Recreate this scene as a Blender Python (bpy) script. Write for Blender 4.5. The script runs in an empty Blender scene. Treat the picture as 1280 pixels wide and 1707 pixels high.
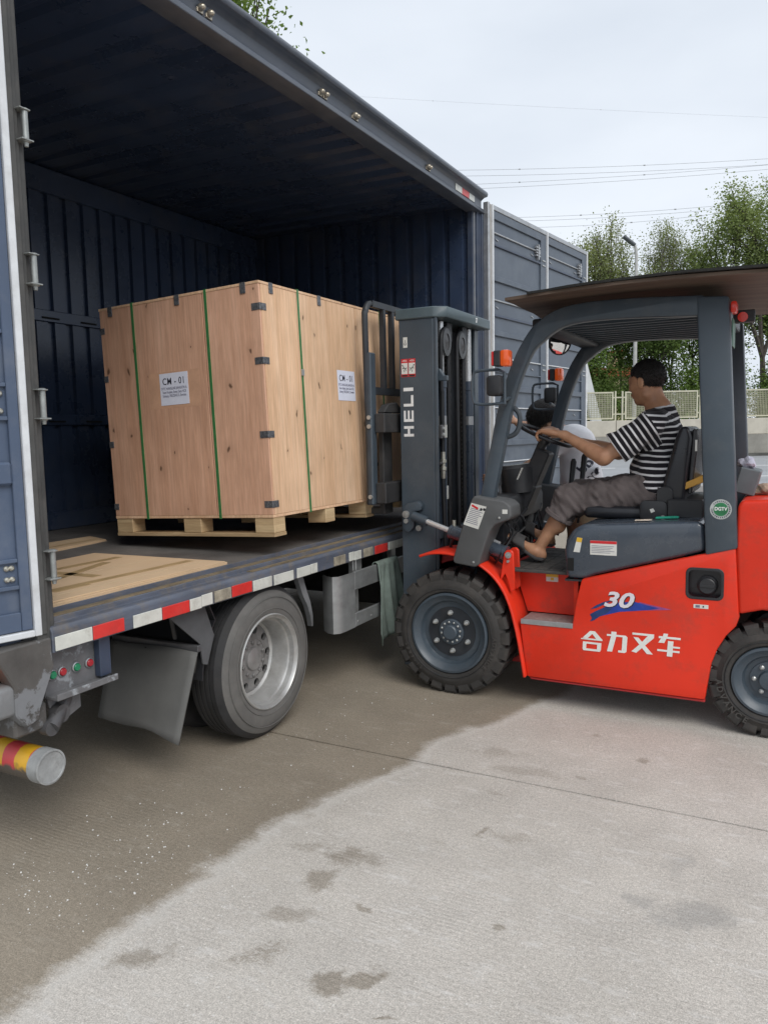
import bpy, bmesh, math, random
import numpy as np
from mathutils import Vector, Matrix
R = math.radians
scene = bpy.context.scene
col = scene.collection
random.seed(7)
rng = np.random.default_rng(11)

# ------------------------------------------------------------------ camera
YAW, PITCH, ROLL, FPX, CAMH = 28.0, 5.84, 1.15, 1290.0, 1.56
cam_d = bpy.data.cameras.new('camera')
cam = bpy.data.objects.new('camera', cam_d)
col.objects.link(cam)
scene.camera = cam
cam_d.sensor_fit = 'VERTICAL'
cam_d.sensor_height = 24.0
cam_d.lens = 24.0 * FPX / 1707.0
cam_d.clip_start = 0.05
cam_d.clip_end = 3000
cam.location = (0, 0, CAMH)
_y, _p, _r = R(YAW), R(PITCH), R(ROLL)
_fw = Vector((-math.sin(_y) * math.cos(_p), math.cos(_y) * math.cos(_p), -math.sin(_p)))
_rt = Vector((math.cos(_y), math.sin(_y), 0))
_up = _rt.cross(_fw)
_rt2 = _rt * math.cos(_r) - _up * math.sin(_r)
_up2 = _rt * math.sin(_r) + _up * math.cos(_r)
cam.rotation_euler = Matrix((_rt2, _up2, -_fw)).transposed().to_euler()

# ------------------------------------------------------------------ sky, sun, exposure
SUN_EL, SUN_AZ = 44.0, 127.0      # degrees; azimuth clockwise from +Y
world = bpy.data.worlds.new('World')
scene.world = world
world.use_nodes = True
wn, wl = world.node_tree.nodes, world.node_tree.links
wn.clear()
w_out = wn.new('ShaderNodeOutputWorld')
w_bg = wn.new('ShaderNodeBackground')
w_bg.inputs['Strength'].default_value = 0.1
w_sky = wn.new('ShaderNodeTexSky')
w_sky.sky_type = 'NISHITA'
w_sky.sun_disc = False
w_sky.sun_elevation = R(SUN_EL)
w_sky.sun_rotation = R(SUN_AZ)
w_sky.air_density = 1.0
w_sky.dust_density = 3.0
w_tc = wn.new('ShaderNodeTexCoord')
w_map = wn.new('ShaderNodeMapping')
w_map.inputs['Scale'].default_value = (1.0, 1.0, 2.6)
w_noise = wn.new('ShaderNodeTexNoise')
w_noise.inputs['Scale'].default_value = 1.9
w_noise.inputs['Detail'].default_value = 5
w_noise.inputs['Roughness'].default_value = 0.5
w_ramp = wn.new('ShaderNodeValToRGB')
w_ramp.color_ramp.elements[0].position = 0.33
w_ramp.color_ramp.elements[0].color = (5.75, 6.25, 6.95, 1)
w_ramp.color_ramp.elements[1].position = 0.66
w_ramp.color_ramp.elements[1].color = (6.9, 7.35, 7.95, 1)
w_mix = wn.new('ShaderNodeMixRGB')
w_mix.inputs['Fac'].default_value = 0.95
wl.new(w_tc.outputs['Generated'], w_map.inputs['Vector'])
wl.new(w_map.outputs['Vector'], w_noise.inputs['Vector'])
wl.new(w_noise.outputs['Fac'], w_ramp.inputs['Fac'])
wl.new(w_sky.outputs['Color'], w_mix.inputs['Color1'])
wl.new(w_ramp.outputs['Color'], w_mix.inputs['Color2'])
wl.new(w_mix.outputs['Color'], w_bg.inputs['Color'])
wl.new(w_bg.outputs['Background'], w_out.inputs['Surface'])

sun_d = bpy.data.lights.new('sun', 'SUN')
sun_d.energy = 1.5
sun_d.angle = R(34)
sun_d.color = (1.0, 0.97, 0.93)
sun = bpy.data.objects.new('sun', sun_d)
col.objects.link(sun)
_sd = Vector((math.sin(R(SUN_AZ)) * math.cos(R(SUN_EL)), math.cos(R(SUN_AZ)) * math.cos(R(SUN_EL)), math.sin(R(SUN_EL))))
sun.rotation_euler = (-_sd).to_track_quat('-Z', 'Y').to_euler()
sun.location = (3, -3, 12)

scene.view_settings.view_transform = 'Standard'
scene.view_settings.look = 'None'
scene.view_settings.gamma = 1
scene.view_settings.exposure = 0.40
scene.view_settings.use_curve_mapping = False
scene.render.engine = 'CYCLES'
scene.cycles.use_denoising = True
scene.cycles.max_bounces = 8
scene.cycles.transparent_max_bounces = 8

# ------------------------------------------------------------------ helpers
def S(r, g, b):
    f = lambda c: (c / 255 / 12.92) if c / 255 <= .04045 else ((c / 255 + .055) / 1.055) ** 2.4
    return (f(r), f(g), f(b))

OFF = {}
def tag(o, label=None, cat=None, group=None, kind=None):
    if label: o['label'] = label
    if cat: o['category'] = cat
    if group: o['group'] = group
    if kind: o['kind'] = kind
    return o

def thing(name, label, cat, loc=(0, 0, 0), group=None, local=False, rot=(0, 0, 0)):
    o = bpy.data.objects.new(name, None)
    o.empty_display_size = .2
    col.objects.link(o)
    o.location = loc
    o.rotation_euler = rot
    OFF[o.name] = (0, 0, 0) if local else tuple(loc)
    return tag(o, label, cat, group)

def link(name, me, parent=None):
    o = bpy.data.objects.new(name, me)
    col.objects.link(o)
    if parent is not None:
        o.parent = parent
        OFF[o.name] = OFF.get(parent.name, (0, 0, 0))
    else:
        OFF[o.name] = (0, 0, 0)
    return o

class MB:
    def __init__(s, T=None):
        s.v, s.f, s.T = [], [], T
    def add(s, vs, fs):
        n = len(s.v)
        s.v += [tuple(map(float, p)) for p in vs]
        s.f += [tuple(i + n for i in f) for f in fs]
        return s
    def box(s, x0, x1, y0, y1, z0, z1):
        return s.add([(x0, y0, z0), (x1, y0, z0), (x1, y1, z0), (x0, y1, z0), (x0, y0, z1), (x1, y0, z1), (x1, y1, z1), (x0, y1, z1)],
                     [(3, 2, 1, 0), (4, 5, 6, 7), (0, 1, 5, 4), (1, 2, 6, 5), (2, 3, 7, 6), (3, 0, 4, 7)])
    def obox(s, c, size, M=None):
        M = M or Matrix.Identity(3)
        c = Vector(c)
        vs = [c + M @ Vector((sx * size[0] / 2, sy * size[1] / 2, sz * size[2] / 2)) for sz in (-1, 1) for sx, sy in ((-1, -1), (1, -1), (1, 1), (-1, 1))]
        return s.add(vs, [(3, 2, 1, 0), (4, 5, 6, 7), (0, 1, 5, 4), (1, 2, 6, 5), (2, 3, 7, 6), (3, 0, 4, 7)])
    def prism(s, poly, ax, a0, a1):
        n = len(poly)
        def P(p, a):
            return {'x': (a, p[0], p[1]), 'y': (p[0], a, p[1]), 'z': (p[0], p[1], a)}[ax]
        vs = [P(p, a0) for p in poly] + [P(p, a1) for p in poly]
        fs = [tuple(range(n))[::-1], tuple(range(n, 2 * n))] + [(i, (i + 1) % n, n + (i + 1) % n, n + i) for i in range(n)]
        return s.add(vs, fs)
    def tube(s, path, r, n=10, closed=False, cap=True):
        P = [Vector(p) for p in path]
        m = len(P)
        rs = r if isinstance(r, (list, tuple)) else [r] * m
        vs, fs = [], []
        prev = None
        for i in range(m):
            if closed:
                t = P[(i + 1) % m] - P[i - 1]
            else:
                t = P[min(i + 1, m - 1)] - P[max(i - 1, 0)]
            t.normalize()
            if prev is None:
                a = t.orthogonal().normalized()
            else:
                a = prev - t * prev.dot(t)
                a = a.normalized() if a.length > 1e-6 else t.orthogonal().normalized()
            prev = a
            b = t.cross(a)
            for k in range(n):
                an = 2 * math.pi * k / n
                vs.append(P[i] + (a * math.cos(an) + b * math.sin(an)) * rs[i])
        for i in range(m if closed else m - 1):
            j = (i + 1) % m
            for k in range(n):
                fs.append((i * n + k, i * n + (k + 1) % n, j * n + (k + 1) % n, j * n + k))
        if cap and not closed:
            fs.append(tuple(range(n))[::-1])
            fs.append(tuple(range((m - 1) * n, m * n)))
        return s.add(vs, fs)
    def lathe(s, prof, c, ax='x', n=32, cap=True, closed=False):
        A = {'x': (Vector((1, 0, 0)), Vector((0, 1, 0)), Vector((0, 0, 1))), 'y': (Vector((0, 1, 0)), Vector((0, 0, 1)), Vector((1, 0, 0))), 'z': (Vector((0, 0, 1)), Vector((1, 0, 0)), Vector((0, 1, 0)))}
        if isinstance(ax, str):
            t, a, b = A[ax]
        else:
            t = Vector(ax).normalized(); a = t.orthogonal().normalized(); b = t.cross(a)
        c = Vector(c)
        vs = []
        for r, h in prof:
            for k in range(n):
                an = 2 * math.pi * k / n
                vs.append(c + t * h + (a * math.cos(an) + b * math.sin(an)) * r)
        m = len(prof)
        fs = []
        for i in range(m if closed else m - 1):
            j = (i + 1) % m
            for k in range(n):
                fs.append((i * n + k, i * n + (k + 1) % n, j * n + (k + 1) % n, j * n + k))
        if cap and not closed:
            if prof[0][0] > 1e-5: fs.append(tuple(range(n))[::-1])
            if prof[-1][0] > 1e-5: fs.append(tuple(range((m - 1) * n, m * n)))
        return s.add(vs, fs)
    def ell(s, c, r, M=None, nu=16, nv=10):
        M = M or Matrix.Identity(3)
        c = Vector(c)
        vs = [c + M @ Vector((0, 0, -r[2]))]
        for i in range(1, nv):
            th = math.pi * i / nv
            for k in range(nu):
                an = 2 * math.pi * k / nu
                vs.append(c + M @ Vector((r[0] * math.sin(th) * math.cos(an), r[1] * math.sin(th) * math.sin(an), -r[2] * math.cos(th))))
        vs.append(c + M @ Vector((0, 0, r[2])))
        fs = [(0, 1 + (k + 1) % nu, 1 + k) for k in range(nu)]
        for i in range(nv - 2):
            for k in range(nu):
                fs.append((1 + i * nu + k, 1 + i * nu + (k + 1) % nu, 1 + (i + 1) * nu + (k + 1) % nu, 1 + (i + 1) * nu + k))
        L = len(vs) - 1
        b = 1 + (nv - 2) * nu
        fs += [(b + k, b + (k + 1) % nu, L) for k in range(nu)]
        return s.add(vs, fs)
    def grid(s, G):            # G: array [m][n] of points
        m, n = len(G), len(G[0])
        return s.add([p for row in G for p in row], [(i * n + k, i * n + k + 1, (i + 1) * n + k + 1, (i + 1) * n + k) for i in range(m - 1) for k in range(n - 1)])
    def mesh(s, name, off=(0, 0, 0), bevel=0, seg=1, smooth=35, recalc=True):
        vs = s.v
        if s.T is not None:
            vs = [tuple(s.T @ Vector(p)) for p in vs]
        vs = [(p[0] - off[0], p[1] - off[1], p[2] - off[2]) for p in vs]
        me = bpy.data.meshes.new(name)
        me.from_pydata(vs, [], s.f)
        if recalc or bevel:
            bm = bmesh.new()
            bm.from_mesh(me)
            if recalc: bmesh.ops.recalc_face_normals(bm, faces=bm.faces)
            if bevel:
                es = [e for e in bm.edges if len(e.link_faces) == 2 and e.calc_face_angle(0) > R(28)]
                bmesh.ops.bevel(bm, geom=es, offset=bevel, segments=seg, affect='EDGES', clamp_overlap=True, profile=0.5)
            bm.to_mesh(me)
            bm.free()
        if smooth:
            me.polygons.foreach_set('use_smooth', [True] * len(me.polygons))
            me.set_sharp_from_angle(angle=R(smooth))
        return me
    def build(s, name, m, parent=None, bevel=0, seg=1, smooth=35, recalc=True, label=None):
        off = OFF.get(parent.name, (0, 0, 0)) if parent is not None else (0, 0, 0)
        me = s.mesh(name, off, bevel, seg, smooth, recalc)
        me.materials.append(m)
        o = link(name, me, parent)
        if label: o['label'] = label
        return o

def ribbon(path, w):
    """closed outline of a bar of width w (number or list) along a 2-D path"""
    P = [Vector((p[0], p[1])) for p in path]
    n = len(P)
    ws = w if isinstance(w, (list, tuple)) else [w] * n
    a, b = [], []
    for i in range(n):
        t = (P[min(i + 1, n - 1)] - P[max(i - 1, 0)]).normalized()
        q = Vector((-t.y, t.x))
        a.append(tuple(P[i] + q * ws[i] / 2)); b.append(tuple(P[i] - q * ws[i] / 2))
    return a + b[::-1]

def smooth_path(pts, n=6):
    P = [Vector(p) for p in pts]
    out = []
    for i in range(len(P) - 1):
        p0, p1, p2, p3 = P[max(i - 1, 0)], P[i], P[i + 1], P[min(i + 2, len(P) - 1)]
        for k in range(n):
            t = k / n
            out.append(0.5 * ((2 * p1) + (p2 - p0) * t + (2 * p0 - 5 * p1 + 4 * p2 - p3) * t * t + (3 * p1 - p0 - 3 * p2 + p3) * t ** 3))
    out.append(P[-1])
    return out

def rrect(x0, x1, y0, y1, r, n=4):
    out = []
    for cx, cy, a0 in ((x1 - r, y1 - r, 0), (x0 + r, y1 - r, 90), (x0 + r, y0 + r, 180), (x1 - r, y0 + r, 270)):
        for k in range(n + 1):
            a = R(a0 + 90 * k / n)
            out.append((cx + r * math.cos(a), cy + r * math.sin(a)))
    return out

def cut(o, cutter):
    """subtract a builder's volume from an object (world coordinates of o's parent)"""
    me = cutter.mesh('cutter', OFF.get(o.name, (0, 0, 0)), smooth=0)
    c = bpy.data.objects.new('cutter', me)
    col.objects.link(c)
    c.parent = o.parent
    md = o.modifiers.new('b', 'BOOLEAN')
    md.object = c
    md.operation = 'DIFFERENCE'
    md.solver = 'EXACT'
    bpy.context.view_layer.update()
    dg = bpy.context.evaluated_depsgraph_get()
    new = bpy.data.meshes.new_from_object(o.evaluated_get(dg))
    o.modifiers.clear()
    o.data = new
    bpy.data.objects.remove(c)
    return o

FACE = {'-y': ((1, 0, 0), (0, 0, 1), (0, -1, 0)), '+x': ((0, 1, 0), (0, 0, 1), (1, 0, 0)), '+z': ((1, 0, 0), (0, 1, 0), (0, 0, 1))}
def text(name, s, size, m, parent, loc, face='-y', bold=0.0, shear=0.0, ext=0.0006, sx=1.0, align='CENTER', rot=0.0, space=1.0, frame=None):
    cu = bpy.data.curves.new(name, 'FONT')
    cu.body = s
    cu.size = size
    cu.offset = bold * size
    cu.shear = shear
    cu.extrude = ext
    cu.align_x = align
    cu.align_y = 'CENTER'
    cu.space_character = space
    cu.resolution_u = 3
    t = bpy.data.objects.new(name, cu)
    col.objects.link(t)
    bpy.context.view_layer.update()
    dg = bpy.context.evaluated_depsgraph_get()
    me = bpy.data.meshes.new_from_object(t.evaluated_get(dg))
    bpy.data.objects.remove(t)
    bpy.data.curves.remove(cu)
    X, Y, Z = [Vector(q) for q in (frame or FACE[face])]
    off = Vector(OFF.get(parent.name, (0, 0, 0)))
    ca, sa = math.cos(rot), math.sin(rot)
    for v in me.vertices:
        p = v.co
        x, y = p.x * sx, p.y
        x, y = x * ca - y * sa, x * sa + y * ca
        v.co = Vector(loc) - off + X * x + Y * y + Z * p.z
    me.materials.clear()
    me.materials.append(m)
    return link(name, me, parent)

# ------------------------------------------------------------------ materials
MATS = {}
def nn(nt, t, **kw):
    n = nt.nodes.new(t)
    for k, v in kw.items():
        n.inputs[k.replace('_', ' ')].default_value = v
    return n
def ramp(nt, a, b, ca=(0, 0, 0, 1), cb=(1, 1, 1, 1)):
    r = nt.nodes.new('ShaderNodeValToRGB')
    e = r.color_ramp.elements
    e[0].position, e[0].color = a, ca
    e[1].position, e[1].color = b, cb
    return r
def mixc(nt, fac, a, b, mode='MIX'):
    m = nt.nodes.new('ShaderNodeMixRGB')
    m.blend_type = mode
    for i, q in enumerate((fac, a, b)):
        if hasattr(q, 'is_output') or isinstance(q, bpy.types.NodeSocket):
            nt.links.new(q, m.inputs[i])
        else:
            m.inputs[i].default_value = q if i == 0 or len(q) == 4 else (*q, 1)
    return m.outputs[0]
def mth(nt, op, a, b=0.0, c=0.0, clamp=False):
    m = nt.nodes.new('ShaderNodeMath')
    m.operation = op
    m.use_clamp = clamp
    for i, q in enumerate((a, b, c)):
        if isinstance(q, bpy.types.NodeSocket): nt.links.new(q, m.inputs[i])
        else: m.inputs[i].default_value = q
    return m.outputs[0]
def base_mat(key):
    m = bpy.data.materials.new(key)
    m.use_nodes = True
    MATS[key] = m
    nt = m.node_tree
    return m, nt, nt.nodes['Principled BSDF']
def mat(key, c, rough=.5, metal=0., var=.12, scale=6., bump=0., bs=60., dirt=0., dcol=(.10, .085, .07), dscale=2.5, dlo=.48, dhi=.72, coat=0., spec=.5, emis=None, stretch=None, rv=.12, scratch=0.):
    if key in MATS: return MATS[key]
    m, nt, b = base_mat(key)
    L = nt.links
    tc = nt.nodes.new('ShaderNodeTexCoord')
    vec = tc.outputs['Object']
    if stretch:
        mp = nt.nodes.new('ShaderNodeMapping')
        mp.inputs['Scale'].default_value = stretch
        L.new(vec, mp.inputs['Vector'])
        vec = mp.outputs['Vector']
    n1 = nn(nt, 'ShaderNodeTexNoise', Scale=scale, Detail=6., Roughness=.62)
    L.new(vec, n1.inputs['Vector'])
    r1 = ramp(nt, .3, .7)
    L.new(n1.outputs['Fac'], r1.inputs['Fac'])
    cc = mixc(nt, r1.outputs['Color'], tuple(q * (1 - var) for q in c), tuple(min(1, q * (1 + var)) for q in c))
    rr = mth(nt, 'MULTIPLY_ADD', r1.outputs['Color'], rv, rough - rv / 2)
    if dirt:
        n2 = nn(nt, 'ShaderNodeTexNoise', Scale=dscale, Detail=9., Roughness=.7)
        L.new(tc.outputs['Object'], n2.inputs['Vector'])
        r2 = ramp(nt, dlo, dhi)
        L.new(n2.outputs['Fac'], r2.inputs['Fac'])
        f = mth(nt, 'MULTIPLY', r2.outputs['Color'], dirt)
        cc = mixc(nt, f, cc, dcol)
        rr = mth(nt, 'MULTIPLY_ADD', f, .3, rr, clamp=True)
    if scratch:
        for sc_ in ((14., 2., 1.2), (1.2, 2., 16.)):
            ms = nt.nodes.new('ShaderNodeMapping'); ms.inputs['Scale'].default_value = sc_
            L.new(tc.outputs['Object'], ms.inputs['Vector'])
            n4 = nn(nt, 'ShaderNodeTexNoise', Scale=5., Detail=8., Roughness=.7, Distortion=.4)
            L.new(ms.outputs[0], n4.inputs['Vector'])
            r4 = ramp(nt, .655, .70); L.new(n4.outputs['Fac'], r4.inputs['Fac'])
            f4 = mth(nt, 'MULTIPLY', r4.outputs['Color'], scratch)
            cc = mixc(nt, f4, cc, tuple(min(1, q * 1.5 + .10) for q in c))
            rr = mth(nt, 'MULTIPLY_ADD', f4, .4, rr, clamp=True)
    L.new(cc, b.inputs['Base Color'])
    L.new(rr, b.inputs['Roughness'])
    b.inputs['Metallic'].default_value = metal
    b.inputs['Specular IOR Level'].default_value = spec
    b.inputs['Coat Weight'].default_value = coat
    b.inputs['Coat Roughness'].default_value = .12
    if emis:
        b.inputs['Emission Color'].default_value = (*emis[0], 1)
        b.inputs['Emission Strength'].default_value = emis[1]
    if bump:
        n3 = nn(nt, 'ShaderNodeTexNoise', Scale=bs, Detail=5.)
        L.new(vec, n3.inputs['Vector'])
        bp = nt.nodes.new('ShaderNodeBump')
        bp.inputs['Strength'].default_value = bump
        bp.inputs['Distance'].default_value = .01
        L.new(n3.outputs['Fac'], bp.inputs['Height'])
        L.new(bp.outputs['Normal'], b.inputs['Normal'])
    return m

navy = mat('truck_navy', (.040, .056, .092), rough=.36, var=.18, scale=3, scratch=.3, dirt=.45, dcol=(.10, .10, .105), dscale=3.5, bump=.05, bs=9)
navy_in = mat('truck_inner_navy', (.032, .049, .090), rough=.28, var=.25, scale=2, dirt=.5, dcol=(.105, .108, .115), dscale=3, dlo=.5, dhi=.8, bump=.10, bs=6, scratch=.35)
door_blue = mat('door_paint', (.070, .098, .155), rough=.38, var=.10, scale=3, dirt=.40, dcol=(.22, .23, .25), dscale=5, dlo=.5, dhi=.85, bump=.04, bs=10)
door_grey = mat('door_weathered', (.075, .095, .125), rough=.40, var=.2, scale=4, scratch=.35, dirt=.6, dcol=(.17, .19, .21), dscale=4, bump=.05, bs=12)
trim_white = mat('trim_white', (.62, .64, .66), rough=.4, var=.08, scale=12, dirt=.35, dcol=(.3, .29, .27), dscale=9)
trim_grey = mat('trim_aluminium', (.42, .43, .44), rough=.35, metal=.7, var=.15, scale=14, dirt=.4, dcol=(.2, .19, .17), dscale=8)
rubber_seal = mat('rubber_seal', (.055, .055, .053), rough=.65, var=.3, scale=9, dirt=.4, dcol=(.14, .13, .12), dscale=7)
steel = mat('galvanised', (.50, .51, .50), rough=.42, metal=.75, var=.15, scale=20, dirt=.35, dcol=(.22, .21, .19), dscale=14)
steel_d = mat('dark_steel', (.10, .10, .105), rough=.55, metal=.4, var=.25, scale=12, dirt=.5, dcol=(.08, .065, .05), dscale=8)
underbody = mat('underbody', (.012, .012, .013), rough=.75, var=.35, scale=6, dirt=.5, dcol=(.026, .024, .022), dscale=5)
frame_gry = mat('bracket_paint', (.135, .135, .14), rough=.6, var=.25, scale=8, dirt=.8, dcol=(.32, .34, .36), dscale=9, dlo=.55, dhi=.6, bump=.15, bs=40)
frame_brn = mat('bracket_worn', (.085, .08, .075), rough=.65, var=.3, scale=6, dirt=.75, dcol=(.22, .23, .245), dscale=6.5, dlo=.53, dhi=.57, bump=.2, bs=30)
sill_m = mat('sill_worn', (.085, .098, .13), rough=.55, var=.25, scale=6, dirt=.6, dcol=(.17, .14, .105), dscale=9, dlo=.47, dhi=.66, bump=.25, bs=35, stretch=(3, .6, 3))
sill_b = mat('sill_brown', (.20, .155, .095), rough=.7, var=.35, scale=9, dirt=.7, dcol=(.05, .045, .04), dscale=6, bump=.35, bs=40, stretch=(3, .4, 3))
bed_m = mat('bed_steel', (.145, .137, .128), rough=.55, var=.28, scale=3.5, dirt=.6, dcol=(.055, .05, .048), dscale=2.2, dlo=.4, dhi=.7, bump=.4, bs=70)
refl_w = mat('reflector_white', (.60, .61, .56), rough=.35, var=.10, scale=18, dirt=.55, dcol=(.33, .31, .26), dscale=16, dlo=.52, dhi=.7, coat=.3)
refl_r = mat('reflector_red', (.62, .035, .03), rough=.33, var=.12, scale=18, dirt=.35, dcol=(.25, .06, .05), dscale=16, coat=.3)
refl_o = mat('reflector_worn', (.30, .27, .21), rough=.6, var=.4, scale=20, dirt=.7, dcol=(.12, .10, .08), dscale=18)
tyre_m = mat('tyre_rubber', (.115, .112, .106), rough=.78, var=.18, scale=7, dirt=.5, dcol=(.19, .18, .165), dscale=5, bump=.12, bs=60)
tyre_d = mat('tyre_tread', (.024, .024, .025), rough=.8, var=.3, scale=12, dirt=.5, dcol=(.06, .055, .05), dscale=9, bump=.15, bs=60)
rim_m = mat('rim_silver', (.48, .48, .47), rough=.38, metal=.55, var=.15, scale=9, dirt=.5, dcol=(.22, .20, .17), dscale=7)
hole_shade = mat('cavity_shade', (.006, .006, .006), rough=.9, var=.1)  # near-black: the shade inside openings is put into the colour
flap_m = mat('mud_flap', (.105, .105, .10), rough=.75, var=.16, scale=5, dirt=.4, dcol=(.11, .105, .10), dscale=4, bump=.05, bs=25)
plastic_b = mat('black_plastic', (.020, .021, .024), rough=.45, var=.25, scale=10, dirt=.3, dcol=(.06, .058, .055), dscale=7)
plastic_s = mat('black_satin', (.016, .017, .021), rough=.30, var=.2, scale=10, dirt=.2, dcol=(.05, .05, .05), dscale=8)
btn_r = mat('button_red', (.38, .02, .03), rough=.35)
btn_g = mat('button_green', (.015, .22, .10), rough=.35)
paper = mat('label_paper', (.68, .70, .80), rough=.6, var=.04, scale=25)
ink = mat('print_ink', (.025, .025, .045), rough=.6, var=.1)
ink_g = mat('print_grey', (.16, .16, .22), rough=.6, var=.1)
strap_m = mat('green_strap', (.040, .17, .055), rough=.4, var=.2, scale=20)
clip_m = mat('crate_clip', (.16, .165, .175), rough=.5, metal=.5, var=.35, scale=60, dirt=.6, dcol=(.04, .04, .045), dscale=90, dlo=.45, dhi=.6)
white_m = mat('white_paint', (.78, .78, .77), rough=.5, var=.05, scale=12, dirt=.25, dcol=(.45, .44, .42), dscale=20)
heli_grey = mat('forklift_grey', (.052, .070, .088), rough=.42, var=.12, scale=4, dirt=.45, dcol=(.12, .125, .13), dscale=5, dlo=.5, dhi=.78, coat=.08, scratch=.25, bump=.03, bs=12)
heli_dark = mat('forklift_dark', (.022, .026, .032), rough=.5, var=.25, scale=9, dirt=.35, dcol=(.06, .055, .05), dscale=8)
cover_g = mat('plastic_cover_grey', (.085, .088, .09), rough=.6, var=.12, scale=8, dirt=.25, dcol=(.14, .14, .14), dscale=6, bump=.06, bs=160)
hood_m = mat('hood_grey', (.048, .062, .082), rough=.26, var=.10, scale=4, dirt=.3, dcol=(.12, .125, .13), dscale=7, coat=.45, scratch=.2)
red_m = mat('forklift_red', (.70, .034, .012), rough=.40, var=.08, scale=3, dirt=.6, dcol=(.36, .055, .035), dscale=7, dlo=.5, dhi=.72, coat=.06, spec=.35, bump=.03, bs=14, scratch=.24)
red_d = mat('frame_red', (.42, .022, .022), rough=.5, var=.2, scale=8, dirt=.5, dcol=(.12, .03, .025), dscale=7)
chrome = mat('chrome_rod', (.72, .73, .74), rough=.25, metal=.55, var=.05)
zinc = mat('zinc_fitting', (.55, .53, .46), rough=.35, metal=.8, var=.2, scale=40)
# ---- special materials
def plywood(key, c1, c2, knots=True, axis=(9, 9, .55)):
    m, nt, b = base_mat(key)
    L = nt.links
    tc = nt.nodes.new('ShaderNodeTexCoord')
    oi = nt.nodes.new('ShaderNodeObjectInfo')
    ad = nt.nodes.new('ShaderNodeVectorMath'); ad.operation = 'ADD'
    cb = nt.nodes.new('ShaderNodeCombineXYZ')
    rnd = mth(nt, 'MULTIPLY', oi.outputs['Random'], 37.)
    for i in range(3): L.new(rnd, cb.inputs[i])
    L.new(tc.outputs['Object'], ad.inputs[0]); L.new(cb.outputs[0], ad.inputs[1])
    mp = nt.nodes.new('ShaderNodeMapping'); mp.inputs['Scale'].default_value = axis
    L.new(ad.outputs[0], mp.inputs['Vector'])
    n1 = nn(nt, 'ShaderNodeTexNoise', Scale=1.2, Detail=7., Roughness=.6, Distortion=.6)
    L.new(mp.outputs[0], n1.inputs['Vector'])
    r1 = ramp(nt, .3, .72)
    L.new(n1.outputs['Fac'], r1.inputs['Fac'])
    cc = mixc(nt, r1.outputs['Color'], c1, c2)
    n2 = nn(nt, 'ShaderNodeTexNoise', Scale=9., Detail=6., Roughness=.7)
    L.new(mp.outputs[0], n2.inputs['Vector'])
    r2 = ramp(nt, .35, .7, (.80, .78, .76, 1), (1.08, 1.08, 1.08, 1))
    L.new(n2.outputs['Fac'], r2.inputs['Fac'])
    cc = mixc(nt, 1., cc, r2.outputs['Color'], 'MULTIPLY')
    n3 = nn(nt, 'ShaderNodeTexNoise', Scale=2.2, Detail=3.)
    L.new(ad.outputs[0], n3.inputs['Vector'])
    r3 = ramp(nt, .3, .7, (.88, .86, .84, 1), (1.06, 1.05, 1.04, 1))
    L.new(n3.outputs['Fac'], r3.inputs['Fac'])
    cc = mixc(nt, 1., cc, r3.outputs['Color'], 'MULTIPLY')
    bv = mth(nt, 'MULTIPLY_ADD', oi.outputs['Random'], .16, .92)
    cb2 = nt.nodes.new('ShaderNodeCombineColor')
    for i in range(3): L.new(bv, cb2.inputs[i])
    cc = mixc(nt, 1., cc, cb2.outputs[0], 'MULTIPLY')
    if knots:
        sp0 = nt.nodes.new('ShaderNodeSeparateXYZ'); L.new(ad.outputs[0], sp0.inputs[0])
        m2 = nt.nodes.new('ShaderNodeCombineXYZ')
        L.new(mth(nt, 'ADD', sp0.outputs[0], sp0.outputs[1]), m2.inputs[0]); L.new(mth(nt, 'MULTIPLY', sp0.outputs[2], .55), m2.inputs[1])
        n4 = nn(nt, 'ShaderNodeTexNoise', Scale=14., Detail=2.)
        L.new(ad.outputs[0], n4.inputs['Vector'])
        wv = nt.nodes.new('ShaderNodeVectorMath'); wv.operation = 'MULTIPLY_ADD'
        L.new(n4.outputs['Color'], wv.inputs[0]); wv.inputs[1].default_value = (.05, .05, .05); L.new(m2.outputs[0], wv.inputs[2])
        vo = nt.nodes.new('ShaderNodeTexVoronoi'); vo.voronoi_dimensions = '2D'; vo.inputs['Scale'].default_value = 6.0
        L.new(wv.outputs[0], vo.inputs['Vector'])
        sp = nt.nodes.new('ShaderNodeSeparateColor')
        L.new(vo.outputs['Color'], sp.inputs[0])
        big = mth(nt, 'MULTIPLY_ADD', sp.outputs[1], .045, .032)
        k = mth(nt, 'SUBTRACT', 1., mth(nt, 'DIVIDE', vo.outputs['Distance'], big), clamp=True)
        gate = mth(nt, 'GREATER_THAN', sp.outputs[0], .45)
        k = mth(nt, 'MULTIPLY', mth(nt, 'MULTIPLY', k, 1.7, clamp=True), gate)
        halo = mth(nt, 'SUBTRACT', 1., mth(nt, 'DIVIDE', vo.outputs['Distance'], mth(nt, 'MULTIPLY', big, 4.)), clamp=True)
        halo = mth(nt, 'MULTIPLY', mth(nt, 'MULTIPLY', halo, gate), .45)
        cc = mixc(nt, halo, cc, tuple(q * .62 for q in c1))
        cc = mixc(nt, mth(nt, 'MULTIPLY', k, .85), cc, (.085, .045, .025))
    L.new(cc, b.inputs['Base Color'])
    b.inputs['Roughness'].default_value = .62
    b.inputs['Specular IOR Level'].default_value = .3
    bp = nt.nodes.new('ShaderNodeBump'); bp.inputs['Strength'].default_value = .12; bp.inputs['Distance'].default_value = .004
    L.new(n2.outputs['Fac'], bp.inputs['Height']); L.new(bp.outputs[0], b.inputs['Normal'])
    return m
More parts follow.
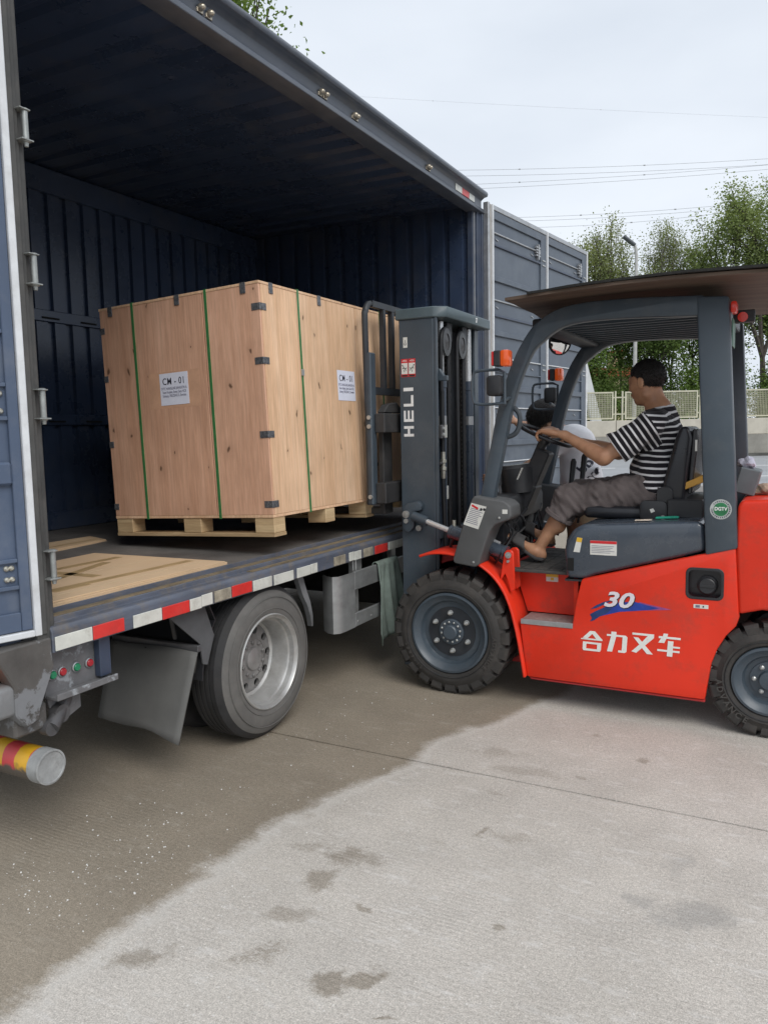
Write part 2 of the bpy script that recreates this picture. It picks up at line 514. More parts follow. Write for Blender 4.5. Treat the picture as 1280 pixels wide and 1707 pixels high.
ply_shaded = plywood('plywood_pink_shaded', (.61, .35, .23), (.75, .475, .34))  # pinkish, darker copy for crate sides turned away from the open truck side
ply_lit = plywood('plywood_pale_lit', (.71, .455, .275), (.85, .61, .42))  # paler copy: brighter light on the open-side face is put into the colour
ply_o = plywood('plywood_old', (.085, .06, .045), (.17, .125, .095), knots=False, axis=(.7, 9, 9))
pine = plywood('pine_block', (.42, .29, .16), (.62, .48, .29), knots=False, axis=(1.2, 1.2, 22))
card_m = mat('cardboard', (.62, .45, .285), rough=.75, var=.07, scale=2.5, dirt=.3, dcol=(.52, .36, .21), dscale=3)
card_t = mat('parcel_tape', (.46, .32, .16), rough=.35, var=.15, scale=9)
card_e = mat('cardboard_edge', (.36, .26, .13), rough=.8, var=.3, scale=60)

def concrete():
    m, nt, b = base_mat('yard_concrete')
    L = nt.links
    ge = nt.nodes.new('ShaderNodeNewGeometry')
    P = ge.outputs['Position']
    sx = nt.nodes.new('ShaderNodeSeparateXYZ'); L.new(P, sx.inputs[0])
    X, Y = sx.outputs[0], sx.outputs[1]
    def noise(sc, det=5., ro=.6, vec=P, dist=0.):
        n = nn(nt, 'ShaderNodeTexNoise', Scale=sc, Detail=det, Roughness=ro, Distortion=dist)
        L.new(vec, n.inputs['Vector']); return n.outputs['Fac']
    # base tone
    def rp(f, a, b_, lo, hi):
        r = ramp(nt, a, b_, (*lo, 1), (*hi, 1)); L.new(f, r.inputs['Fac']); return r.outputs['Color']
    big = rp(noise(.55, 5.), .3, .7, (.47, .437, .393), (.575, .54, .495))
    med = rp(noise(3.1, 6.), .3, .7, (.90, .90, .90), (1.06, 1.06, 1.06))
    cc = mixc(nt, 1., big, med, 'MULTIPLY')
    fine = rp(noise(210., 5., .8), .36, .64, (.58, .58, .57), (1.36, 1.36, 1.36))
    cc = mixc(nt, 1., cc, fine, 'MULTIPLY')
    grit = rp(noise(70., 4., .7), .34, .66, (.84, .84, .835), (1.14, 1.14, 1.14))
    cc = mixc(nt, 1., cc, grit, 'MULTIPLY')
    # pale worn lime patches
    mp = nt.nodes.new('ShaderNodeMapping'); mp.inputs['Scale'].default_value = (1, 2.6, 1); L.new(P, mp.inputs['Vector'])
    lime = mth(nt, 'MULTIPLY', rp(noise(7., 9., .75, mp.outputs[0]), .54, .70, (0, 0, 0), (1, 1, 1)), .55)
    cc = mixc(nt, lime, cc, (.70, .685, .66))
    # pits and grit
    pv = nn(nt, 'ShaderNodeTexVoronoi', Scale=34.); L.new(P, pv.inputs['Vector'])
    pit = mth(nt, 'MULTIPLY', rp(pv.outputs['Distance'], .05, .16, (1, 1, 1), (0, 0, 0)), rp(noise(6., 4.), .45, .62, (0, 0, 0), (1, 1, 1)))
    cc = mixc(nt, mth(nt, 'MULTIPLY', pit, .45), cc, (.22, .20, .18))
    pw = nn(nt, 'ShaderNodeTexVoronoi', Scale=47.); L.new(P, pw.inputs['Vector'])
    fleck = mth(nt, 'MULTIPLY', rp(pw.outputs['Distance'], .08, .22, (1, 1, 1), (0, 0, 0)), rp(noise(4., 5.), .46, .60, (0, 0, 0), (1, 1, 1)))
    cc = mixc(nt, mth(nt, 'MULTIPLY', fleck, .55), cc, (.78, .77, .74))
    # tined grooves running along X
    yd = mth(nt, 'MULTIPLY_ADD', noise(1.3, 3.), .10, Y)
    gr = mth(nt, 'SINE', mth(nt, 'MULTIPLY', yd, 2 * math.pi / .019))
    gm = rp(noise(1.7, 7., .7), .45, .66, (.04, .04, .04), (1, 1, 1))
    groove = mth(nt, 'MULTIPLY', gr, gm)
    cc = mixc(nt, mth(nt, 'MULTIPLY', mth(nt, 'MAXIMUM', groove, 0.), .17), cc, (.16, .15, .14))
    # stains
    nz = mth(nt, 'SUBTRACT', noise(5., 7., .65), .5)
    nf = mth(nt, 'SUBTRACT', noise(38., 4., .6), .5)
    wn_ = nn(nt, 'ShaderNodeTexNoise', Scale=9., Detail=5., Roughness=.65); L.new(P, wn_.inputs['Vector'])
    wc_ = nt.nodes.new('ShaderNodeSeparateColor'); L.new(wn_.outputs['Color'], wc_.inputs[0])
    XW = mth(nt, 'MULTIPLY_ADD', mth(nt, 'SUBTRACT', wc_.outputs[0], .5), .17, X)
    YW_ = mth(nt, 'MULTIPLY_ADD', mth(nt, 'SUBTRACT', wc_.outputs[1], .5), .17, Y)
    def spot(cx, cy, rx, ry, ang, amp=1.0, jag=.95):
        ca, sa = math.cos(R(ang)), math.sin(R(ang))
        dx, dy = mth(nt, 'SUBTRACT', XW, cx), mth(nt, 'SUBTRACT', YW_, cy)
        u = mth(nt, 'DIVIDE', mth(nt, 'ADD', mth(nt, 'MULTIPLY', dx, ca), mth(nt, 'MULTIPLY', dy, sa)), rx)
        v = mth(nt, 'DIVIDE', mth(nt, 'SUBTRACT', mth(nt, 'MULTIPLY', dy, ca), mth(nt, 'MULTIPLY', dx, sa)), ry)
        d = mth(nt, 'SQRT', mth(nt, 'ADD', mth(nt, 'MULTIPLY', u, u), mth(nt, 'MULTIPLY', v, v)))
        dn = mth(nt, 'ADD', mth(nt, 'ADD', d, mth(nt, 'MULTIPLY', nz, jag * 2.2)), mth(nt, 'MULTIPLY', nf, jag))
        k = mth(nt, 'MULTIPLY', mth(nt, 'SUBTRACT', 1.20, dn), 1.5, clamp=True)
        return mth(nt, 'MULTIPLY', k, amp), d
    st = None
    def acc(q):
        nonlocal st
        st = q if st is None else mth(nt, 'MAXIMUM', st, q)
    for a in ((-1.40, 2.34, .10, .055, 20, .85), (-1.415, 2.17, .085, .055, 70, .85), (-1.43, 1.95, .085, .035, 25, .6),
              (-1.05, 1.80, .055, .035, 45, .95), (-1.115, 1.745, .055, .04, 30, .95), (-1.70, 1.57, .10, .05, 40, .8), (-1.03, 2.70, .022, .05, -30, .8),
              (-.77, 2.19, .026, .028, 0, .8), (-1.22, 2.09, .026, .016, -20, .85), (-.94, 2.72, .09, .02, 10, .35), (-1.58, 2.34, .09, .03, 20, .5),
              (-.60, 3.67, .03, .03, 0, .7), (-.86, 3.85, .03, .02, 0, .6), (-1.1, 3.05, .035, .02, 0, .5), (-.92, 1.68, .03, .01, 20, .9),
              (-.80, 3.36, .03, .018, 0, .6), (-1.15, 2.57, .03, .02, 0, .3), (-1.04, 3.30, .16, .05, 5, .35), (-1.25, 3.45, .18, .06, 5, .4)):
        acc(spot(*a)[0])
    # a boot print with curved tread bars
    k, d = spot(-1.385, 1.74, .125, .042, 52, .8, .8)
    bars = mth(nt, 'GREATER_THAN', mth(nt, 'SINE', mth(nt, 'ADD', mth(nt, 'MULTIPLY', d, 19.), mth(nt, 'MULTIPLY', nf, 5.))), -.1)
    acc(mth(nt, 'MULTIPLY', mth(nt, 'MULTIPLY', k, mth(nt, 'MULTIPLY_ADD', bars, .75, .25)), .85))
    stain = mth(nt, 'MULTIPLY', st, mth(nt, 'MULTIPLY_ADD', groove, .16, .84), clamp=True)
    g1 = spot(-.25, 2.50, .14, .08, 35, .38, .9)[0]
    g2 = spot(-.40, 2.52, .05, .04, 0, .33, .9)[0]
    g3 = spot(-.33, 2.78, .05, .10, 0, .25, .9)[0]
    grey = mth(nt, 'MAXIMUM', g1, mth(nt, 'MAXIMUM', g2, g3))
    cc = mixc(nt, grey, cc, (.20, .20, .195))
    # wet ground under and along the truck
    fc = nt.nodes.new('ShaderNodeFloatCurve')
    cv = fc.mapping.curves[0]
    pts = [(-2.0, -1.80), (0., -1.80), (1.2, -1.86), (1.9, -1.84), (2.44, -1.79), (3.03, -1.60), (3.4, -1.60), (3.9, -1.33), (4.6, -1.15), (8., -1.1)]
    tr = lambda p: ((p[0] + 2) / 10., (p[1] + 3) / 3.)
    while len(cv.points) < len(pts): cv.points.new(.5, .5)
    for q, p in zip(cv.points, pts):
        q.location = tr(p); q.handle_type = 'VECTOR'
    fc.mapping.update()
    L.new(mth(nt, 'DIVIDE', mth(nt, 'ADD', Y, 2.), 10., clamp=True), fc.inputs['Value'])
    xb = mth(nt, 'MULTIPLY_ADD', fc.outputs[0], 3., -3.)
    nb = mth(nt, 'SUBTRACT', noise(2.6, 7., .62), .5)
    dist = mth(nt, 'ADD', mth(nt, 'SUBTRACT', xb, X), mth(nt, 'MULTIPLY', nb, .42))
    dist = mth(nt, 'ADD', dist, mth(nt, 'MULTIPLY', mth(nt, 'ADD', mth(nt, 'MULTIPLY', groove, .35), nf), .035))
    wet = mth(nt, 'MULTIPLY', mth(nt, 'ADD', dist, .02), 13., clamp=True)
    halo = mth(nt, 'SUBTRACT', 1., mth(nt, 'ABSOLUTE', mth(nt, 'MULTIPLY', mth(nt, 'ADD', dist, .035), 24.)), clamp=True)
    cc = mixc(nt, mth(nt, 'MULTIPLY', halo, .35), cc, (.56, .54, .50))
    wetc = mixc(nt, 1., cc, (.53, .485, .415), 'MULTIPLY')
    cc = mixc(nt, mth(nt, 'MULTIPLY', wet, .97), cc, wetc)
    cc = mixc(nt, stain, cc, mixc(nt, 1., cc, (.50, .465, .41), 'MULTIPLY'))
    # black oil drips under the truck
    L.new(cc, b.inputs['Base Color'])
    L.new(mth(nt, 'MULTIPLY_ADD', wet, -.22, .86), b.inputs['Roughness'])
    b.inputs['Specular IOR Level'].default_value = .35
    h = mth(nt, 'ADD', mth(nt, 'MULTIPLY', groove, -.5), mth(nt, 'MULTIPLY', noise(300., 4., .75), 1.1))
    bp = nt.nodes.new('ShaderNodeBump'); bp.inputs['Strength'].default_value = .24; bp.inputs['Distance'].default_value = .004
    L.new(h, bp.inputs['Height']); L.new(bp.outputs[0], b.inputs['Normal'])
    return m
conc = concrete()
asphalt = mat('road_asphalt', (.30, .31, .325), rough=.55, var=.10, scale=.8, dirt=.3, dcol=(.22, .225, .235), dscale=.3, bump=.1, bs=60)
joint_m = mat('joint_filler', (.035, .033, .03), rough=.9, var=.3, scale=20)
verge_m = mat('verge_soil', (.06, .075, .03), rough=.95, var=.4, scale=3)

# ================================================================== ground
BX, BY = Vector((math.cos(_y), math.sin(_y), 0)), Vector((-math.sin(_y), math.cos(_y), 0))
def BP(u, d, z=0.):                       # the road behind runs across the picture: u along it, d away from the yard
    p = BX * u + BY * d
    return (p.x, p.y, z)
TB = Matrix((( BX.x, BY.x, 0, 0), (BX.y, BY.y, 0, 0), (0, 0, 1, 0), (0, 0, 0, 1)))   # local (u, d, z) to world
ground = MB().add([(-600, -600, -.06), (600, -600, -.06), (600, 600, -.06), (-600, 600, -.06)], [(0, 1, 2, 3)]).build('ground', joint_m, smooth=0)
tag(ground, kind='structure')
slab_mesh = None
for i, x0 in enumerate((-14.36, -9.36, -4.36, .64, 5.64)):
    for j, y0 in enumerate((-6.805, -1.805, 3.195, 8.195, 13.195)):
        a = MB()
        g = .0062
        xs = [x0 + g + (5 - 2 * g) * k / 24 for k in range(25)]
        jit = [random.uniform(-.0022, .0022) for _ in xs]
        top = [(x, y0 + g + q, 0.) for x, q in zip(xs, jit)] + [(x, y0 + 5 - g - q, 0.) for x, q in zip(xs[::-1], jit[::-1])]
        a.prism([(p[0], p[1]) for p in top], 'z', -.058, 0.)
        o = a.build('concrete_slab', conc, smooth=0)
        o.parent = ground
road = MB(TB)
road.box(-90, 120, 19.2, 39.6, -.055, .012)
road = tag(road.build('road', asphalt, smooth=0), kind='structure')
lane = MB(TB)
for d in (23.6,):
    lane.box(-80, 110, d, d + .16, .0125, .016)
for k in range(-12, 20):
    lane.box(k * 6., k * 6. + 3., 30.0, 30.16, .0125, .016)
lane.build('lane_marking', white_m, road, smooth=0)
kb = MB(TB)
kb.box(-90, 120, 18.9, 19.15, -.05, .13)
tag(kb.build('kerb', mat('kerb_concrete', (.33, .32, .31), rough=.85, var=.2, scale=2), bevel=.02, smooth=0), kind='structure')

# white crumbs of packing foam scattered over the wet concrete
cr = MB()
for k in range(330):
    t = random.random()
    if t < .62:
        x, y = random.gauss(-2.25, .17), random.gauss(1.80, .26)
    else:
        x, y = random.gauss(-2.05, .22), random.uniform(1.9, 4.0)
    s_ = random.choice((.0008, .001, .001, .0013, .0017, .0024))
    cr.obox((x, y, s_ * .5), (s_ * 2, s_ * random.uniform(1, 2.2), s_), Matrix.Rotation(random.random() * 6, 3, 'Z'))
tag(cr.build('foam_crumbs', mat('foam_white', (.74, .74, .72), rough=.9), smooth=0), 'tiny white foam crumbs scattered over the wet concrete by the truck wheel', 'crumbs', kind='stuff')

# ================================================================== truck
truck = thing('box_truck', 'dark navy box truck with its side doors folded open and a steel bed', 'truck', (-3.5, 4.1, 0))
XS, XB, Y0, Y1 = -2.37, -4.66, 1.86, 6.22        # open side, far side, rear, front of the cargo box
FZ = .92
MB().box(XB, -2.47, Y0, Y1, FZ - .07, FZ).build('bed', bed_m, truck, smooth=0)
# sill along the open side
MB().prism([(-2.47, .925), (-2.452, .930), (-2.452, .903), (-2.418, .903), (-2.414, .880), (-2.372, .880), (-2.360, .862), (-2.360, .785), (-2.47, .785)], 'y', Y0, 6.36).build('sill', sill_m, truck, bevel=.003)
MB().box(-2.450, -2.420, Y0 + .02, 6.2, .9035, .909).build('sill_strip', sill_b, truck, smooth=0)
MB().box(-2.412, -2.376, Y0 + 1.2, 6.2, .8805, .884).build('sill_strip', sill_b, truck, smooth=0)
# reflector plates on the sill
for a, b_, m_ in ((1.868, 2.036, refl_w), (2.04, 2.196, refl_r), (2.245, 2.405, refl_w), (2.41, 2.575, refl_r), (2.58, 2.655, refl_w), (2.658, 2.73, refl_w), (2.745, 2.865, refl_o), (2.872, 3.025, refl_r),
                  (3.035, 3.19, refl_w), (3.21, 3.385, refl_w), (3.42, 3.55, refl_w), (3.555, 3.62, refl_w), (3.80, 3.93, refl_o), (3.975, 4.03, refl_w), (4.035, 4.12, refl_w), (4.15, 4.27, refl_o),
                  (4.30, 4.47, refl_r), (4.485, 4.60, refl_w), (4.605, 4.69, refl_w), (4.75, 4.90, refl_r), (4.92, 5.10, refl_w)):
    dz = random.uniform(-.003, .003)
    MB().box(-2.3598, -2.354, a, b_, .789 + dz, .842 + dz).build('reflector', m_, truck, bevel=.0015)

# corrugated sheet generator
def corr(period, flat, slope, depth, a0, a1):
    """list of (along, depth) for a trapezoid profile"""
    pts, a = [], a0
    g = period - flat - 2 * slope
    while a < a1:
        for q, d in ((0, 0), (flat, 0), (flat + slope, depth), (flat + slope + g, depth), (period, 0)):
            if a + q <= a1: pts.append((a + q, d))
        a += period
    pts.append((a1, 0))
    out = [pts[0]]
    for p in pts[1:]:
        if p[0] - out[-1][0] > 1e-4: out.append(p)
    return out
def sheet(pr, f0, f1, name, m, par, back=.03, smooth=0):
    n = len(pr)
    b_ = MB()
    b_.add([f0(p) for p in pr] + [f1(p) for p in pr], [(i, i + 1, n + i + 1, n + i) for i in range(n - 1)])
    return b_.build(name, m, par, smooth=smooth, recalc=False)
pr = corr(.152, .094, .007, -.025, Y0, Y1)
sheet(pr, lambda p: (XB + .03 + p[1], p[0], FZ), lambda p: (XB + .03 + p[1], p[0], 3.42), 'side_wall', navy_in, truck)
MB().box(XB - .02, XB, Y0 - .02, Y1 + .05, .80, 3.50).build('side_wall_skin', navy, truck, smooth=0)
for z0, z1 in ((2.375, 2.455), (1.66, 1.735)):
    o = MB().box(XB, XB + .045, Y0, Y1, z0, z1).build('wall_rail', navy_in, truck, bevel=.004)
    for k in range(7):
        MB().box(XB + .0452, XB + .052, 3.72 + k * .33, 3.86 + k * .33, z0 + .02, z0 + .032).build('rail_slot_shade', hole_shade, o, smooth=0)  # raised near-black strips; shade of slots painted, nothing is cut
MB().box(XB, XB + .05, Y0, Y1, 3.25, 3.42).build('wall_header', navy_in, truck, bevel=.006)
MB().box(XB, XB + .05, Y0, Y1, FZ + .001, FZ + .13).build('wall_kick_rail', navy_in, truck, bevel=.006)
pr = corr(.170, .114, .007, .027, XB, -2.45)
sheet(pr, lambda p: (p[0], Y1 - .03 + p[1], FZ), lambda p: (p[0], Y1 - .03 + p[1], 3.42), 'front_wall', navy_in, truck)
MB().box(XB - .02, -2.45, Y1 + .002, Y1 + .05, .80, 3.50).build('front_wall_skin', navy, truck, smooth=0)
# rear wall of the box
pr = corr(.170, .118, .010, -.028, XB, -2.45)
sheet(pr, lambda p: (p[0], Y0 + .03 + p[1], FZ), lambda p: (p[0], Y0 + .03 + p[1], 3.42), 'rear_wall', navy_in, truck)
MB().box(XB - .02, -2.45, Y0 - .05, Y0 - .002, .80, 3.50).build('rear_wall_skin', navy, truck, smooth=0)
# roof with cross corrugation
pr = corr(.21, .12, .03, .022, Y0, Y1)
sheet(pr, lambda p: (XB, p[0], 3.43 + p[1]), lambda p: (-2.43, p[0], 3.40 + p[1]), 'ceiling', navy_in, truck)
MB().prism([(XB - .03, 3.44), (-2.42, 3.48), (-2.42, 3.54), (XB + .2, 3.58), (XB - .03, 3.54)], 'y', Y0 - .06, 6.38).build('roof', navy, truck, bevel=.01)
MB().prism([(-2.47, 3.365), (-2.395, 3.365), (-2.362, 3.372), (-2.362, 3.40), (-2.388, 3.415), (-2.400, 3.43), (-2.400, 3.485), (-2.372, 3.505), (-2.345, 3.51), (-2.338, 3.528), (-2.345, 3.548), (-2.418, 3.555), (-2.418, 3.47), (-2.44, 3.40), (-2.47, 3.395)], 'y', Y0 - .06, 6.37).build('roof_rail', mat('rail_paint', (.070, .082, .105), rough=.34, var=.14, scale=5, dirt=.35, dcol=(.16, .165, .17), dscale=6), truck, bevel=.003)
for y in (2.86, 2.92, 3.85, 3.90, 4.22, 4.25, 5.27, 5.30):
    b_ = MB().lathe([(.013, 0), (.017, .012), (.013, .026), (.006, .034)], (-2.400, y, 3.455), 'x', 12)
    b_.box(-2.4005, -2.392, y - .02, y + .02, 3.433, 3.452)
    b_.build('latch_bolt', mat('latch_brass', (.45, .40, .32), rough=.32, metal=.7, var=.3, scale=50), truck, bevel=.001)
for y0, y1, m_ in ((5.80, 5.93, refl_w), (5.935, 6.08, refl_r), (6.085, 6.2, refl_w)):
    MB().box(-2.3995, -2.394, y0, y1, 3.432, 3.482).build('reflector', m_, truck, bevel=.001)
# posts of the side opening
MB().prism([(-2.46, Y1 - .03), (-2.41, Y1 - .03), (-2.41, Y1 + .02), (-2.39, Y1 + .02), (-2.39, Y1 + .09), (-2.372, Y1 + .09), (-2.372, Y1 + .145), (-2.46, Y1 + .145)], 'z', .80, 3.37).build('front_post', navy, truck, bevel=.004)
MB().box(-2.4095, -2.404, Y1 - .015, Y1 + .005, .93, 3.36).build('post_seal', trim_grey, truck, smooth=0)
MB().prism([(-2.47, Y0 - .05), (-2.372, Y0 - .05), (-2.372, Y0 + .005), (-2.385, Y0 + .005), (-2.385, Y0 + .03), (-2.400, Y0 + .03), (-2.400, Y0 + .045), (-2.47, Y0 + .045)], 'z', .80, 3.37).build('rear_post', rubber_seal, truck, bevel=.003)
def hinge(x, y, z, h):
    b_ = MB().lathe([(.0105, -h / 2), (.0105, h / 2)], (x, y, z), 'z', 14)
    b_.lathe([(.016, 0), (.017, .004), (.009, .009)], (x, y, z + h / 2), 'z', 12)
    b_.lathe([(.007, -.024), (.009, -.010), (.015, -.008), (.015, 0)], (x, y, z - h / 2), 'z', 12)
    b_.box(x - .03, x + .018, y - .028, y + .018, z - h / 2 - .006, z - h / 2 - .001)
    b_.box(x - .03, x + .014, y - .028, y + .014, z + h / 2 + .001, z + h / 2 + .005)
    b_.build('hinge', mat('hinge_steel', (.32, .335, .325), rough=.4, metal=.5, var=.15, scale=30), truck, bevel=.001, smooth=30)
for z in (2.63, 2.15, 1.685, 1.11): hinge(-2.358, Y0 + .022, z, .095)
for z in (3.16, 2.66, 2.29, 1.97, 1.4, 1.0): hinge(-2.365, 6.375, z, .10)

# folding side doors; local axes: u along the leaf, n out of the face we see, z up
def leaf(hx, hy, ang, width, z0, z1, m, name, sgn):
    U = Vector((math.sin(R(ang)), math.cos(R(ang)), 0)) * sgn
    N = Vector((math.cos(R(ang)), -math.sin(R(ang)), 0))
    T = Matrix(((U.x, N.x, 0, hx), (U.y, N.y, 0, hy), (0, 0, 1, 0), (0, 0, 0, 1)))
    d = MB(T).box(.01, width, -.035, -.012, z0, z1).build(name, m, truck, smooth=0)
    def pc(nm, mm, *bx, bevel=.003):
        return MB(T).box(*bx).build(nm, mm, d, bevel=bevel)
    return T, d, pc
# left leaf, swung past the rear corner
T, d, pc = leaf(-2.378, 1.832, 15, 1.08, .862, 3.37, door_blue, 'side_door', -1)
pc('edge_trim', trim_white, .004, .029, -.014, .016, .862, 3.37)
pc('edge_trim', trim_white, .0292, 1.08, -.014, .016, .862, .885)
pc('edge_seal', rubber_seal, -.016, .0038, -.03, .012, .862, 3.37)
pc('door_stile', door_blue, .031, .068, -.012, .004, .888, 3.37)
pc('door_stile', door_blue, .96, 1.08, -.012, .004, .888, 3.37)
pc('door_rail', door_blue, .0685, .9595, -.012, .002, .888, .955)
pc('door_rail', door_blue, .0685, .9595, -.012, .002, 3.29, 3.37)
pc('door_rail', door_blue, .0685, .9595, -.012, .010, 1.405, 1.485, bevel=.008)
for z in (1.14, 1.045, 1.635, 1.75, 1.93, 2.08, 2.4, 2.55, 2.85, 3.0):
    pc('door_rib', door_blue, .0685, .9595, -.012, .002, z - .007, z + .007, bevel=.002)
for z in (1.075, 1.115, 1.66, 1.72):
    for u in (.088, .105, .32, .55):
        MB(T).lathe([(.010, -.012), (.010, -.004), (.005, 0.002)], (u, 0, z), 'y', 10).build('bolt', zinc, d)
# two right leaves lying forward along the cab
T, d, pc = leaf(-2.335, 6.37, 7, 1.19, .86, 3.46, door_grey, 'side_door', 1)
pc('edge_seal', trim_grey, -.035, .0, -.035, .012, .86, 3.465)
pc('edge_seal', mat('edge_beige', (.34, .32, .29), rough=.6, var=.15, scale=10), .0005, .04, -.035, .002, .86, 3.46)
pc('edge_trim', trim_white, .0405, .062, -.014, .018, .86, 3.46)
def leaf_body(pc, T, d, w, u0):
    pc('door_stile', door_grey, u0, u0 + .025, -.012, .006, .89, 3.42)
    pc('door_stile', door_grey, w - .12, w, -.012, .004, .89, 3.42)
    pc('door_rail', door_grey, u0 + .0255, w - .1205, -.012, .005, 3.35, 3.42)
    pc('edge_trim', trim_grey, u0, w, -.014, .012, 3.4205, 3.46)
    pc('door_rail', door_grey, u0 + .0255, w - .1205, -.012, .005, .89, .96)
    for z, h, mm in ((3.24, .012, trim_grey), (3.14, .018, navy), (2.86, .045, door_grey), (2.68, .012, trim_grey), (2.55, .022, navy), (2.40, .045, door_grey), (2.19, .010, trim_white), (2.07, .012, door_grey), (1.93, .05, door_grey), (1.76, .010, trim_white), (1.66, .012, door_grey), (1.45, .05, door_grey), (1.28, .010, trim_white), (1.18, .012, door_grey)):
        pc('door_rib', mm, u0 + .0255, w - .1205, -.012, .004 if h < .03 else .008, z - h / 2, z + h / 2, bevel=.003)
    for z in (3.19, 2.62, 2.13, 1.71, 1.23):
        for u in (u0 + .1, w - .3):
            MB(T).obox((u, -.008, z), (.05, .006, .008), Matrix.Rotation(.2, 3, 'Y')).build('scuff_bracket', trim_grey, d, smooth=0)
    b_ = MB(T)
    for k in range(4):
        b_.box(w - .24, w - .15, -.012, .014, 3.19 + k * .025, 3.205 + k * .025)
    b_.box(w - .205, w - .185, -.012, .02, 3.16, 3.30)
    b_.build('door_lock', trim_grey, d, bevel=.001)
    for z in (3.12, 2.13, 1.45):
        MB(T).box(w - .095, w - .03, .0042, .012, z, z + .012).box(w - .095, w - .03, .0042, .012, z + .045, z + .057).build('hinge_plate', steel, d, bevel=.001)
leaf_body(pc, T, d, 1.19, .063)
hx2 = T @ Vector((1.20, 0, 0))
T2, d2, pc2 = leaf(hx2.x, hx2.y, 7, 1.10, .86, 3.46, door_grey, 'side_door', 1)
pc2('edge_trim', trim_white, .0, .022, -.03, .016, .86, 3.46)
leaf_body(pc2, T2, d2, 1.07, .0225)
pc2('edge_trim', trim_white, 1.0705, 1.10, -.03, .012, .86, 3.46)

# underside: chassis, cross members, axle
for x in (-3.95, -3.08):
    MB().box(x - .04, x + .04, 1.75, 8.4, .52, .77).build('chassis_rail', underbody, truck, bevel=.004)
for k in range(8):
    MB().box(XB + .02, -2.48, 2.0 + k * .58, 2.06 + k * .58, .771, .849).build('cross_member', underbody, truck, smooth=0)
YW = 3.17
RW = .395
MB().tube([(-4.5, YW, RW), (-2.6, YW, RW)], .065, 14).ell((-3.5, YW, RW), (.22, .2, .2)).build('axle', underbody, truck)
for x in (-4.02, -3.02):
    b_ = MB()
    for k in range(5):
        L_ = .62 - k * .09
        b_.box(x - .035, x + .035, YW - L_, YW + L_, RW + .07 + k * .013, RW + .082 + k * .013)
    b_.build('leaf_spring', underbody, truck, smooth=0)
MB().box(-3.02, -2.56, 4.75, 5.7, .34, .74).build('fuel_tank', underbody, truck, bevel=.05, seg=3)
MB().box(-4.63, -4.60, 3.6, 7.0, .10, .795).build('far_side_light_block', underbody, truck, smooth=0)  # added unseen panel, stops daylight leaking under the truck from the far side
MB().box(-4.63, -4.60, 1.9, 2.55, .18, .795).build('far_side_light_block', underbody, truck, smooth=0)  # second added panel, blocks far-side light behind the wheels
MB().box(-4.55, -4.05, 4.0, 5.9, .22, .76).build('locker_light_block', underbody, truck, bevel=.02)  # added unseen box, fills the underside so less light gets through
MB().box(-3.85, -3.15, 5.2, 6.6, .28, .70).build('gearbox', underbody, truck, bevel=.06, seg=2)
MB().box(-4.58, -4.05, 2.55, 2.57, .16, .78).build('far_flap_light_block', underbody, truck, smooth=0)  # added unseen flap, blocks light at the far rear wheel
MB().box(-4.5, -2.6, 6.45, 6.5, .12, .78).build('cab_bulkhead', underbody, truck, smooth=0)

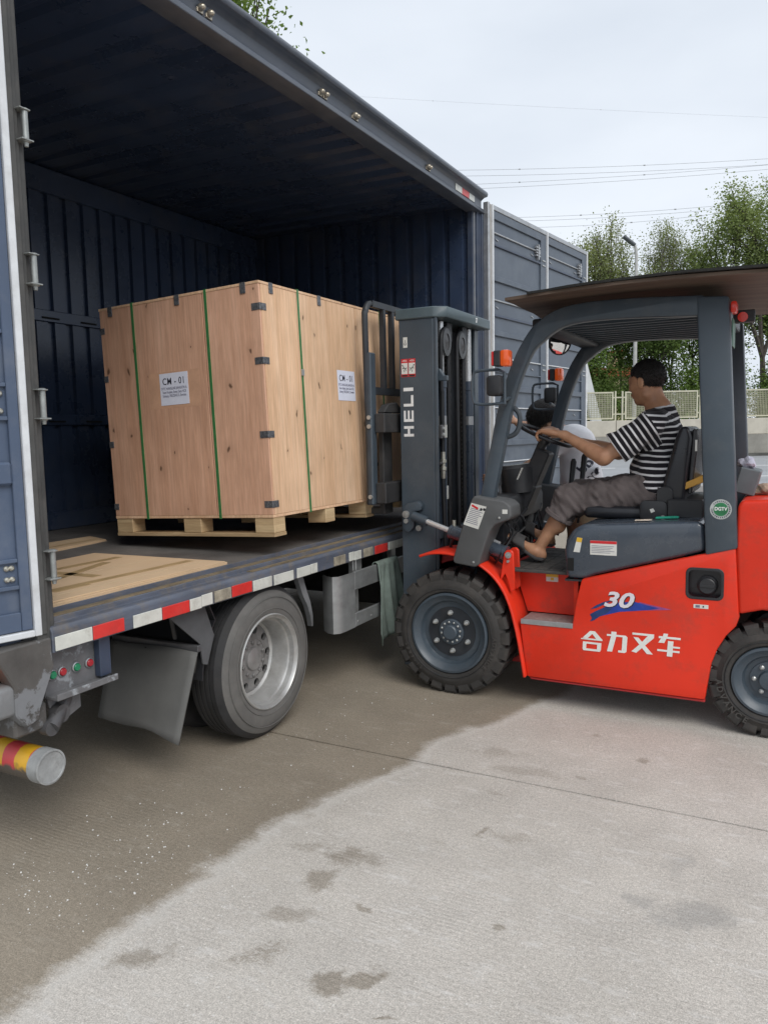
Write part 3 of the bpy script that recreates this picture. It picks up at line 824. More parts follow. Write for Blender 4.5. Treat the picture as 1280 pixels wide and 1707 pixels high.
def truck_wheel(x, y, out=1, dual_inner=False):
    """x = outer face of the tyre, out = +1 when that face looks to +X"""
    w = .225
    o_ = out
    X_ = lambda t: x - o_ * t              # t: depth inwards
    prof = [(.243, .012), (.262, .004), (.300, .0), (.345, .008), (.368, .022), (.382, .034), (RW, .048)]
    pr_ = list(prof)
    for k in range(5):
        c = .055 + k * .029
        pr_ += [(RW, c), (RW, c + .020), (RW - .010, c + .022), (RW - .010, c + .027)]
    pr_ += [(RW, w - .05), (.382, w - .034), (.345, w - .008), (.300, w), (.243, w - .012)]
    i0, i1 = 4, len(pr_) - 4
    ty = MB().lathe([(r, -o_ * t) for r, t in pr_[:i0 + 1]], (x, y, RW), 'x', 72, cap=False)
    ty.lathe([(r, -o_ * t) for r, t in pr_[i1:]], (x, y, RW), 'x', 72, cap=False)
    t_ = ty.build('wheel', tyre_m, truck, smooth=25)
    MB().lathe([(r, -o_ * t) for r, t in pr_[i0:i1 + 1]], (x, y, RW), 'x', 72, cap=False).build('tread', tyre_d, t_, smooth=25)
    t_['label'] = 'truck wheel with grey tyre and silver dished rim'
    for r in (.275, .335):
        MB().lathe([(r - .002, -o_ * .0015), (r, o_ * .0012), (r + .002, -o_ * .0015)], (x, y, RW), 'x', 72, cap=False).build('tyre_ring', tyre_m, t_)
    rp_ = [(.246, .016), (.249, .004), (.243, .0), (.236, .008), (.226, .014), (.221, .040), (.213, .046), (.203, .075), (.199, .140), (.192, .146), (.186, .150)]
    MB().lathe([(r, -o_ * t) for r, t in rp_], (x, y, RW), 'x', 64, cap=False).build('rim', rim_m, t_, smooth=30)
    # disc with ten hand holes
    vs, fs = [], []
    ns, nh = 10, 16
    ri, ro, rc, rh = .105, .186, .150, .0215
    for s_ in range(ns):
        a0 = 2 * math.pi * (s_ - .5) / ns
        a1 = 2 * math.pi * (s_ + .5) / ns
        am = 2 * math.pi * s_ / ns
        bd = []
        for k in range(4): bd.append((ro, a0 + (a1 - a0) * (k / 4)))
        for k in range(4): bd.append((ro + (ri - ro) * k / 4, a1))
        for k in range(4): bd.append((ri, a1 + (a0 - a1) * k / 4))
        for k in range(4): bd.append((ri + (ro - ri) * k / 4, a0))
        base = len(vs)
        dep = lambda r: .150 - .028 * (ro - r) / (ro - ri)
        for r, a in bd: vs.append((X_(dep(r)), y + r * math.cos(a), RW + r * math.sin(a)))
        for r, a in bd:
            py, pz = r * math.cos(a) - rc * math.cos(am), r * math.sin(a) - rc * math.sin(am)
            l = math.hypot(py, pz)
            vs.append((X_(.136), y + rc * math.cos(am) + py / l * rh, RW + rc * math.sin(am) + pz / l * rh))
        for k in range(16):
            vs.append((vs[base + 16 + k][0] - o_ * .02, vs[base + 16 + k][1], vs[base + 16 + k][2]))
        for k in range(16):
            k2 = (k + 1) % 16
            fs.append((base + k, base + k2, base + 16 + k2, base + 16 + k))
            fs.append((base + 16 + k, base + 16 + k2, base + 32 + k2, base + 32 + k))
    MB().add(vs, fs).build('wheel_disc', mat('disc_grey', (.26, .255, .25), rough=.5, metal=.4, var=.2, scale=9, dirt=.6, dcol=(.11, .10, .09), dscale=8), t_, smooth=25)
    MB().lathe([(.20, -o_ * .172), (.0, -o_ * .172)], (x, y, RW), 'x', 32).build('brake_drum', hole_shade, t_)
    MB().lathe([(.105, -o_ * .124), (.098, -o_ * .121), (.062, -o_ * .120), (.058, -o_ * .108), (.045, -o_ * .102), (0., -o_ * .100)], (x, y, RW), 'x', 28).build('hub', MATS['disc_grey'], t_, smooth=25)
    for k in range(10):
        a = 2 * math.pi * (k + .5) / 10
        MB().lathe([(.011, -o_ * .125), (.011, -o_ * .112), (.006, -o_ * .110), (.006, -o_ * .104)], (x, y + .087 * math.cos(a), RW + .087 * math.sin(a)), 'x', 6).build('wheel_nut', MATS['disc_grey'], t_, smooth=0)
    return t_
truck_wheel(-2.362, YW, 1)
MB().lathe([(.24, 0), (.30, -.01), (.37, .02), (RW, .06), (RW, .17), (.37, .21), (.30, .225), (.24, .21)], (-2.93, YW, RW), 'x', 48, cap=False, closed=True).build('inner_tyre', tyre_d, truck)
truck_wheel(-4.63, YW, -1)
truck_wheel(-2.50, 7.55, 1)
truck_wheel(-4.50, 7.55, -1)

# mudguard over the rear wheel and hanging flap
gp = []
for a in range(20, 171, 10):
    gp.append((YW + .46 * math.cos(R(a)), RW + .455 * math.sin(R(a))))
gp = [p for p in gp if p[1] < .775]
left = [p for p in gp if p[0] < YW]
MB().prism(ribbon([(2.775, .775)] + [(p[0], p[1]) for p in left if p[1] < .74] + [(2.71, .42)], .008), 'x', -2.93, -2.42).build('mudguard', plastic_b, truck)
MB().prism([(2.50, .775), (2.74, .775), (2.80, .62), (2.745, .49), (2.715, .50), (2.70, .60)], 'x', -2.424, -2.416).build('mudguard_side', mat('mudguard_grey', (.075, .078, .082), rough=.6, var=.3, scale=5), truck, smooth=0)
right = [(3.60, .66), (3.635, .60), (3.66, .52), (3.665, .46)]
MB().prism(ribbon([(3.55, .775)] + right, [.05, .045, .035, .025, .012]), 'x', -2.46, -2.43).build('mudguard_end', mat('mudguard_grey2', (.16, .165, .17), rough=.6, var=.3, scale=5), truck)
G = []
for i in range(13):
    row = []
    for k in range(15):
        u, v = k / 14, i / 12
        x = -2.93 + .55 * u + .03 * (v - .5)
        y = 2.66 + .03 * math.sin(u * 4.2 + .6) * (v) - .15 * v
        z = .575 - (.345 + .02 * u) * v - .012 * math.sin(u * 7) * (1 if i == 12 else .3)
        row.append((x, y, z))
    G.append(row)
b_ = MB().grid(G)
o = b_.build('mud_flap', flap_m, truck, smooth=80, recalc=False)
sm = o.modifiers.new('s', 'SOLIDIFY'); sm.thickness = .008
b_ = MB().grid([[(p[0], p[1] - .007, p[2] - .02 + .012 * math.sin(k * 1.3)) for k, p in enumerate(G[0])], [(p[0], p[1] - .012, p[2] - .03 - .03 * abs(math.sin(k * .55 + .4))) for k, p in enumerate(G[1])]])
o = b_.build('flap_mud', mat('caked_mud', (.03, .028, .026), rough=.9, var=.4, scale=30), truck, recalc=False); sm = o.modifiers.new('s', 'SOLIDIFY'); sm.thickness = .005
MB().box(-2.95, -2.40, 2.665, 2.69, .57, .60).build('flap_bar', steel_d, truck, bevel=.003)
MB().tube([(-2.45, 2.55, .78), (-2.55, 2.68, .62)], .010, 8).build('mudguard_stay', steel_d, truck)

# rear corner: bracket, lift controls, tail lamp, bumper block, under-run tube
MB().prism([(1.62, .845), (1.862, .845), (1.862, .775), (1.868, .74), (1.80, .60), (1.79, .56), (1.74, .545), (1.70, .60), (1.70, .70), (1.66, .775)], 'x', -2.43, -2.366).build('corner_bracket', frame_brn, truck, bevel=.006)
MB().box(-2.60, -2.41, 1.72, 1.86, .50, .60).build('bracket_foot', frame_brn, truck, bevel=.01)
MB().box(-2.445, -2.43, 1.870, 2.155, .60, .783).build('control_panel', frame_gry, truck, bevel=.003)
MB().box(-2.4295, -2.395, 2.10, 2.155, .622, .783).build('panel_side', navy, truck, bevel=.003)
MB().prism([(-2.4295, .600), (-2.365, .600), (-2.365, .625), (-2.372, .625), (-2.376, .612), (-2.4295, .612)], 'y', 1.87, 2.16).build('panel_shelf', frame_gry, truck, bevel=.002)
for y, m_ in ((1.900, btn_g), (1.945, btn_r), (2.01, btn_g), (2.072, btn_r)):
    o = MB().lathe([(.020, 0), (.020, .007), (.016, .009), (.0155, .004)], (-2.4298, y, .685), 'x', 18, cap=False).build('button_ring', trim_grey, truck, smooth=30)
    MB().lathe([(.0145, .002), (.0145, .012), (.012, .015), (0, .0155)], (-2.4298, y, .685), 'x', 16).build('button', m_, o, smooth=30)
MB().prism([(1.88, .598), (2.03, .598), (2.03, .52), (1.93, .485), (1.90, .50)], 'x', -2.45, -2.435).build('lift_plate', frame_gry, truck, bevel=.002)
b_ = MB().tube([(-2.44, 1.96, .58), (-2.42, 1.915, .535), (-2.40, 1.86, .50)], [.03, .026, .03], 12)
b_.lathe([(.035, -.02), (.035, .02)], (-2.42, 1.915, .535), 'x', 16).lathe([(.03, -.02), (.03, .02)], (-2.41, 1.86, .50), 'x', 16)
b_.build('lift_arm', steel_d, truck)
MB().box(-2.44, -2.395, 1.50, 1.655, .72, .755).build('tail_lamp', mat('lamp_amber', (.8, .16, .02), rough=.25, emis=((1., .22, .03), .6)), truck, bevel=.006)
MB().box(-2.46, -2.375, 1.46, 1.728, .60, .712).build('bumper_block', mat('bumper_grey', (.19, .195, .20), rough=.55, var=.15, scale=8, dirt=.5, dcol=(.32, .33, .34), dscale=7), truck, bevel=.018, seg=3)
MB().box(-2.7, -2.44, 1.60, 1.80, .60, .80).build('rear_crossbeam', underbody, truck, bevel=.01)
def stripes():
    m, nt, b = base_mat('hazard_tape')
    tc = nt.nodes.new('ShaderNodeTexCoord')
    sx = nt.nodes.new('ShaderNodeSeparateXYZ'); nt.links.new(tc.outputs['Object'], sx.inputs[0])
    n = nn(nt, 'ShaderNodeTexNoise', Scale=22., Detail=5.); nt.links.new(tc.outputs['Object'], n.inputs['Vector'])
    q = mth(nt, 'MULTIPLY_ADD', n.outputs['Fac'], .02, sx.outputs[0])
    k = mth(nt, 'GREATER_THAN', mth(nt, 'FRACT', mth(nt, 'DIVIDE', mth(nt, 'MULTIPLY_ADD', sx.outputs[2], .22, q), .145)), .5)
    cc = mixc(nt, k, (.56, .055, .06), (.66, .37, .02))
    low = mth(nt, 'MULTIPLY', mth(nt, 'SUBTRACT', mth(nt, 'MULTIPLY_ADD', n.outputs['Fac'], .07, .337), sx.outputs[2]), 60., clamp=True)
    cc = mixc(nt, low, cc, (.10, .085, .07))
    nt.links.new(cc, b.inputs['Base Color'])
    b.inputs['Roughness'].default_value = .45
    bp = nt.nodes.new('ShaderNodeBump'); bp.inputs['Strength'].default_value = .5; bp.inputs['Distance'].default_value = .006
    nt.links.new(n.outputs['Fac'], bp.inputs['Height']); nt.links.new(bp.outputs[0], b.inputs['Normal'])
    return m
TZ, TR = .362, .062
t_ = MB().tube([(-2.385, 1.835, TZ), (-4.6, 1.835, TZ)], TR, 28).build('underrun_tube', stripes(), truck)
MB().lathe([(TR + .003, -.05), (TR + .003, .004), (TR - .004, .006), (TR - .006, .0015), (0, .0015)], (-2.385, 1.835, TZ), 'x', 28).build('tube_cap', mat('tube_end_grey', (.30, .31, .31), rough=.7, var=.25, scale=14, dirt=.6, dcol=(.09, .08, .07), dscale=12), t_, smooth=30)
for x in (-3.1, -3.9):
    MB().box(x - .03, x + .03, 1.80, 1.87, TZ, .6).build('tube_bracket', underbody, truck, smooth=0)

# aluminium side guard ahead of the rear wheel
alu = mat('guard_aluminium', (.36, .37, .37), rough=.42, metal=.6, var=.14, scale=5, dirt=.4, dcol=(.17, .165, .16), dscale=6, stretch=(1, 1, 3))
sg = MB().prism(ribbon([(-2.50, 3.90), (-2.44, 3.85), (-2.40, 3.845), (-2.375, 3.87), (-2.368, 3.92), (-2.368, 4.05)], .006), 'z', .37, .715).build('side_guard', alu, truck, smooth=50)
for z0, z1 in ((.37, .455), (.60, .715)):
    MB().box(-2.385, -2.366, 4.0505, 5.7, z0, z1).build('guard_rail', alu, sg, bevel=.004)
for y in (4.10, 4.62, 5.3):
    MB().box(-2.44, -2.405, y, y + .06, .40, .80).build('guard_bracket', steel, sg, bevel=.003)
for y in (4.08, 4.25, 4.5):
    MB().lathe([(.007, 0), (.007, .004), (0, .006)], (-2.366, y, .40), 'x', 8).build('rivet', steel, sg)
MB().box(-2.42, -2.40, 4.13, 4.20, .70, .80).build('guard_hanger', steel, truck, bevel=.002)

# cab ahead of the box (mostly hidden behind the folded doors)
cab = MB().prism([(6.55, .55), (8.55, .55), (8.62, .9), (8.60, 1.45), (8.30, 2.35), (8.05, 2.46), (6.75, 2.46), (6.55, 2.35)], 'x', -4.55, -2.5).build('cab', navy, truck, bevel=.06, seg=3)
MB().prism([(7.45, 1.5), (8.40, 1.5), (8.16, 2.25), (7.45, 2.25)], 'x', -2.4995, -2.490).build('side_window', mat('dark_glass', (.02, .025, .03), rough=.08), cab, smooth=0)
MB().prism([(7.35, .7), (8.38, .7), (8.45, 1.45), (7.35, 1.45)], 'x', -2.4995, -2.485).build('cab_door', navy, cab, bevel=.01)
b_ = MB().tube([(-2.55, 6.85, 2.46), (-2.56, 6.86, 2.80), (-2.58, 6.88, 3.0)], .014, 8)
b_.build('mirror_arm', plastic_b, cab)
MB().ell((-2.60, 6.88, 2.93), (.05, .12, .22)).build('mirror', plastic_b, cab)
# ================================================================== plywood crate on its pallet (local axes, tilted with the forks)
CW, CL, CH = 1.145, 2.06, 1.19
crate = thing('plywood_crate', 'large pale plywood crate with green straps on a pallet, lifted by the forklift', 'crate', (-2.40, 3.285, 1.145), local=True, rot=(0, R(-2.2), 0))
t = .014
def board(poly_axis, rng_, name, m, lab=None):
    o = MB().box(*rng_).build(name, m, crate, bevel=.0015)
    return o
for a, b_ in ((-CW, -.378), (-.376, 0)):
    board(0, (a + .0022, b_ - .0022, 0, t, 0, CH), 'panel', ply_shaded)
    board(0, (a + .0022, b_ - .0022, CL - t, CL, 0, CH), 'panel', ply_shaded)
for a, b_ in ((t, .335), (.337, .975), (.977, 1.5), (1.502, CL - t)):
    board(0, (-t, 0, a + .0022, b_ - .0022, 0, CH), 'panel', ply_lit)
    board(0, (-CW, -CW + t, a + .0022, b_ - .0022, 0, CH), 'panel', ply_shaded)
board(0, (-CW - .002, .002, -.002, CL + .002, CH + .0005, CH + .0145), 'lid', ply_lit)
board(0, (-CW, 0, 0, CL, -.016, -.001), 'base_board', ply_lit)
# pallet
for x in (-CW + .002, -.625, -.128):
    for y in (.004, .51, .98, 1.45, CL - .105):
        MB().box(x, x + .126, y, y + .10, -.098, -.0165).build('pallet_block', pine, crate, bevel=.003)
for y in (.004, .98, CL - .105):
    MB().box(-CW, 0, y - .002, y + .104, -.118, -.0985).build('runner_board', pine, crate, bevel=.002)
# straps
def strap(loop, name='strap'):
    w = .009
    b_ = MB()
    for (p, q, ax) in loop:
        b_.box(*p)
    return b_.build(name, strap_m, crate, smooth=0)
for x in (-.885, -.352):
    strap([((x - .008, x + .008, -.0035, -.0005, -.02, CH + .016), 0, 0), ((x - .008, x + .008, -.0035, CL + .0035, CH + .0150, CH + .0175), 0, 0), ((x - .008, x + .008, CL + .0005, CL + .0035, -.02, CH + .016), 0, 0)])
for y in (.350, 1.30):
    strap([((.0005, .0035, y - .008, y + .008, -.02, CH + .016), 0, 0), ((-CW - .0035, .0035, y - .008, y + .008, CH + .0182, CH + .0205), 0, 0), ((-CW - .0035, -CW - .0005, y - .008, y + .008, -.02, CH + .016), 0, 0)])
MB().box(.0036, .009, .338, .362, .74, .775).build('strap_seal', steel, crate, bevel=.001)
# spring clips over the edges
def clip(x0, x1, y0, y1, z0, z1):
    b_ = MB().box(x0, x1, y0, y1, z0, z1)
    o = b_.build('edge_clip', clip_m, crate, bevel=.001)
    return o
for z in (1.075, .80, .42, .055):
    clip(-.052, .0015, -.0030, -.0003, z - .018, z + .018)
    clip(.0003, .0030, -.0015, .052, z - .018, z + .018)
    clip(-CW - .0015, -CW + .035, -.0030, -.0003, z - .018, z + .018)
for x in (-CW + .09, -.55, -.10):
    clip(x - .018, x + .018, -.0048, -.0023, CH - .04, CH + .0165)
for y in (.10, .565, 1.1):
    clip(.0023, .0048, y - .018, y + .018, CH - .04, CH + .0165)
# address labels
def label(org, face, w, h, nm):
    X, Y, Z = [Vector(q) for q in FACE[face]]
    Mx = Matrix((X, Y, Z)).transposed()
    c = Vector(org)
    o = MB().obox(c + Z * .0010, (w, h, .0012), Mx).build(nm, paper, crate, smooth=0)
    rr = R(0)
    P = lambda u, v: c + Z * .0020 + X * u + Y * v
    text('print', 'CM - 01', h * .30, ink, o, P(0, h * .235), face, bold=.007, ext=.0003, space=1.12, sx=.80 * w / (h * 1.12))
    for k, s_ in enumerate(('SVTC HANGLINE JANGSON A.', 'Sven Hojden, Stena Gata HCB', 'Solveny, PREZENCO, Sweden')):
        text('print', s_, h * .115, ink_g, o, P(0, h * (.02 - .115 * k)), face, bold=.006, ext=.0003, sx=.66 * w / (h * 1.12))
    return o
label((-.615, -.0002, .705), '-y', .205, .175, 'address_label')
label((.0002, .825, .705), '+x', .205, .18, 'address_label')
MB().box(-.80, -.43, -.00045, -.0001, .60, .80).build('packing_tape', mat('clear_tape', (.58, .345, .225), rough=.22, var=.12, scale=12), crate, smooth=0)

# ================================================================== cardboard on the bed
def cardboard(name, label_, pts, z, layers, tapes):
    o = thing(name, label_, 'cardboard', (pts[0][0], pts[0][1], z))
    c = Vector((sum(p[0] for p in pts) / len(pts), sum(p[1] for p in pts) / len(pts)))
    for k in range(layers):
        q = []
        for p in pts:
            v = Vector(p) - c
            v = v * (1 - .012 * k) + Vector((random.uniform(-.012, .012), random.uniform(-.012, .012)))
            q.append((c.x + v.x, c.y + v.y))
        e = []
        for i in range(len(q)):
            a, b_ = Vector(q[i]), Vector(q[(i + 1) % len(q)])
            for j in range(8):
                e.append(tuple(a.lerp(b_, j / 8) + Vector((random.uniform(-.002, .002), random.uniform(-.002, .002)))))
        MB().prism(e, 'z', z + .0005 + k * .0062, z + .0058 + k * .0062).build('sheet', card_m, o, smooth=0)
    zt = z + .0058 + (layers - 1) * .0062
    for (a, b_, w, m_) in tapes:
        d_ = (Vector(b_) - Vector(a)).normalized()
        n_ = Vector((-d_.y, d_.x)) * w / 2
        A, B = Vector(a), Vector(b_)
        MB().prism([tuple(A + n_), tuple(A - n_), tuple(B - n_), tuple(B + n_)], 'z', zt + .0004, zt + .001).build('tape', m_, o, smooth=0)
    return o
slit = mat('cardboard_fold', (.62, .49, .32), rough=.8)
cardboard('flattened_carton', 'large flattened brown carton lying by the edge of the truck bed', [(-2.50, 1.91), (-2.495, 3.02), (-3.38, 2.98), (-3.30, 1.91)], FZ, 3,
          [((-2.70, 1.95), (-2.68, 2.95), .05, card_t), ((-2.78, 2.45), (-3.3, 2.42), .055, card_t), ((-2.88, 2.25), (-3.05, 2.75), .05, card_t), ((-2.60, 2.0), (-2.60, 2.98), .006, slit), ((-2.90, 1.95), (-2.90, 2.97), .006, slit), ((-3.12, 1.95), (-3.12, 2.9), .05, card_t), ((-2.66, 2.12), (-2.66, 2.3), .02, card_t)])
cardboard('flattened_carton', 'smaller flattened carton further back on the truck bed, near the far wall', [(-3.62, 2.30), (-3.80, 3.42), (-4.02, 3.50), (-4.05, 2.30)], FZ, 2,
          [((-3.78, 2.4), (-3.86, 3.4), .03, card_t), ((-3.92, 2.4), (-3.95, 3.4), .012, slit)])

# cloth over the side guard
G = []
nf = 46
for i in range(31):
    v = i / 30
    row = []
    for k in range(nf):
        u = k / (nf - 1)
        hem = .40 + .10 * math.sin(u * 3.0 + .4) - .20 * max(0, u - .55) + .08 * math.exp(-((u - .12) / .10) ** 2)
        fold = math.sin(u * 26 + 1.2 * math.sin(v * 3)) * .5 + .5 * math.sin(u * 11 + 2 * v)
        if v < .18:          # behind the rail
            x = -2.392 - .012 * (1 - v / .18); z = .60 + .123 * v / .18
        elif v < .26:
            tt = (v - .18) / .08
            x = -2.392 + .034 * tt; z = .722 + .008 * math.sin(math.pi * tt)
        else:
            tt = (v - .26) / .74
            x = -2.356 + .016 * tt + .020 * fold * min(1, tt * 3); z = .722 - hem * tt
        row.append((x, 4.315 + (.30 + .03 * v) * u + .012 * math.sin(v * 5 + u * 4), z))
    G.append(row)
o = MB().grid(G).build('work_cloth', mat('cloth_green', (.20, .25, .22), rough=.95, var=.22, scale=9, dirt=.4, dcol=(.10, .11, .10), dscale=7, bump=.3, bs=90), smooth=180, recalc=False)
sm = o.modifiers.new('s', 'SOLIDIFY'); sm.thickness = .003
tag(o, 'crumpled grey-green cloth hanging over the aluminium side guard', 'cloth')
# ================================================================== forklift (front points to -X, near side faces -Y)
fl = thing('forklift', 'red and grey forklift with a seated driver, holding the crate at the truck', 'forklift', (-1.0, 4.65, 0))
YN, YF = 4.15, 5.35           # near and far side faces
FX, RX = -1.78, -.08          # axle positions
FR, RR = .372, .295
def mir(y): return YN + YF - y

def lift_wheel(cx, r, w, y_out, sgn, nl, rim_r, name='wheel'):
    """y_out = outer face; sgn=+1 when the tyre extends to +Y from that face"""
    Y = lambda t_: t_ * sgn
    prof = [(rim_r + .004, .030), (rim_r + .018, .008), (rim_r + .05, .0), (r - .075, .004), (r - .045, .016), (r - .028, .030), (r - .026, w / 2), (r - .028, w - .03), (r - .045, w - .016), (r - .075, w - .004), (rim_r + .05, w), (rim_r + .004, w - .03)]
    c = (cx, y_out, r)
    b_ = MB().lathe([(q, Y(t_)) for q, t_ in prof], c, 'y', 60, cap=False)
    for side in (0, 1):
        for k in range(nl):
            a0 = 2 * math.pi * (k + .5 * side) / nl
            da = 2 * math.pi / nl * .37
            rows = []
            st = [(.012, r - .058), (.014, r - .018), (.026, r - .002), (w * .30, r), (w * .60, r)]
            for j, (t_, q) in enumerate(st):
                tt = t_ if side == 0 else w - t_
                sk = (.10 if j >= 3 else 0) * (1 if side == 0 else -1) * (j - 2) * .5
                hw = da * (1.0 if j < 3 else .8 if j == 3 else .6)
                rows.append((tt, q, a0 + sk - hw, a0 + sk + hw))
            vs, fs = [], []
            for tt, q, aa, ab in rows:
                for a in (aa, ab):
                    vs.append((cx + q * math.cos(a), y_out + Y(tt), r + q * math.sin(a)))
                for a in (aa, ab):
                    qq = q - .034
                    vs.append((cx + qq * math.cos(a), y_out + Y(tt + (.012 if side == 0 else -.012) * (1 if tt < w / 2 else 1)), r + qq * math.sin(a)))
            n_ = len(rows)
            for i in range(n_ - 1):
                p, q_ = i * 4, (i + 1) * 4
                fs += [(p, p + 1, q_ + 1, q_), (p, q_, q_ + 2, p + 2), (p + 1, p + 3, q_ + 3, q_ + 1)]
            fs += [(0, 2, 3, 1), ((n_ - 1) * 4, (n_ - 1) * 4 + 1, (n_ - 1) * 4 + 3, (n_ - 1) * 4 + 2)]
            b_.add(vs, fs)
    wh = b_.build(name, mat('forklift_tyre', (.034, .032, .030), rough=.72, var=.25, scale=9, dirt=.65, dcol=(.085, .075, .066), dscale=6, bump=.2, bs=80), fl, smooth=30)
    MB().lathe([(rim_r + .034, Y(.0032)), (rim_r + .037, Y(-.002)), (rim_r + .040, Y(.001))], c, 'y', 60, cap=False).build('tyre_ring', tyre_d, wh)
    MB().lathe([(q, Y(t_)) for q, t_ in ((rim_r + .010, .018), (rim_r + .008, .004), (rim_r - .004, .002), (rim_r - .012, .010), (rim_r - .030, .026), (rim_r - .040, .030), (rim_r - .048, .055), (rim_r - .052, .060), (0, .060))], c, 'y', 48, cap=False).build('rim', heli_grey, wh, smooth=30)
    return wh, c, Y
def tyre_text(wh, c, Y, s_, rad, size, a_mid, flip=1):
    n = len(s_)
    for i, ch in enumerate(s_):
        if ch == ' ': continue
        a = a_mid - flip * (i - (n - 1) / 2) * size * .92 / rad
        u = Vector((math.cos(a), 0, math.sin(a)))
        up = u * flip
        X = Vector((up.z, 0, -up.x))
        text('sidewall_letter', ch, size, mat('tyre_letter', (.06, .056, .052), rough=.7), wh, Vector(c) + u * rad + Vector((0, -.0035, 0)), bold=.015, ext=.0015, frame=(X, up, (0, -1, 0)))
for y_out, sgn, near in ((4.125, 1, 1), (mir(4.125), -1, 0)):
    wh, c, Y = lift_wheel(FX, FR, .235, y_out, sgn, 24, .232)
    MB().lathe([(.150, Y(.0598)), (.150, Y(.056)), (.0, Y(.056))], c, 'y', 40).build('wheel_plate', heli_dark, wh, smooth=30)
    MB().lathe([(.078, Y(.0558)), (.078, Y(.044)), (.070, Y(.040)), (.044, Y(.040)), (.044, Y(.022)), (.038, Y(.016)), (.0, Y(.015))], c, 'y', 32).build('hub', heli_grey, wh, smooth=25)
    for k in range(6):
        a = R(30 + 60 * k + 3)
        q = (c[0] + .115 * math.cos(a), c[1], c[2] + .115 * math.sin(a))
        MB().lathe([(.016, Y(.0557)), (.016, Y(.050)), (.0135, Y(.049)), (.0135, Y(.036)), (.008, Y(.034)), (.008, Y(.022)), (.004, Y(.020))], q, 'y', 8).build('wheel_nut', steel, wh, smooth=0)
    for k in range(12):
        a = R(30 * k + 10)
        q = (c[0] + .060 * math.cos(a), c[1], c[2] + .060 * math.sin(a))
        MB().lathe([(.007, Y(.0399)), (.007, Y(.034)), (.004, Y(.032))], q, 'y', 6).build('hub_bolt', steel, wh, smooth=0)
    if near:
        tyre_text(wh, c, Y, 'ADVANCE', .287, .034, R(-20), 1)
        tyre_text(wh, c, Y, '28x9-15', .287, .030, R(215), -1)
for y_out, sgn, near in ((4.16, 1, 1), (mir(4.16), -1, 0)):
    wh, c, Y = lift_wheel(RX, RR, .17, y_out, sgn, 20, .165)
    MB().lathe([(.09, Y(.0598)), (.09, Y(.05)), (.05, Y(.045)), (.045, Y(.02)), (.0, Y(.015))], c, 'y', 28).build('hub', heli_grey, wh, smooth=25)
    for k in range(6):
        a = R(60 * k)
        MB().lathe([(.012, Y(.05)), (.012, Y(.035)), (.006, Y(.03))], (c[0] + .07 * math.cos(a), c[1], c[2] + .07 * math.sin(a)), 'y', 8).build('wheel_nut', steel, wh, smooth=0)
    if near:
        tyre_text(wh, c, Y, 'ADVANCE', .232, .042, R(215), -1)
MB().tube([(FX, 4.3, FR), (FX, 5.0, FR)], .11, 16).build('drive_axle', heli_dark, fl)
MB().box(RX - .07, RX + .07, 4.34, 4.96, .2, .42).build('steer_axle', heli_dark, fl, bevel=.02)

# --- chassis sides
side = [(-1.352, .475), (-1.33, .30), (-1.31, .165), (-.372, .165), (-.365, .22), (-.345, .36), (-.318, .44), (-.28, .51), (-.235, .565), (-.222, .61), (-.246, .962), (-1.005, .748), (-1.035, .62), (-1.055, .483)]
for y0, y1, near in ((YN, YN + .055, 1), (YF - .055, YF, 0)):
    o = MB().prism(side, 'y', y0, y1).build('chassis_side', red_m, fl, bevel=.012, seg=2, smooth=40)
    if near:
        cut(o, MB().prism(rrect(-.472, -.298, .690, .848, .028), 'y', YN - .02, YN + .10))
        o.data.polygons.foreach_set('use_smooth', [True] * len(o.data.polygons)); o.data.set_sharp_from_angle(angle=R(40))
        chassis = o
# lower flange crease of the near side
MB().prism([(-1.30, .163), (-.372, .163), (-.372, .15), (-1.29, .15)], 'y', YN + .012, YN + .05).build('lower_flange', red_d, fl, bevel=.003)
MB().box(-1.02, -.42, YN + .058, YF - .058, .2, .70).build('engine_bay', heli_dark, fl, smooth=0)
# fuel filler recess
rec = MB().prism(rrect(-.475, -.295, .687, .851, .030), 'y', YN - .003, YN + .012).build('filler_frame', plastic_b, fl, bevel=.003)
cut(rec, MB().prism(rrect(-.462, -.308, .700, .838, .024), 'y', YN - .05, YN + .05))
MB().box(-.471, -.299, YN + .05, YN + .0555, .691, .847).build('filler_back', plastic_s, fl, smooth=0)
MB().lathe([(.050, .049), (.050, .038), (.042, .034), (.042, .015), (.036, .010), (0, .010)], (-.375, YN, .755), 'y', 28).build('filler_cap', plastic_b, fl, smooth=30)
MB().box(-.41, -.34, YN + .006, YN + .012, .748, .762).build('cap_grip', plastic_b, fl, bevel=.002)
# front fender
for y0, y1 in ((4.125, 4.42), (mir(4.42), mir(4.125))):
    path = [tuple(p) for p in smooth_path([(-1.965, .822), (-1.90, .842), (-1.82, .850), (-1.72, .838), (-1.59, .797), (-1.485, .715), (-1.415, .600), (-1.370, .45), (-1.340, .30), (-1.318, .165)], 5)]
    MB().prism(ribbon(path, .016), 'y', y0, y1).build('fender', red_m, fl, bevel=.004, smooth=50)
    # inner liner so the arch is closed towards the chassis
    MB().prism([(-1.96, .60)] + path + [(-1.50, .165)] + [(-1.78 + .40 * math.cos(R(a)), .372 + .40 * math.sin(R(a))) for a in range(-20, 150, 10)], 'y', (y1 - .012 if y0 < 4.6 else y0), (y1 if y0 < 4.6 else y0 + .012)).build('fender_liner', red_d, fl, smooth=0)
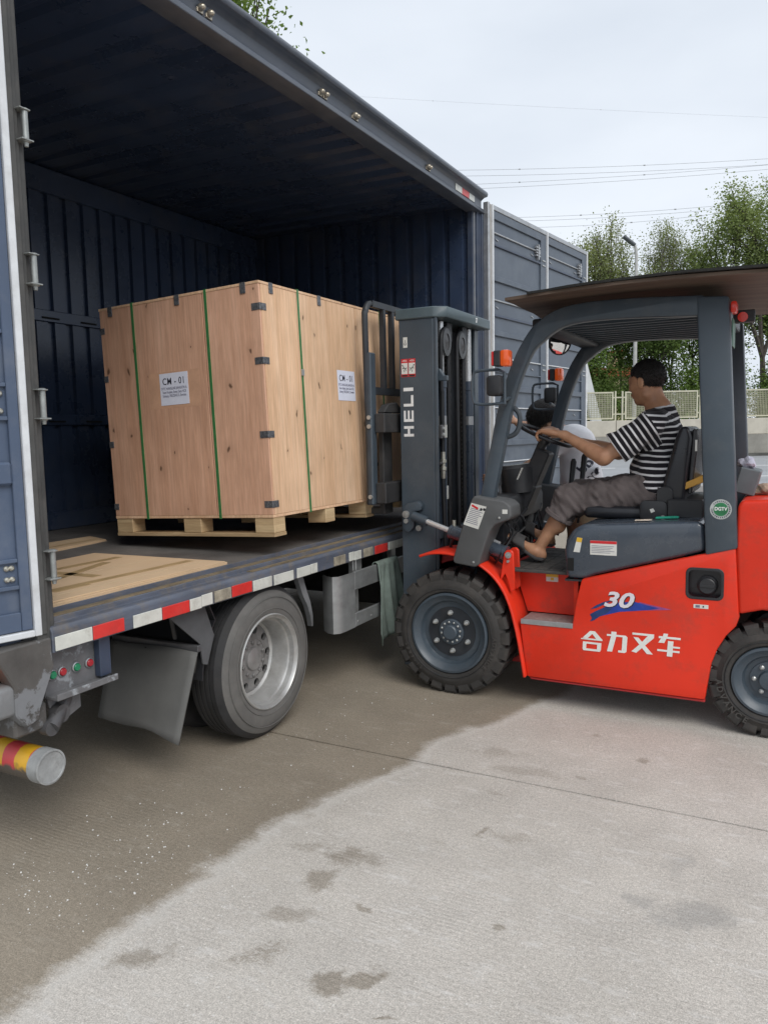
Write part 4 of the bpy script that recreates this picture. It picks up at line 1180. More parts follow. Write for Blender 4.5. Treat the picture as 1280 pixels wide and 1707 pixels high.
# recessed foot panel, step, floor
for ya, yb in ((4.345, 4.36), (mir(4.36), mir(4.345))):
    MB().prism([(-1.47, .76), (-1.045, .74), (-1.04, .50), (-1.365, .50), (-1.41, .64)], 'y', ya, yb).build('foot_panel', red_m, fl, smooth=0)
MB().prism([(-1.035, YN + .055), (-1.035, 4.36), (-1.06, 4.36), (-1.06, YN + .06)], 'z', .49, .75).build('foot_panel', red_m, fl, smooth=0)
st = MB().box(-1.345, -1.06, YN + .004, 4.344, .478, .495).build('step', mat('step_plate', (.34, .32, .30), rough=.5, metal=.4, var=.3, scale=40, bump=.6, bs=160), fl, bevel=.002)
MB().box(-1.345, -1.05, YN - .004, YN + .003, .470, .499).build('step_edge', trim_grey, st, bevel=.002)
mt = MB().box(-1.46, -1.05, 4.22, 5.08, .752, .768).build('floor_mat', mat('floor_rubber', (.055, .053, .05), rough=.7, var=.3, scale=9, dirt=.7, dcol=(.14, .13, .115), dscale=6), fl, bevel=.003)
for i in range(5):
    for j in range(7):
        MB().box(-1.44 + i * .077, -1.375 + i * .077, 4.25 + j * .115, 4.35 + j * .115, .7682, .772).build('mat_rib', MATS['floor_rubber'], mt, bevel=.001)
MB().prism([(-1.50, .76), (-1.46, .752), (-1.05, .735), (-1.05, .70), (-1.46, .70)], 'y', 4.365, 5.0).build('floor_plate', red_d, fl, smooth=0)
# tilt cylinder pivot bracket on the fender
b_ = MB().prism([(-1.475, .70), (-1.45, .865), (-1.437, .882), (-1.41, .885), (-1.395, .87), (-1.385, .66), (-1.41, .64), (-1.425, .70), (-1.445, .745)], 'y', 4.17, 4.19)
b_.prism([(-1.475, .70), (-1.45, .865), (-1.437, .882), (-1.41, .885), (-1.395, .87), (-1.385, .66), (-1.41, .64), (-1.425, .70), (-1.445, .745)], 'y', 4.265, 4.285)
br = b_.build('tilt_bracket', red_m, fl, bevel=.004)
MB().lathe([(.018, -.012), (.018, 0)], (-1.422, 4.170, .855), 'y', 14).lathe([(.008, -.016), (.008, 0)], (-1.422, 4.170, .820), 'y', 10).lathe([(.007, -.020), (.007, 0)], (-1.422, 4.165, .855), 'y', 8).build('pivot_pin', steel, br, smooth=30)
# tilt cylinders
for yc, ya in ((4.228, 4.322), (mir(4.228), mir(4.322))):
    A, B = Vector((-2.09, ya, 1.04)), Vector((-1.43, yc, .845))
    cyl = MB().tube([A.lerp(B, .40), A.lerp(B, .405), A.lerp(B, .43), A.lerp(B, .435), A.lerp(B, .93), A.lerp(B, .935), A.lerp(B, .96)], [.036, .044, .044, .040, .040, .044, .044], 20).build('tilt_cylinder', hood_m, fl, smooth=30)
    MB().tube([A.lerp(B, .12), A.lerp(B, .41)], .0165, 16).build('piston_rod', chrome, cyl)
    MB().tube([A.lerp(B, .96), B], .022, 12).build('cylinder_eye', heli_grey, cyl)
    MB().tube([A.lerp(B, .0), A.lerp(B, .15)], .030, 14).build('rod_eye', heli_grey, cyl)
    n_ = (B - A).normalized()
    MB().tube([A.lerp(B, .66) + Vector((0, 0, .048)), A.lerp(B, .90) + Vector((0, 0, .046))], .009, 8).build('cylinder_pipe', chrome, cyl)
    MB().tube([A.lerp(B, .44) + Vector((0, 0, .03)), A.lerp(B, .44) + Vector((0, 0, .075))], .012, 8).build('pipe_fitting', zinc, cyl)
    MB().tube(smooth_path([A.lerp(B, .44) + Vector((0, 0, -.03)), A.lerp(B, .38) + Vector((0, .03, -.10)), A.lerp(B, .42) + Vector((0, .06, -.16)), A.lerp(B, .6) + Vector((0, .1, -.13))], 5), .010, 8).build('hydraulic_hose', plastic_b, cyl)

# --- mast (stands between the front wheels)
MF = 5.15
before = set(bpy.data.objects)
def channel(y_web, sgn, x0, x1, z0, z1, dep, tw, name, m):
    pl = [(x0, y_web), (x1, y_web), (x1, y_web + sgn * dep), (x1 - .022, y_web + sgn * dep), (x1 - .022, y_web + sgn * tw), (x0 + .022, y_web + sgn * tw), (x0 + .022, y_web + sgn * dep), (x0, y_web + sgn * dep)]
    return MB().prism(pl, 'z', z0, z1).build(name, m, fl, bevel=.004)
ma = channel(YN, 1, -2.085, -1.865, .14, 2.215, .085, .018, 'mast_channel', heli_grey)
channel(MF - .02, -1, -2.085, -1.865, .14, 2.215, .085, .018, 'mast_channel', heli_grey)
MB().box(-1.8645, -1.845, YN + .004, YN + .03, .30, 2.215).build('mast_flange', heli_grey, fl, bevel=.003)
channel(YN + .105, 1, -2.06, -1.90, .16, 2.205, .055, .015, 'inner_mast', heli_dark)
channel(MF - .125, -1, -2.06, -1.90, .16, 2.205, .055, .015, 'inner_mast', heli_dark)
MB().prism([(-2.105, YN - .012), (-1.86, YN - .012), (-1.79, YN + .055), (-1.79, MF + .015), (-2.105, MF + .015)], 'z', 2.216, 2.278).build('mast_top_plate', mat('mast_top', (.075, .105, .118), rough=.42, var=.12, scale=5, dirt=.3, dcol=(.14, .16, .17), dscale=6), fl, bevel=.006)
text('size_mark', '27', .040, white_m, fl, (-1.7895, YN + .68, 2.248), '+x', bold=.02)
MB().prism([(YN + .086, 1.02), (YN + .086, .92), (MF - .106, .92), (MF - .106, 1.02), (MF - .2, .985), ((YN + MF) / 2, .965), (YN + .2, .985)], 'x', -1.90, -1.862).build('mast_cross_tie', heli_grey, fl, bevel=.003)
MB().box(-1.93, -1.885, YN + .165, MF - .185, .22, .34).build('mast_cross_tie', heli_grey, fl, bevel=.004)
# lettering and stickers on the mast web
yl = YN - .0005
bars = []
def mast_letter(z0, rects):
    for (a0, a1, c0, c1) in rects:      # a: along the word (up), c: across (letter height, top of the letter to -X)
        bars.append((-1.996 - .064 * c1, -1.996 - .064 * c0, z0 + a0, z0 + a1))
w_ = .016
mast_letter(1.535, ((0, w_, 0, 1), (.046, .046 + w_, 0, 1), (w_ + .0003, .0457, .40, .62)))
mast_letter(1.622, ((0, w_, 0, 1), (w_ + .0003, .066, 0, .2), (w_ + .0003, .066, .40, .60), (w_ + .0003, .066, .8, 1)))
mast_letter(1.712, ((0, w_, 0, 1), (w_ + .0003, .066, 0, .24)))
mast_letter(1.802, ((0, w_ + .004, 0, 1),))
for k, (x0, x1, z0, z1) in enumerate(bars): pass
b_ = MB()
for (x0, x1, z0, z1) in bars: b_.box(x0, x1, yl - .0012, yl, z0, z1)
b_.build('lettering', white_m, fl, smooth=0)
def sticker(x0, x1, z0, z1, y, m_, name='sticker', parent=fl, th=.0012):
    return MB().box(x0, x1, y - th, y - .0002, z0, z1).build(name, m_, parent, smooth=0)
sw = mat('sticker_white', (.66, .66, .62), rough=.45, var=.05, dirt=.25, dcol=(.4, .39, .36), dscale=30)
sr = mat('sticker_red', (.58, .02, .025), rough=.4, var=.05)
sy = mat('sticker_yellow', (.70, .42, .03), rough=.4, var=.05)
sk = mat('sticker_black', (.015, .015, .016), rough=.5)
s1 = sticker(-2.057, -2.030, 2.055, 2.115, YN, sw)
b_ = MB().tube([(-2.044 + .006 * math.cos(R(a)), YN - .0018, 2.076 + .006 * math.sin(R(a))) for a in range(120, 421, 30)] , .0016, 6).tube([(-2.042, YN - .0018, 2.082), (-2.043, YN - .0018, 2.100)], .0016, 6)
b_.build('hook_symbol', sk, s1)
for k in range(2):
    xx = -2.072 + k * .048
    s1 = sticker(xx, xx + .044, 1.885, 1.990, YN, sr)
    sticker(xx + .002, xx + .042, 1.902, 1.966, YN - .0012, sw, 'sticker_field', s1)
    sticker(xx + .004, xx + .040, 1.888, 1.897, YN - .0012, sk, 'sticker_line', s1)
    text('print', '警告', .012, white_m, s1, (xx + .026, YN - .0016, 1.978), ext=.0003)
    MB().prism([(xx + .007, 1.976), (xx + .013, 1.976), (xx + .010, 1.982)], 'y', YN - .0018, YN - .0012).build('warning_triangle', white_m, s1, smooth=0)
    sg_ = 1 if k else -1
    b_ = MB()
    for (p, q) in (((-.012, -.012), (.010, .014)), ((-.004, .0), (-.015, .004)), ((.002, .004), (.014, .0)), ((.0, -.02), (.004, -.008))):
        b_.tube([(xx + .022 + sg_ * p[0], YN - .003, 1.934 + p[1]), (xx + .022 + sg_ * q[0], YN - .003, 1.934 + q[1])], .0018, 6)
    b_.ell((xx + .022 + sg_ * .013, YN - .003, 1.953), (.004, .0012, .004), nu=8, nv=6)
    b_.build('warning_figure', sk, s1)
# lift cylinders, chains, pulleys, hoses between the channels
for yc in (YN + .20, MF - .20):
    c_ = MB().tube([(-1.885, yc, .2), (-1.885, yc, 1.82), (-1.885, yc, 1.822), (-1.885, yc, 1.88)], [.034, .034, .038, .038], 16).build('lift_cylinder', mat('cylinder_blue', (.045, .06, .085), rough=.28, coat=.3), fl)
    MB().tube([(-1.885, yc, 1.8802), (-1.885, yc, 2.21)], .021, 14).build('lift_rod', chrome, c_)
    MB().lathe([(.0352, 0), (.0352, .055)], (-1.885, yc, 1.60), 'z', 16, cap=False).build('cylinder_band', trim_grey, c_)
for yc in (YN + .335, MF - .335):
    b_ = MB()
    n_ = 66
    for k in range(n_):
        z = .35 + k * .0275
        if k % 2:
            b_.box(-1.895, -1.870, yc - .016, yc + .016, z - .018, z + .018)
        else:
            b_.box(-1.897, -1.868, yc - .022, yc - .0165, z - .018, z + .018).box(-1.897, -1.868, yc + .0165, yc + .022, z - .018, z + .018)
    b_.build('lift_chain', mat('chain_steel', (.06, .055, .052), rough=.5, metal=.6, var=.4, scale=40), fl, smooth=0)
    b_ = MB()
    for k in range(n_): b_.tube([(-1.8805, yc - .027, .35 + k * .0275), (-1.8805, yc + .027, .35 + k * .0275)], .008, 6)
    tag(b_.build('chain_pins', mat('pin_steel', (.22, .21, .20), rough=.35, metal=.7), fl), kind='stuff')
    MB().box(-1.90, -1.865, yc - .05, yc + .05, 2.10, 2.212).build('chain_anchor', heli_dark, fl, bevel=.004)
    pu = MB().lathe([(.072, -.012), (.082, -.008), (.082, -.006), (.066, -.002), (.066, .004), (.082, .008), (.082, .012), (.05, .014), (.05, -.014)], (-1.862, yc - .10, 2.09), 'x', 32, closed=True).build('hose_pulley', mat('pulley_grey', (.075, .078, .082), rough=.45, metal=.3), fl, smooth=30)
    MB().lathe([(.05, -.008), (.05, .008), (.02, .012), (0, .02)], (-1.862, yc - .10, 2.09), 'x', 24).build('pulley_hub', steel_d, pu)
    MB().tube(smooth_path([(-1.87, yc - .02, .5), (-1.87, yc - .025, 1.2), (-1.868, yc - .03, 2.0), (-1.865, yc - .06, 2.155), (-1.865, yc - .10, 2.172), (-1.866, yc - .16, 2.14), (-1.868, yc - .175, 2.0), (-1.87, yc - .16, 1.3), (-1.87, yc - .15, .6)], 6), .013, 8).build('hydraulic_hose', plastic_b, fl)
MB().box(-1.975, -1.955, YN + .19, MF - .21, .3, 2.2).build('carriage_back', heli_dark, fl, smooth=0)
f_ = MB()
for z, r in ((1.34, .012), (1.40, .012), (1.401, .019), (1.415, .019), (1.4155, .014), (1.44, .014), (1.441, .021), (1.46, .021), (1.461, .015), (1.52, .015)):
    pass
prof = [(.013, 1.30), (.016, 1.31), (.016, 1.345), (.021, 1.35), (.021, 1.368), (.014, 1.372), (.014, 1.392), (.021, 1.396), (.021, 1.412), (.014, 1.416), (.014, 1.46)]
MB().lathe(prof, (-1.862, YN + .16, -.02), 'z', 14).build('hose_coupling', zinc, fl, smooth=25)
MB().tube([(-1.862, YN + .16, 1.44), (-1.862, YN + .16, 1.80)], .012, 8).tube([(-1.862, YN + .16, 1.28), (-1.855, YN + .17, .75)], .013, 8).build('hydraulic_hose', plastic_b, fl)
MB().tube([(-1.862, YN + .09, 1.372), (-1.862, YN + .145, 1.372)], .007, 8).build('hose_clamp', steel_d, fl)
c_ = MB().box(-1.8640, -1.84, YN + .075, YN + .135, 1.52, 1.60).build('hose_block', steel_d, fl, bevel=.004)
for z in (1.542, 1.578): MB().lathe([(.012, 0), (.012, .008), (.006, .012)], (-1.84, YN + .092, z), 'x', 8).build('bolt', steel, c_, smooth=0)
MB().box(-1.845, -1.832, YN + .14, YN + .155, 1.525, 1.60).build('hose_tag', sw, fl, smooth=0)
MB().box(-1.852, -1.846, YN + .195, YN + .215, 1.155, 1.235).build('hose_tag', sw, fl, smooth=0)
MB().prism([(-1.8645, 1.93), (-1.845, 1.925), (-1.82, 1.885), (-1.80, 1.885), (-1.80, 1.855), (-1.8645, 1.855)], 'y', YN + .06, YN + .10).build('chain_stop', heli_grey, fl, bevel=.004)
# tilt bracket on the mast web
b_ = MB().prism([(-2.065, 1.02), (-2.06, 1.115), (-2.03, 1.14), (-1.96, 1.155), (-1.935, 1.13), (-1.94, 1.10), (-1.985, 1.09), (-1.99, 1.0), (-2.02, .965), (-2.05, .975)], 'y', YN - .055, YN - .0005)
tb_ = b_.build('mast_bracket', heli_grey, fl, bevel=.008, seg=2)
MB().lathe([(.022, -.016), (.022, 0)], (-2.035, YN - .0555, 1.075), 'y', 14).lathe([(.010, -.024), (.010, 0)], (-2.035, YN - .0555, 1.075), 'y', 8).lathe([(.015, -.014), (.015, 0)], (-2.035, YN - .0555, 1.035), 'y', 8).build('bracket_bolt', steel, tb_, smooth=0)
MB().lathe([(.018, -.02), (.018, 0)], (-1.965, YN - .015, .992), 'y', 8).build('bracket_bolt', steel, tb_, smooth=0)

def to_mast(o):
    off = Vector(OFF[o.name])
    for v in o.data.vertices:
        p = v.co + off
        v.co = Vector((p.x * 1.054, 4.375 + (p.y - 4.15) * .775, 1.56 + (p.z - 1.56) * 1.054)) - off
for o in set(bpy.data.objects) - before:
    if o.type == 'MESH': to_mast(o)

# --- carriage, load backrest, forks (tilted with the load)
XCB = -2.33
b_ = MB()
for y in (4.205, 4.435, 4.555, 4.75, 4.92, 5.09, 5.275):
    if y in (4.205, 5.275):
        s_ = 1 if y < 4.6 else -1
        b_.tube(smooth_path([(XCB, y, 1.12), (XCB - .003, y, 1.6), (XCB - .012, y, 2.22), (XCB - .014, y + .012 * s_, 2.30), (XCB - .015, y + .045 * s_, 2.345), (XCB - .015, y + .10 * s_, 2.355)], 5), .020, 8)
    else:
        b_.box(XCB - .028, XCB + .004, y - .015, y + .015, 1.84, 2.35)
b_.box(XCB - .03, XCB + .006, 4.28, 5.2, 2.335, 2.372)
b_.box(XCB - .030, XCB + .006, 4.21, 5.27, 1.80, 1.845)
bk = b_.build('load_backrest', heli_dark, fl, bevel=.003)
for y in (4.205, 5.235):
    MB().box(XCB - .022, XCB + .028, y - .012, y + .055, 1.115, 2.05).build('backrest_post', heli_grey, bk, bevel=.006)
    for z in (1.655, 1.60, 1.165):
        MB().lathe([(.014, -.012), (.014, 0)], (XCB + .012, y - .0125, z), 'y', 8).build('bolt', steel, bk, smooth=0)
car = MB().box(XCB + .03, XCB + .10, 4.225, 5.25, 1.56, 1.68).box(XCB + .03, XCB + .10, 4.225, 5.25, 1.12, 1.25).build('carriage', mat('carriage_black', (.03, .03, .031), rough=.6, var=.3, scale=8, dirt=.6, dcol=(.075, .07, .065), dscale=6), fl, bevel=.006)
MB().prism([(4.24, 1.685), (4.30, 1.735), (4.42, 1.75), (4.50, 1.70), (4.56, 1.685)], 'x', XCB + .04, XCB + .09).build('carriage_stop', MATS['carriage_black'], fl, bevel=.004)
for ya in (4.44, 5.02):
    MB().box(XCB + .10, -2.16, ya, ya + .05, 1.15, 1.70).build('carriage_arm', MATS['carriage_black'], fl, bevel=.004)
for yc in (4.40, 5.06):
    MB().prism([(XCB + .028, 1.70), (XCB - .008, 1.70), (XCB - .008, 1.085), (-3.35, 1.042), (-3.35, 1.03), (XCB + .028, 1.045)], 'y', yc - .06, yc + .06).build('fork', MATS['carriage_black'], fl, bevel=.004)

# --- overhead guard
gp_ = [tuple(p) for p in smooth_path([(-1.545, 1.12), (-1.475, 1.45), (-1.425, 1.68), (-1.355, 1.90), (-1.285, 2.035), (-1.18, 2.125), (-1.05, 2.165), (-.80, 2.170), (-.42, 2.150)], 5)]
for y0, y1 in ((4.150, 4.215), (mir(4.215), mir(4.150))):
    g_ = MB().prism(ribbon([(p[0] - .012 * min(1, max(0, (2.1 - p[1]) / .3)), p[1]) for p in gp_], [.080] * 20 + [.086, .092] + [.10] * (len(gp_) - 22)), 'y', y0, y1).build('guard_front_leg', heli_grey, fl, bevel=.012, seg=2, smooth=40)
    MB().prism([(-.452, 2.195), (-.305, 2.185), (-.236, .955), (-.385, .915)], 'y', y0 - .006, y1 + .02).build('guard_rear_leg', heli_grey, fl, bevel=.014, seg=2, smooth=40)
MB().box(-1.30, -1.17, 4.2155, mir(4.2155), 2.10, 2.165).build('guard_cross_bar', heli_dark, fl, bevel=.012, seg=2)
MB().box(-.45, -.32, 4.2395, mir(4.2395), 2.12, 2.19).build('guard_cross_bar', heli_grey, fl, bevel=.012, seg=2)
for k in range(10):
    y = 4.29 + k * .102
    MB().box(-1.1695, -.4505, y - .009, y + .009, 2.115, 2.178).build('guard_bar', heli_grey, fl, bevel=.003)
# lower leg covers with warning sticker
cp = [(-1.615, 1.175), (-1.60, 1.195), (-1.44, 1.172), (-1.415, 1.165), (-1.385, 1.14), (-1.38, 1.085), (-1.395, 1.065), (-1.475, 1.035), (-1.505, 1.0), (-1.525, .95), (-1.575, .80), (-1.60, .785), (-1.725, .80), (-1.735, .82), (-1.68, 1.0)]
for y0, y1, near in ((4.095, 4.27, 1), (mir(4.27), mir(4.095), 0)):
    cv_ = MB().prism(cp, 'y', y0, y1).build('leg_cover', cover_g, fl, bevel=.016, seg=3, smooth=45)
    if near:
        q = [(-1.615, 1.155), (-1.525, 1.135), (-1.575, 1.005), (-1.665, 1.03)]
        s1 = MB().prism(q, 'y', y0 - .0016, y0 - .0003).build('sticker', sw, cv_, smooth=0)
        for k in range(9):
            f_ = k / 9
            a = Vector(q[0]).lerp(Vector(q[3]), .22 + f_ * .7); b2 = Vector(q[1]).lerp(Vector(q[2]), .22 + f_ * .7)
            a, b2 = a.lerp(b2, .08), a.lerp(b2, .92 - .2 * random.random())
            MB().prism(ribbon([tuple(a), tuple(b2)], .0035), 'y', y0 - .0022, y0 - .0017).build('print', ink_g, s1, smooth=0)
        MB().prism(ribbon([tuple(Vector(q[0]).lerp(Vector(q[3]), .1) + Vector((.008, 0))), tuple(Vector(q[1]).lerp(Vector(q[2]), .1) + Vector((-.045, 0)))], .012), 'y', y0 - .0022, y0 - .0017).build('print', sr, s1, smooth=0)
        for dx in (-.008, -.026):
            MB().lathe([(.008, 0), (.008, .0005)], (q[1][0] + dx - .005, y0 - .0022, q[1][1] - .016), 'y', 12).build('print', sk, s1, smooth=0)
        sticker(-1.432, -1.402, 1.098, 1.122, y0, sw, 'sticker', cv_)
        for x, z in ((-1.45, 1.075), (-1.605, .815)):
            MB().lathe([(.007, 0), (.007, -.006), (0, -.008)], (x, y0, z), 'y', 10).build('screw', steel, cv_)

# --- hood, seat deck
hp_ = [(-1.095, .745), (-1.105, .90), (-1.095, .955), (-1.055, 1.020), (-1.0, 1.045), (-.90, 1.052), (-.43, 1.083), (-.395, 1.075), (-.385, .93), (-.50, .895), (-.93, .772), (-.985, .745)]
hd = MB().prism(hp_, 'y', 4.165, mir(4.165)).build('hood', hood_m, fl, bevel=.030, seg=4, smooth=50)
MB().prism(ribbon([(-1.10, .735), (-.99, .737), (-.93, .762), (-.50, .885), (-.38, .92)], .010), 'y', 4.172, mir(4.172)).build('hood_seal', plastic_b, fl, smooth=0)
MB().box(-1.085, -1.05, 4.1625, 4.1645, .79, .86).build('hood_slot_shade', hole_shade, fl, smooth=0)  # thin black plate on the hood; a slot's shade as colour
s1 = sticker(-.962, -.822, .885, .962, 4.1650, sw)
sticker(-.9615, -.8225, .947, .9615, 4.1638, sr, 'sticker_band', s1)
for k in range(5):
    sticker(-.955, -.84 + random.uniform(-.03, .01), .897 + k * .009, .899 + k * .009, 4.1638, ink_g, 'print', s1)
s1 = MB().prism([(-1.052, .895), (-1.018, .893), (-1.004, .972), (-1.032, .976)], 'y', 4.1636, 4.1648).build('sticker', sw, fl, smooth=0)
MB().prism([(-1.037, .952), (-1.0085, .948), (-1.004, .972), (-1.032, .976)], 'y', 4.1630, 4.1635).build('sticker_band', sy, s1, smooth=0)
s1 = sticker(-1.255, -1.185, .685, .728, 4.345, sw); sticker(-1.255, -1.185, .712, .728, 4.3438, sy, 'sticker_band', s1)
sticker(-1.228, -1.21, .693, .708, 4.3438, sy, 'warning_symbol', s1)
sticker(-.435, -.365, .642, .662, YN, sw); sticker(-.425, -.405, .646, .658, YN - .0012, ink_g); sticker(-.392, -.385, .648, .656, YN - .0012, ink)
# model number and maker's name
sb = mat('decal_blue', (.015, .045, .30), rough=.35, var=.35, scale=14)
sb2 = mat('decal_blue_dark', (.012, .04, .15), rough=.35, var=.3, scale=14)
sb3 = mat('decal_fade', (.26, .06, .20), rough=.35, var=.3, scale=20)
swp = [(-.955, .560), (-.925, .580), (-.88, .605), (-.80, .640), (-.72, .648), (-.66, .635), (-.60, .625), (-.645, .612), (-.72, .600), (-.80, .588), (-.88, .562), (-.905, .553), (-.935, .530), (-.955, .522), (-.945, .540)]
MB().prism(swp, 'y', YN - .0012, YN - .0003).build('decal', sb, fl, smooth=0)
MB().prism([(-.957, .5605), (-.925, .581), (-.88, .606), (-.84, .602), (-.87, .572), (-.905, .5525), (-.935, .529), (-.957, .521), (-.946, .540)], 'y', YN - .0016, YN - .0013).build('decal', sb2, fl, smooth=0)
MB().prism([(-.955, .588), (-.925, .612), (-.885, .634), (-.83, .65), (-.88, .622), (-.92, .598)], 'y', YN - .0012, YN - .0003).build('decal', sb2, fl, smooth=0)
MB().prism([(-.70, .6495), (-.64, .6385), (-.585, .630), (-.54, .622), (-.59, .616), (-.66, .608), (-.72, .604)], 'y', YN - .0010, YN - .0003).build('decal', sb3, fl, smooth=0)
text('decal_shadow', '30', .112, sk, fl, (-.812, YN - .0020, .645), bold=.038, shear=.28, sx=1.32)
text('decal_number', '30', .112, mat('decal_silver', (.70, .66, .70), rough=.35, var=.1, scale=20), fl, (-.815, YN - .0030, .648), bold=.028, shear=.28, sx=1.32)
# the four characters as cut strokes: unit squares, x right, y up, sheared
ch = [
 # he
 [[(.02, .62), (.36, 1.0), (.60, 1.0), (.98, .60), (.70, .60), (.48, .86), (.27, .62)], [(-.05, .55), (.98, .55), (.98, .62), (.27, .6195), (-.05, .59)], [(.06, .44), (.94, .44), (.94, .345), (.06, .345)], [(.06, .3445), (.23, .3445), (.23, .1005), (.06, .1005)], [(.75, .3445), (.94, .3445), (.94, .1005), (.75, .1005)], [(.06, .10), (.94, .10), (.90, .0), (.10, .0)]],
 # li
 [[(.0, .86), (.88, .86), (.96, .78), (.96, .06), (.88, .0), (.58, .0), (.58, .10), (.74, .10), (.74, .77), (.0, .77)], [(.20, 1.0), (.44, 1.0), (.44, .8605), (.20, .8605)], [(.20, .7695), (.44, .7695), (.30, .0), (.06, .0)]],
 # cha
 [[(.0, .98), (.98, .98), (.98, .80), (.24, -.0), (.02, .05), (.42, .50), (.70, .88), (.0, .88)], [(.06, .76), (.28, .76), (.99, .0), (.72, .0)]],
 # che
 [[(.02, .86), (.98, .86), (.98, .76), (.36, .76), (.28, .54), (.02, .54), (.13, .76), (.02, .76)], [(.22, 1.0), (.42, 1.0), (.40, .8605), (.20, .8605)], [(.44, .66), (.68, .66), (.68, .42), (.98, .42), (.98, .34), (.68, .34), (.68, .22), (.98, .22), (.98, .13), (.68, .13), (.68, -.08), (.44, -.08), (.44, .13), (.0, .13), (.0, .22), (.44, .22)]],
]
lm = mat('lettering_white', (.74, .76, .72), rough=.5, var=.06, scale=18, dirt=.3, dcol=(.6, .3, .25), dscale=40, dlo=.6, dhi=.64)
for i, strokes in enumerate(ch):
    b_ = MB()
    for k, st_ in enumerate(strokes):
        P = [(-1.003 + .1315 * i + .112 * (p[0] + .06 * p[1]), .358 + .110 * p[1] + .0085 * i) for p in st_]
        b_.prism(P, 'y', YN - .0014 - .0002 * k, YN - .0003)
    b_.build('lettering', lm, fl, smooth=0)

# --- counterweight
cwp = [(-.226, .625), (-.246, .965), (-.243, 1.165), (-.225, 1.195), (-.05, 1.205), (.35, 1.20), (.52, 1.10), (.60, .90), (.61, .35), (.30, .30), (.285, .42), (.20, .56), (.05, .645), (-.12, .655)]
MB().prism(cwp, 'y', YN + .004, YF - .004).build('counterweight', red_m, fl, bevel=.03, seg=4, smooth=50)
# round sticker on the rear leg
s1 = MB().lathe([(.050, -.0012), (.050, 0)], (-.318, 4.1436, 1.150), 'y', 40).build('round_sticker', mat('sticker_silver', (.42, .44, .43), rough=.4), fl, smooth=0)
MB().lathe([(.0335, -.0007), (.0335, 0)], (-.318, 4.1422, 1.150), 'y', 32).build('sticker_field', mat('sticker_green', (.02, .16, .06), rough=.4, var=.4, scale=40), s1, smooth=0)
text('print', 'DGTV', .024, white_m, s1, (-.318, 4.1410, 1.152), bold=.03, ext=.0003, sx=.9)
for k in range(26):
    a = R(20 + k * 320 / 25 - 90 + 20)
    MB().obox((-.318 + .041 * math.sin(a), 4.1421, 1.150 + .041 * math.cos(a)), (random.uniform(.003, .006), .0006, .006), Matrix.Rotation(a, 3, 'Y')).build('print', ink, s1, smooth=0)
# tail lamps under the roof, plate on the rear leg
lr = mat('lamp_red', (.38, .02, .012), rough=.25, coat=.3, emis=((1., .06, .03), .08))
MB().box(-.298, -.270, 4.16, 4.26, 2.105, 2.160).build('rear_lamp', lr, fl, bevel=.010, seg=2)
MB().lathe([(.024, 0), (.024, .04), (.018, .048), (0, .05)], (-.255, 4.36, 2.105), 'y', 18).build('rear_lamp', lr, fl, smooth=30)
MB().box(-.30, -.20, 4.37, 4.43, 2.08, 2.14).build('lamp_bracket', plastic_b, fl, bevel=.004)
MB().box(-.296, -.291, 4.245, 4.42, 1.955, 2.09).build('number_plate', mat('plate_green', (.10, .24, .17), rough=.5, var=.2, scale=20, dirt=.4, dcol=(.25, .3, .27), dscale=20), fl, bevel=.001)

# --- seat
b_ = MB().box(-1.06, -.60, 4.40, 4.88, 1.055, 1.125)
b_.build('seat_cushion', plastic_s, fl, bevel=.03, seg=3)
b_ = MB().prism([(-.665, 1.12), (-.60, 1.10), (-.52, 1.14), (-.485, 1.50), (-.50, 1.56), (-.545, 1.565), (-.57, 1.50)], 'y', 4.40, 4.88).build('seat_back', plastic_s, fl, bevel=.025, seg=3)
MB().prism([(-.505, 1.20), (-.485, 1.20), (-.455, 1.50), (-.462, 1.545), (-.485, 1.548)], 'y', 4.42, 4.86).build('seat_shell', mat('seat_shell_black', (.028, .028, .030), rough=.25, var=.2), fl, bevel=.006)
sticker(-.472, -.4615, 1.43, 1.49, 4.4195, sw)
MB().prism(rrect(-.745, -.60, 1.055, 1.165, .03), 'y', 4.365, 4.399).build('seat_hinge', plastic_b, fl, bevel=.008, seg=2)
MB().prism(rrect(-.66, -.575, 1.08, 1.24, .035), 'y', 4.380, 4.3995).build('seat_recliner', plastic_b, fl, bevel=.004)
MB().lathe([(.013, -.008), (.013, 0)], (-.62, 4.365, 1.075), 'y', 10).build('bolt', steel, fl, smooth=0)
MB().prism([(-.690, 1.118), (-.672, 1.124), (-.662, 1.108), (-.682, 1.098)], 'y', 4.3635, 4.3648).build('sticker', sw, fl, smooth=0)
# --- steering column, wheel, levers, instrument pod, pedals
sc = Vector((-1.345, 4.65, 1.525))
ax_ = Vector((.40, 0, .917)).normalized()
st_ = MB()
a_ = ax_.orthogonal().normalized(); b2 = ax_.cross(a_)
ringp = [sc + (a_ * math.cos(2 * math.pi * k / 40) + b2 * math.sin(2 * math.pi * k / 40)) * .165 for k in range(40)]
st_.tube(ringp, .0125, 10, closed=True)
sw_ = st_.build('steering_wheel', plastic_s, fl)
b_ = MB()
for k in range(3):
    an = 2 * math.pi * k / 3 + .4
    b_.tube([sc + (a_ * math.cos(an) + b2 * math.sin(an)) * .16, sc - ax_ * .03], .010, 8)
b_.lathe([(.04, -.05), (.045, -.02), (.03, 0)], sc, ax_, 18)
b_.build('wheel_spokes', plastic_s, sw_)
b_ = MB().tube([sc - ax_ * .04, sc - ax_ * .12], .03, 12)
Mx = Matrix.Rotation(math.atan2(.40, .917), 3, 'Y')
sc2 = sc + Vector((.035, 0, 0))
b_.obox(sc2 - ax_ * .22, (.095, .12, .24), Mx)
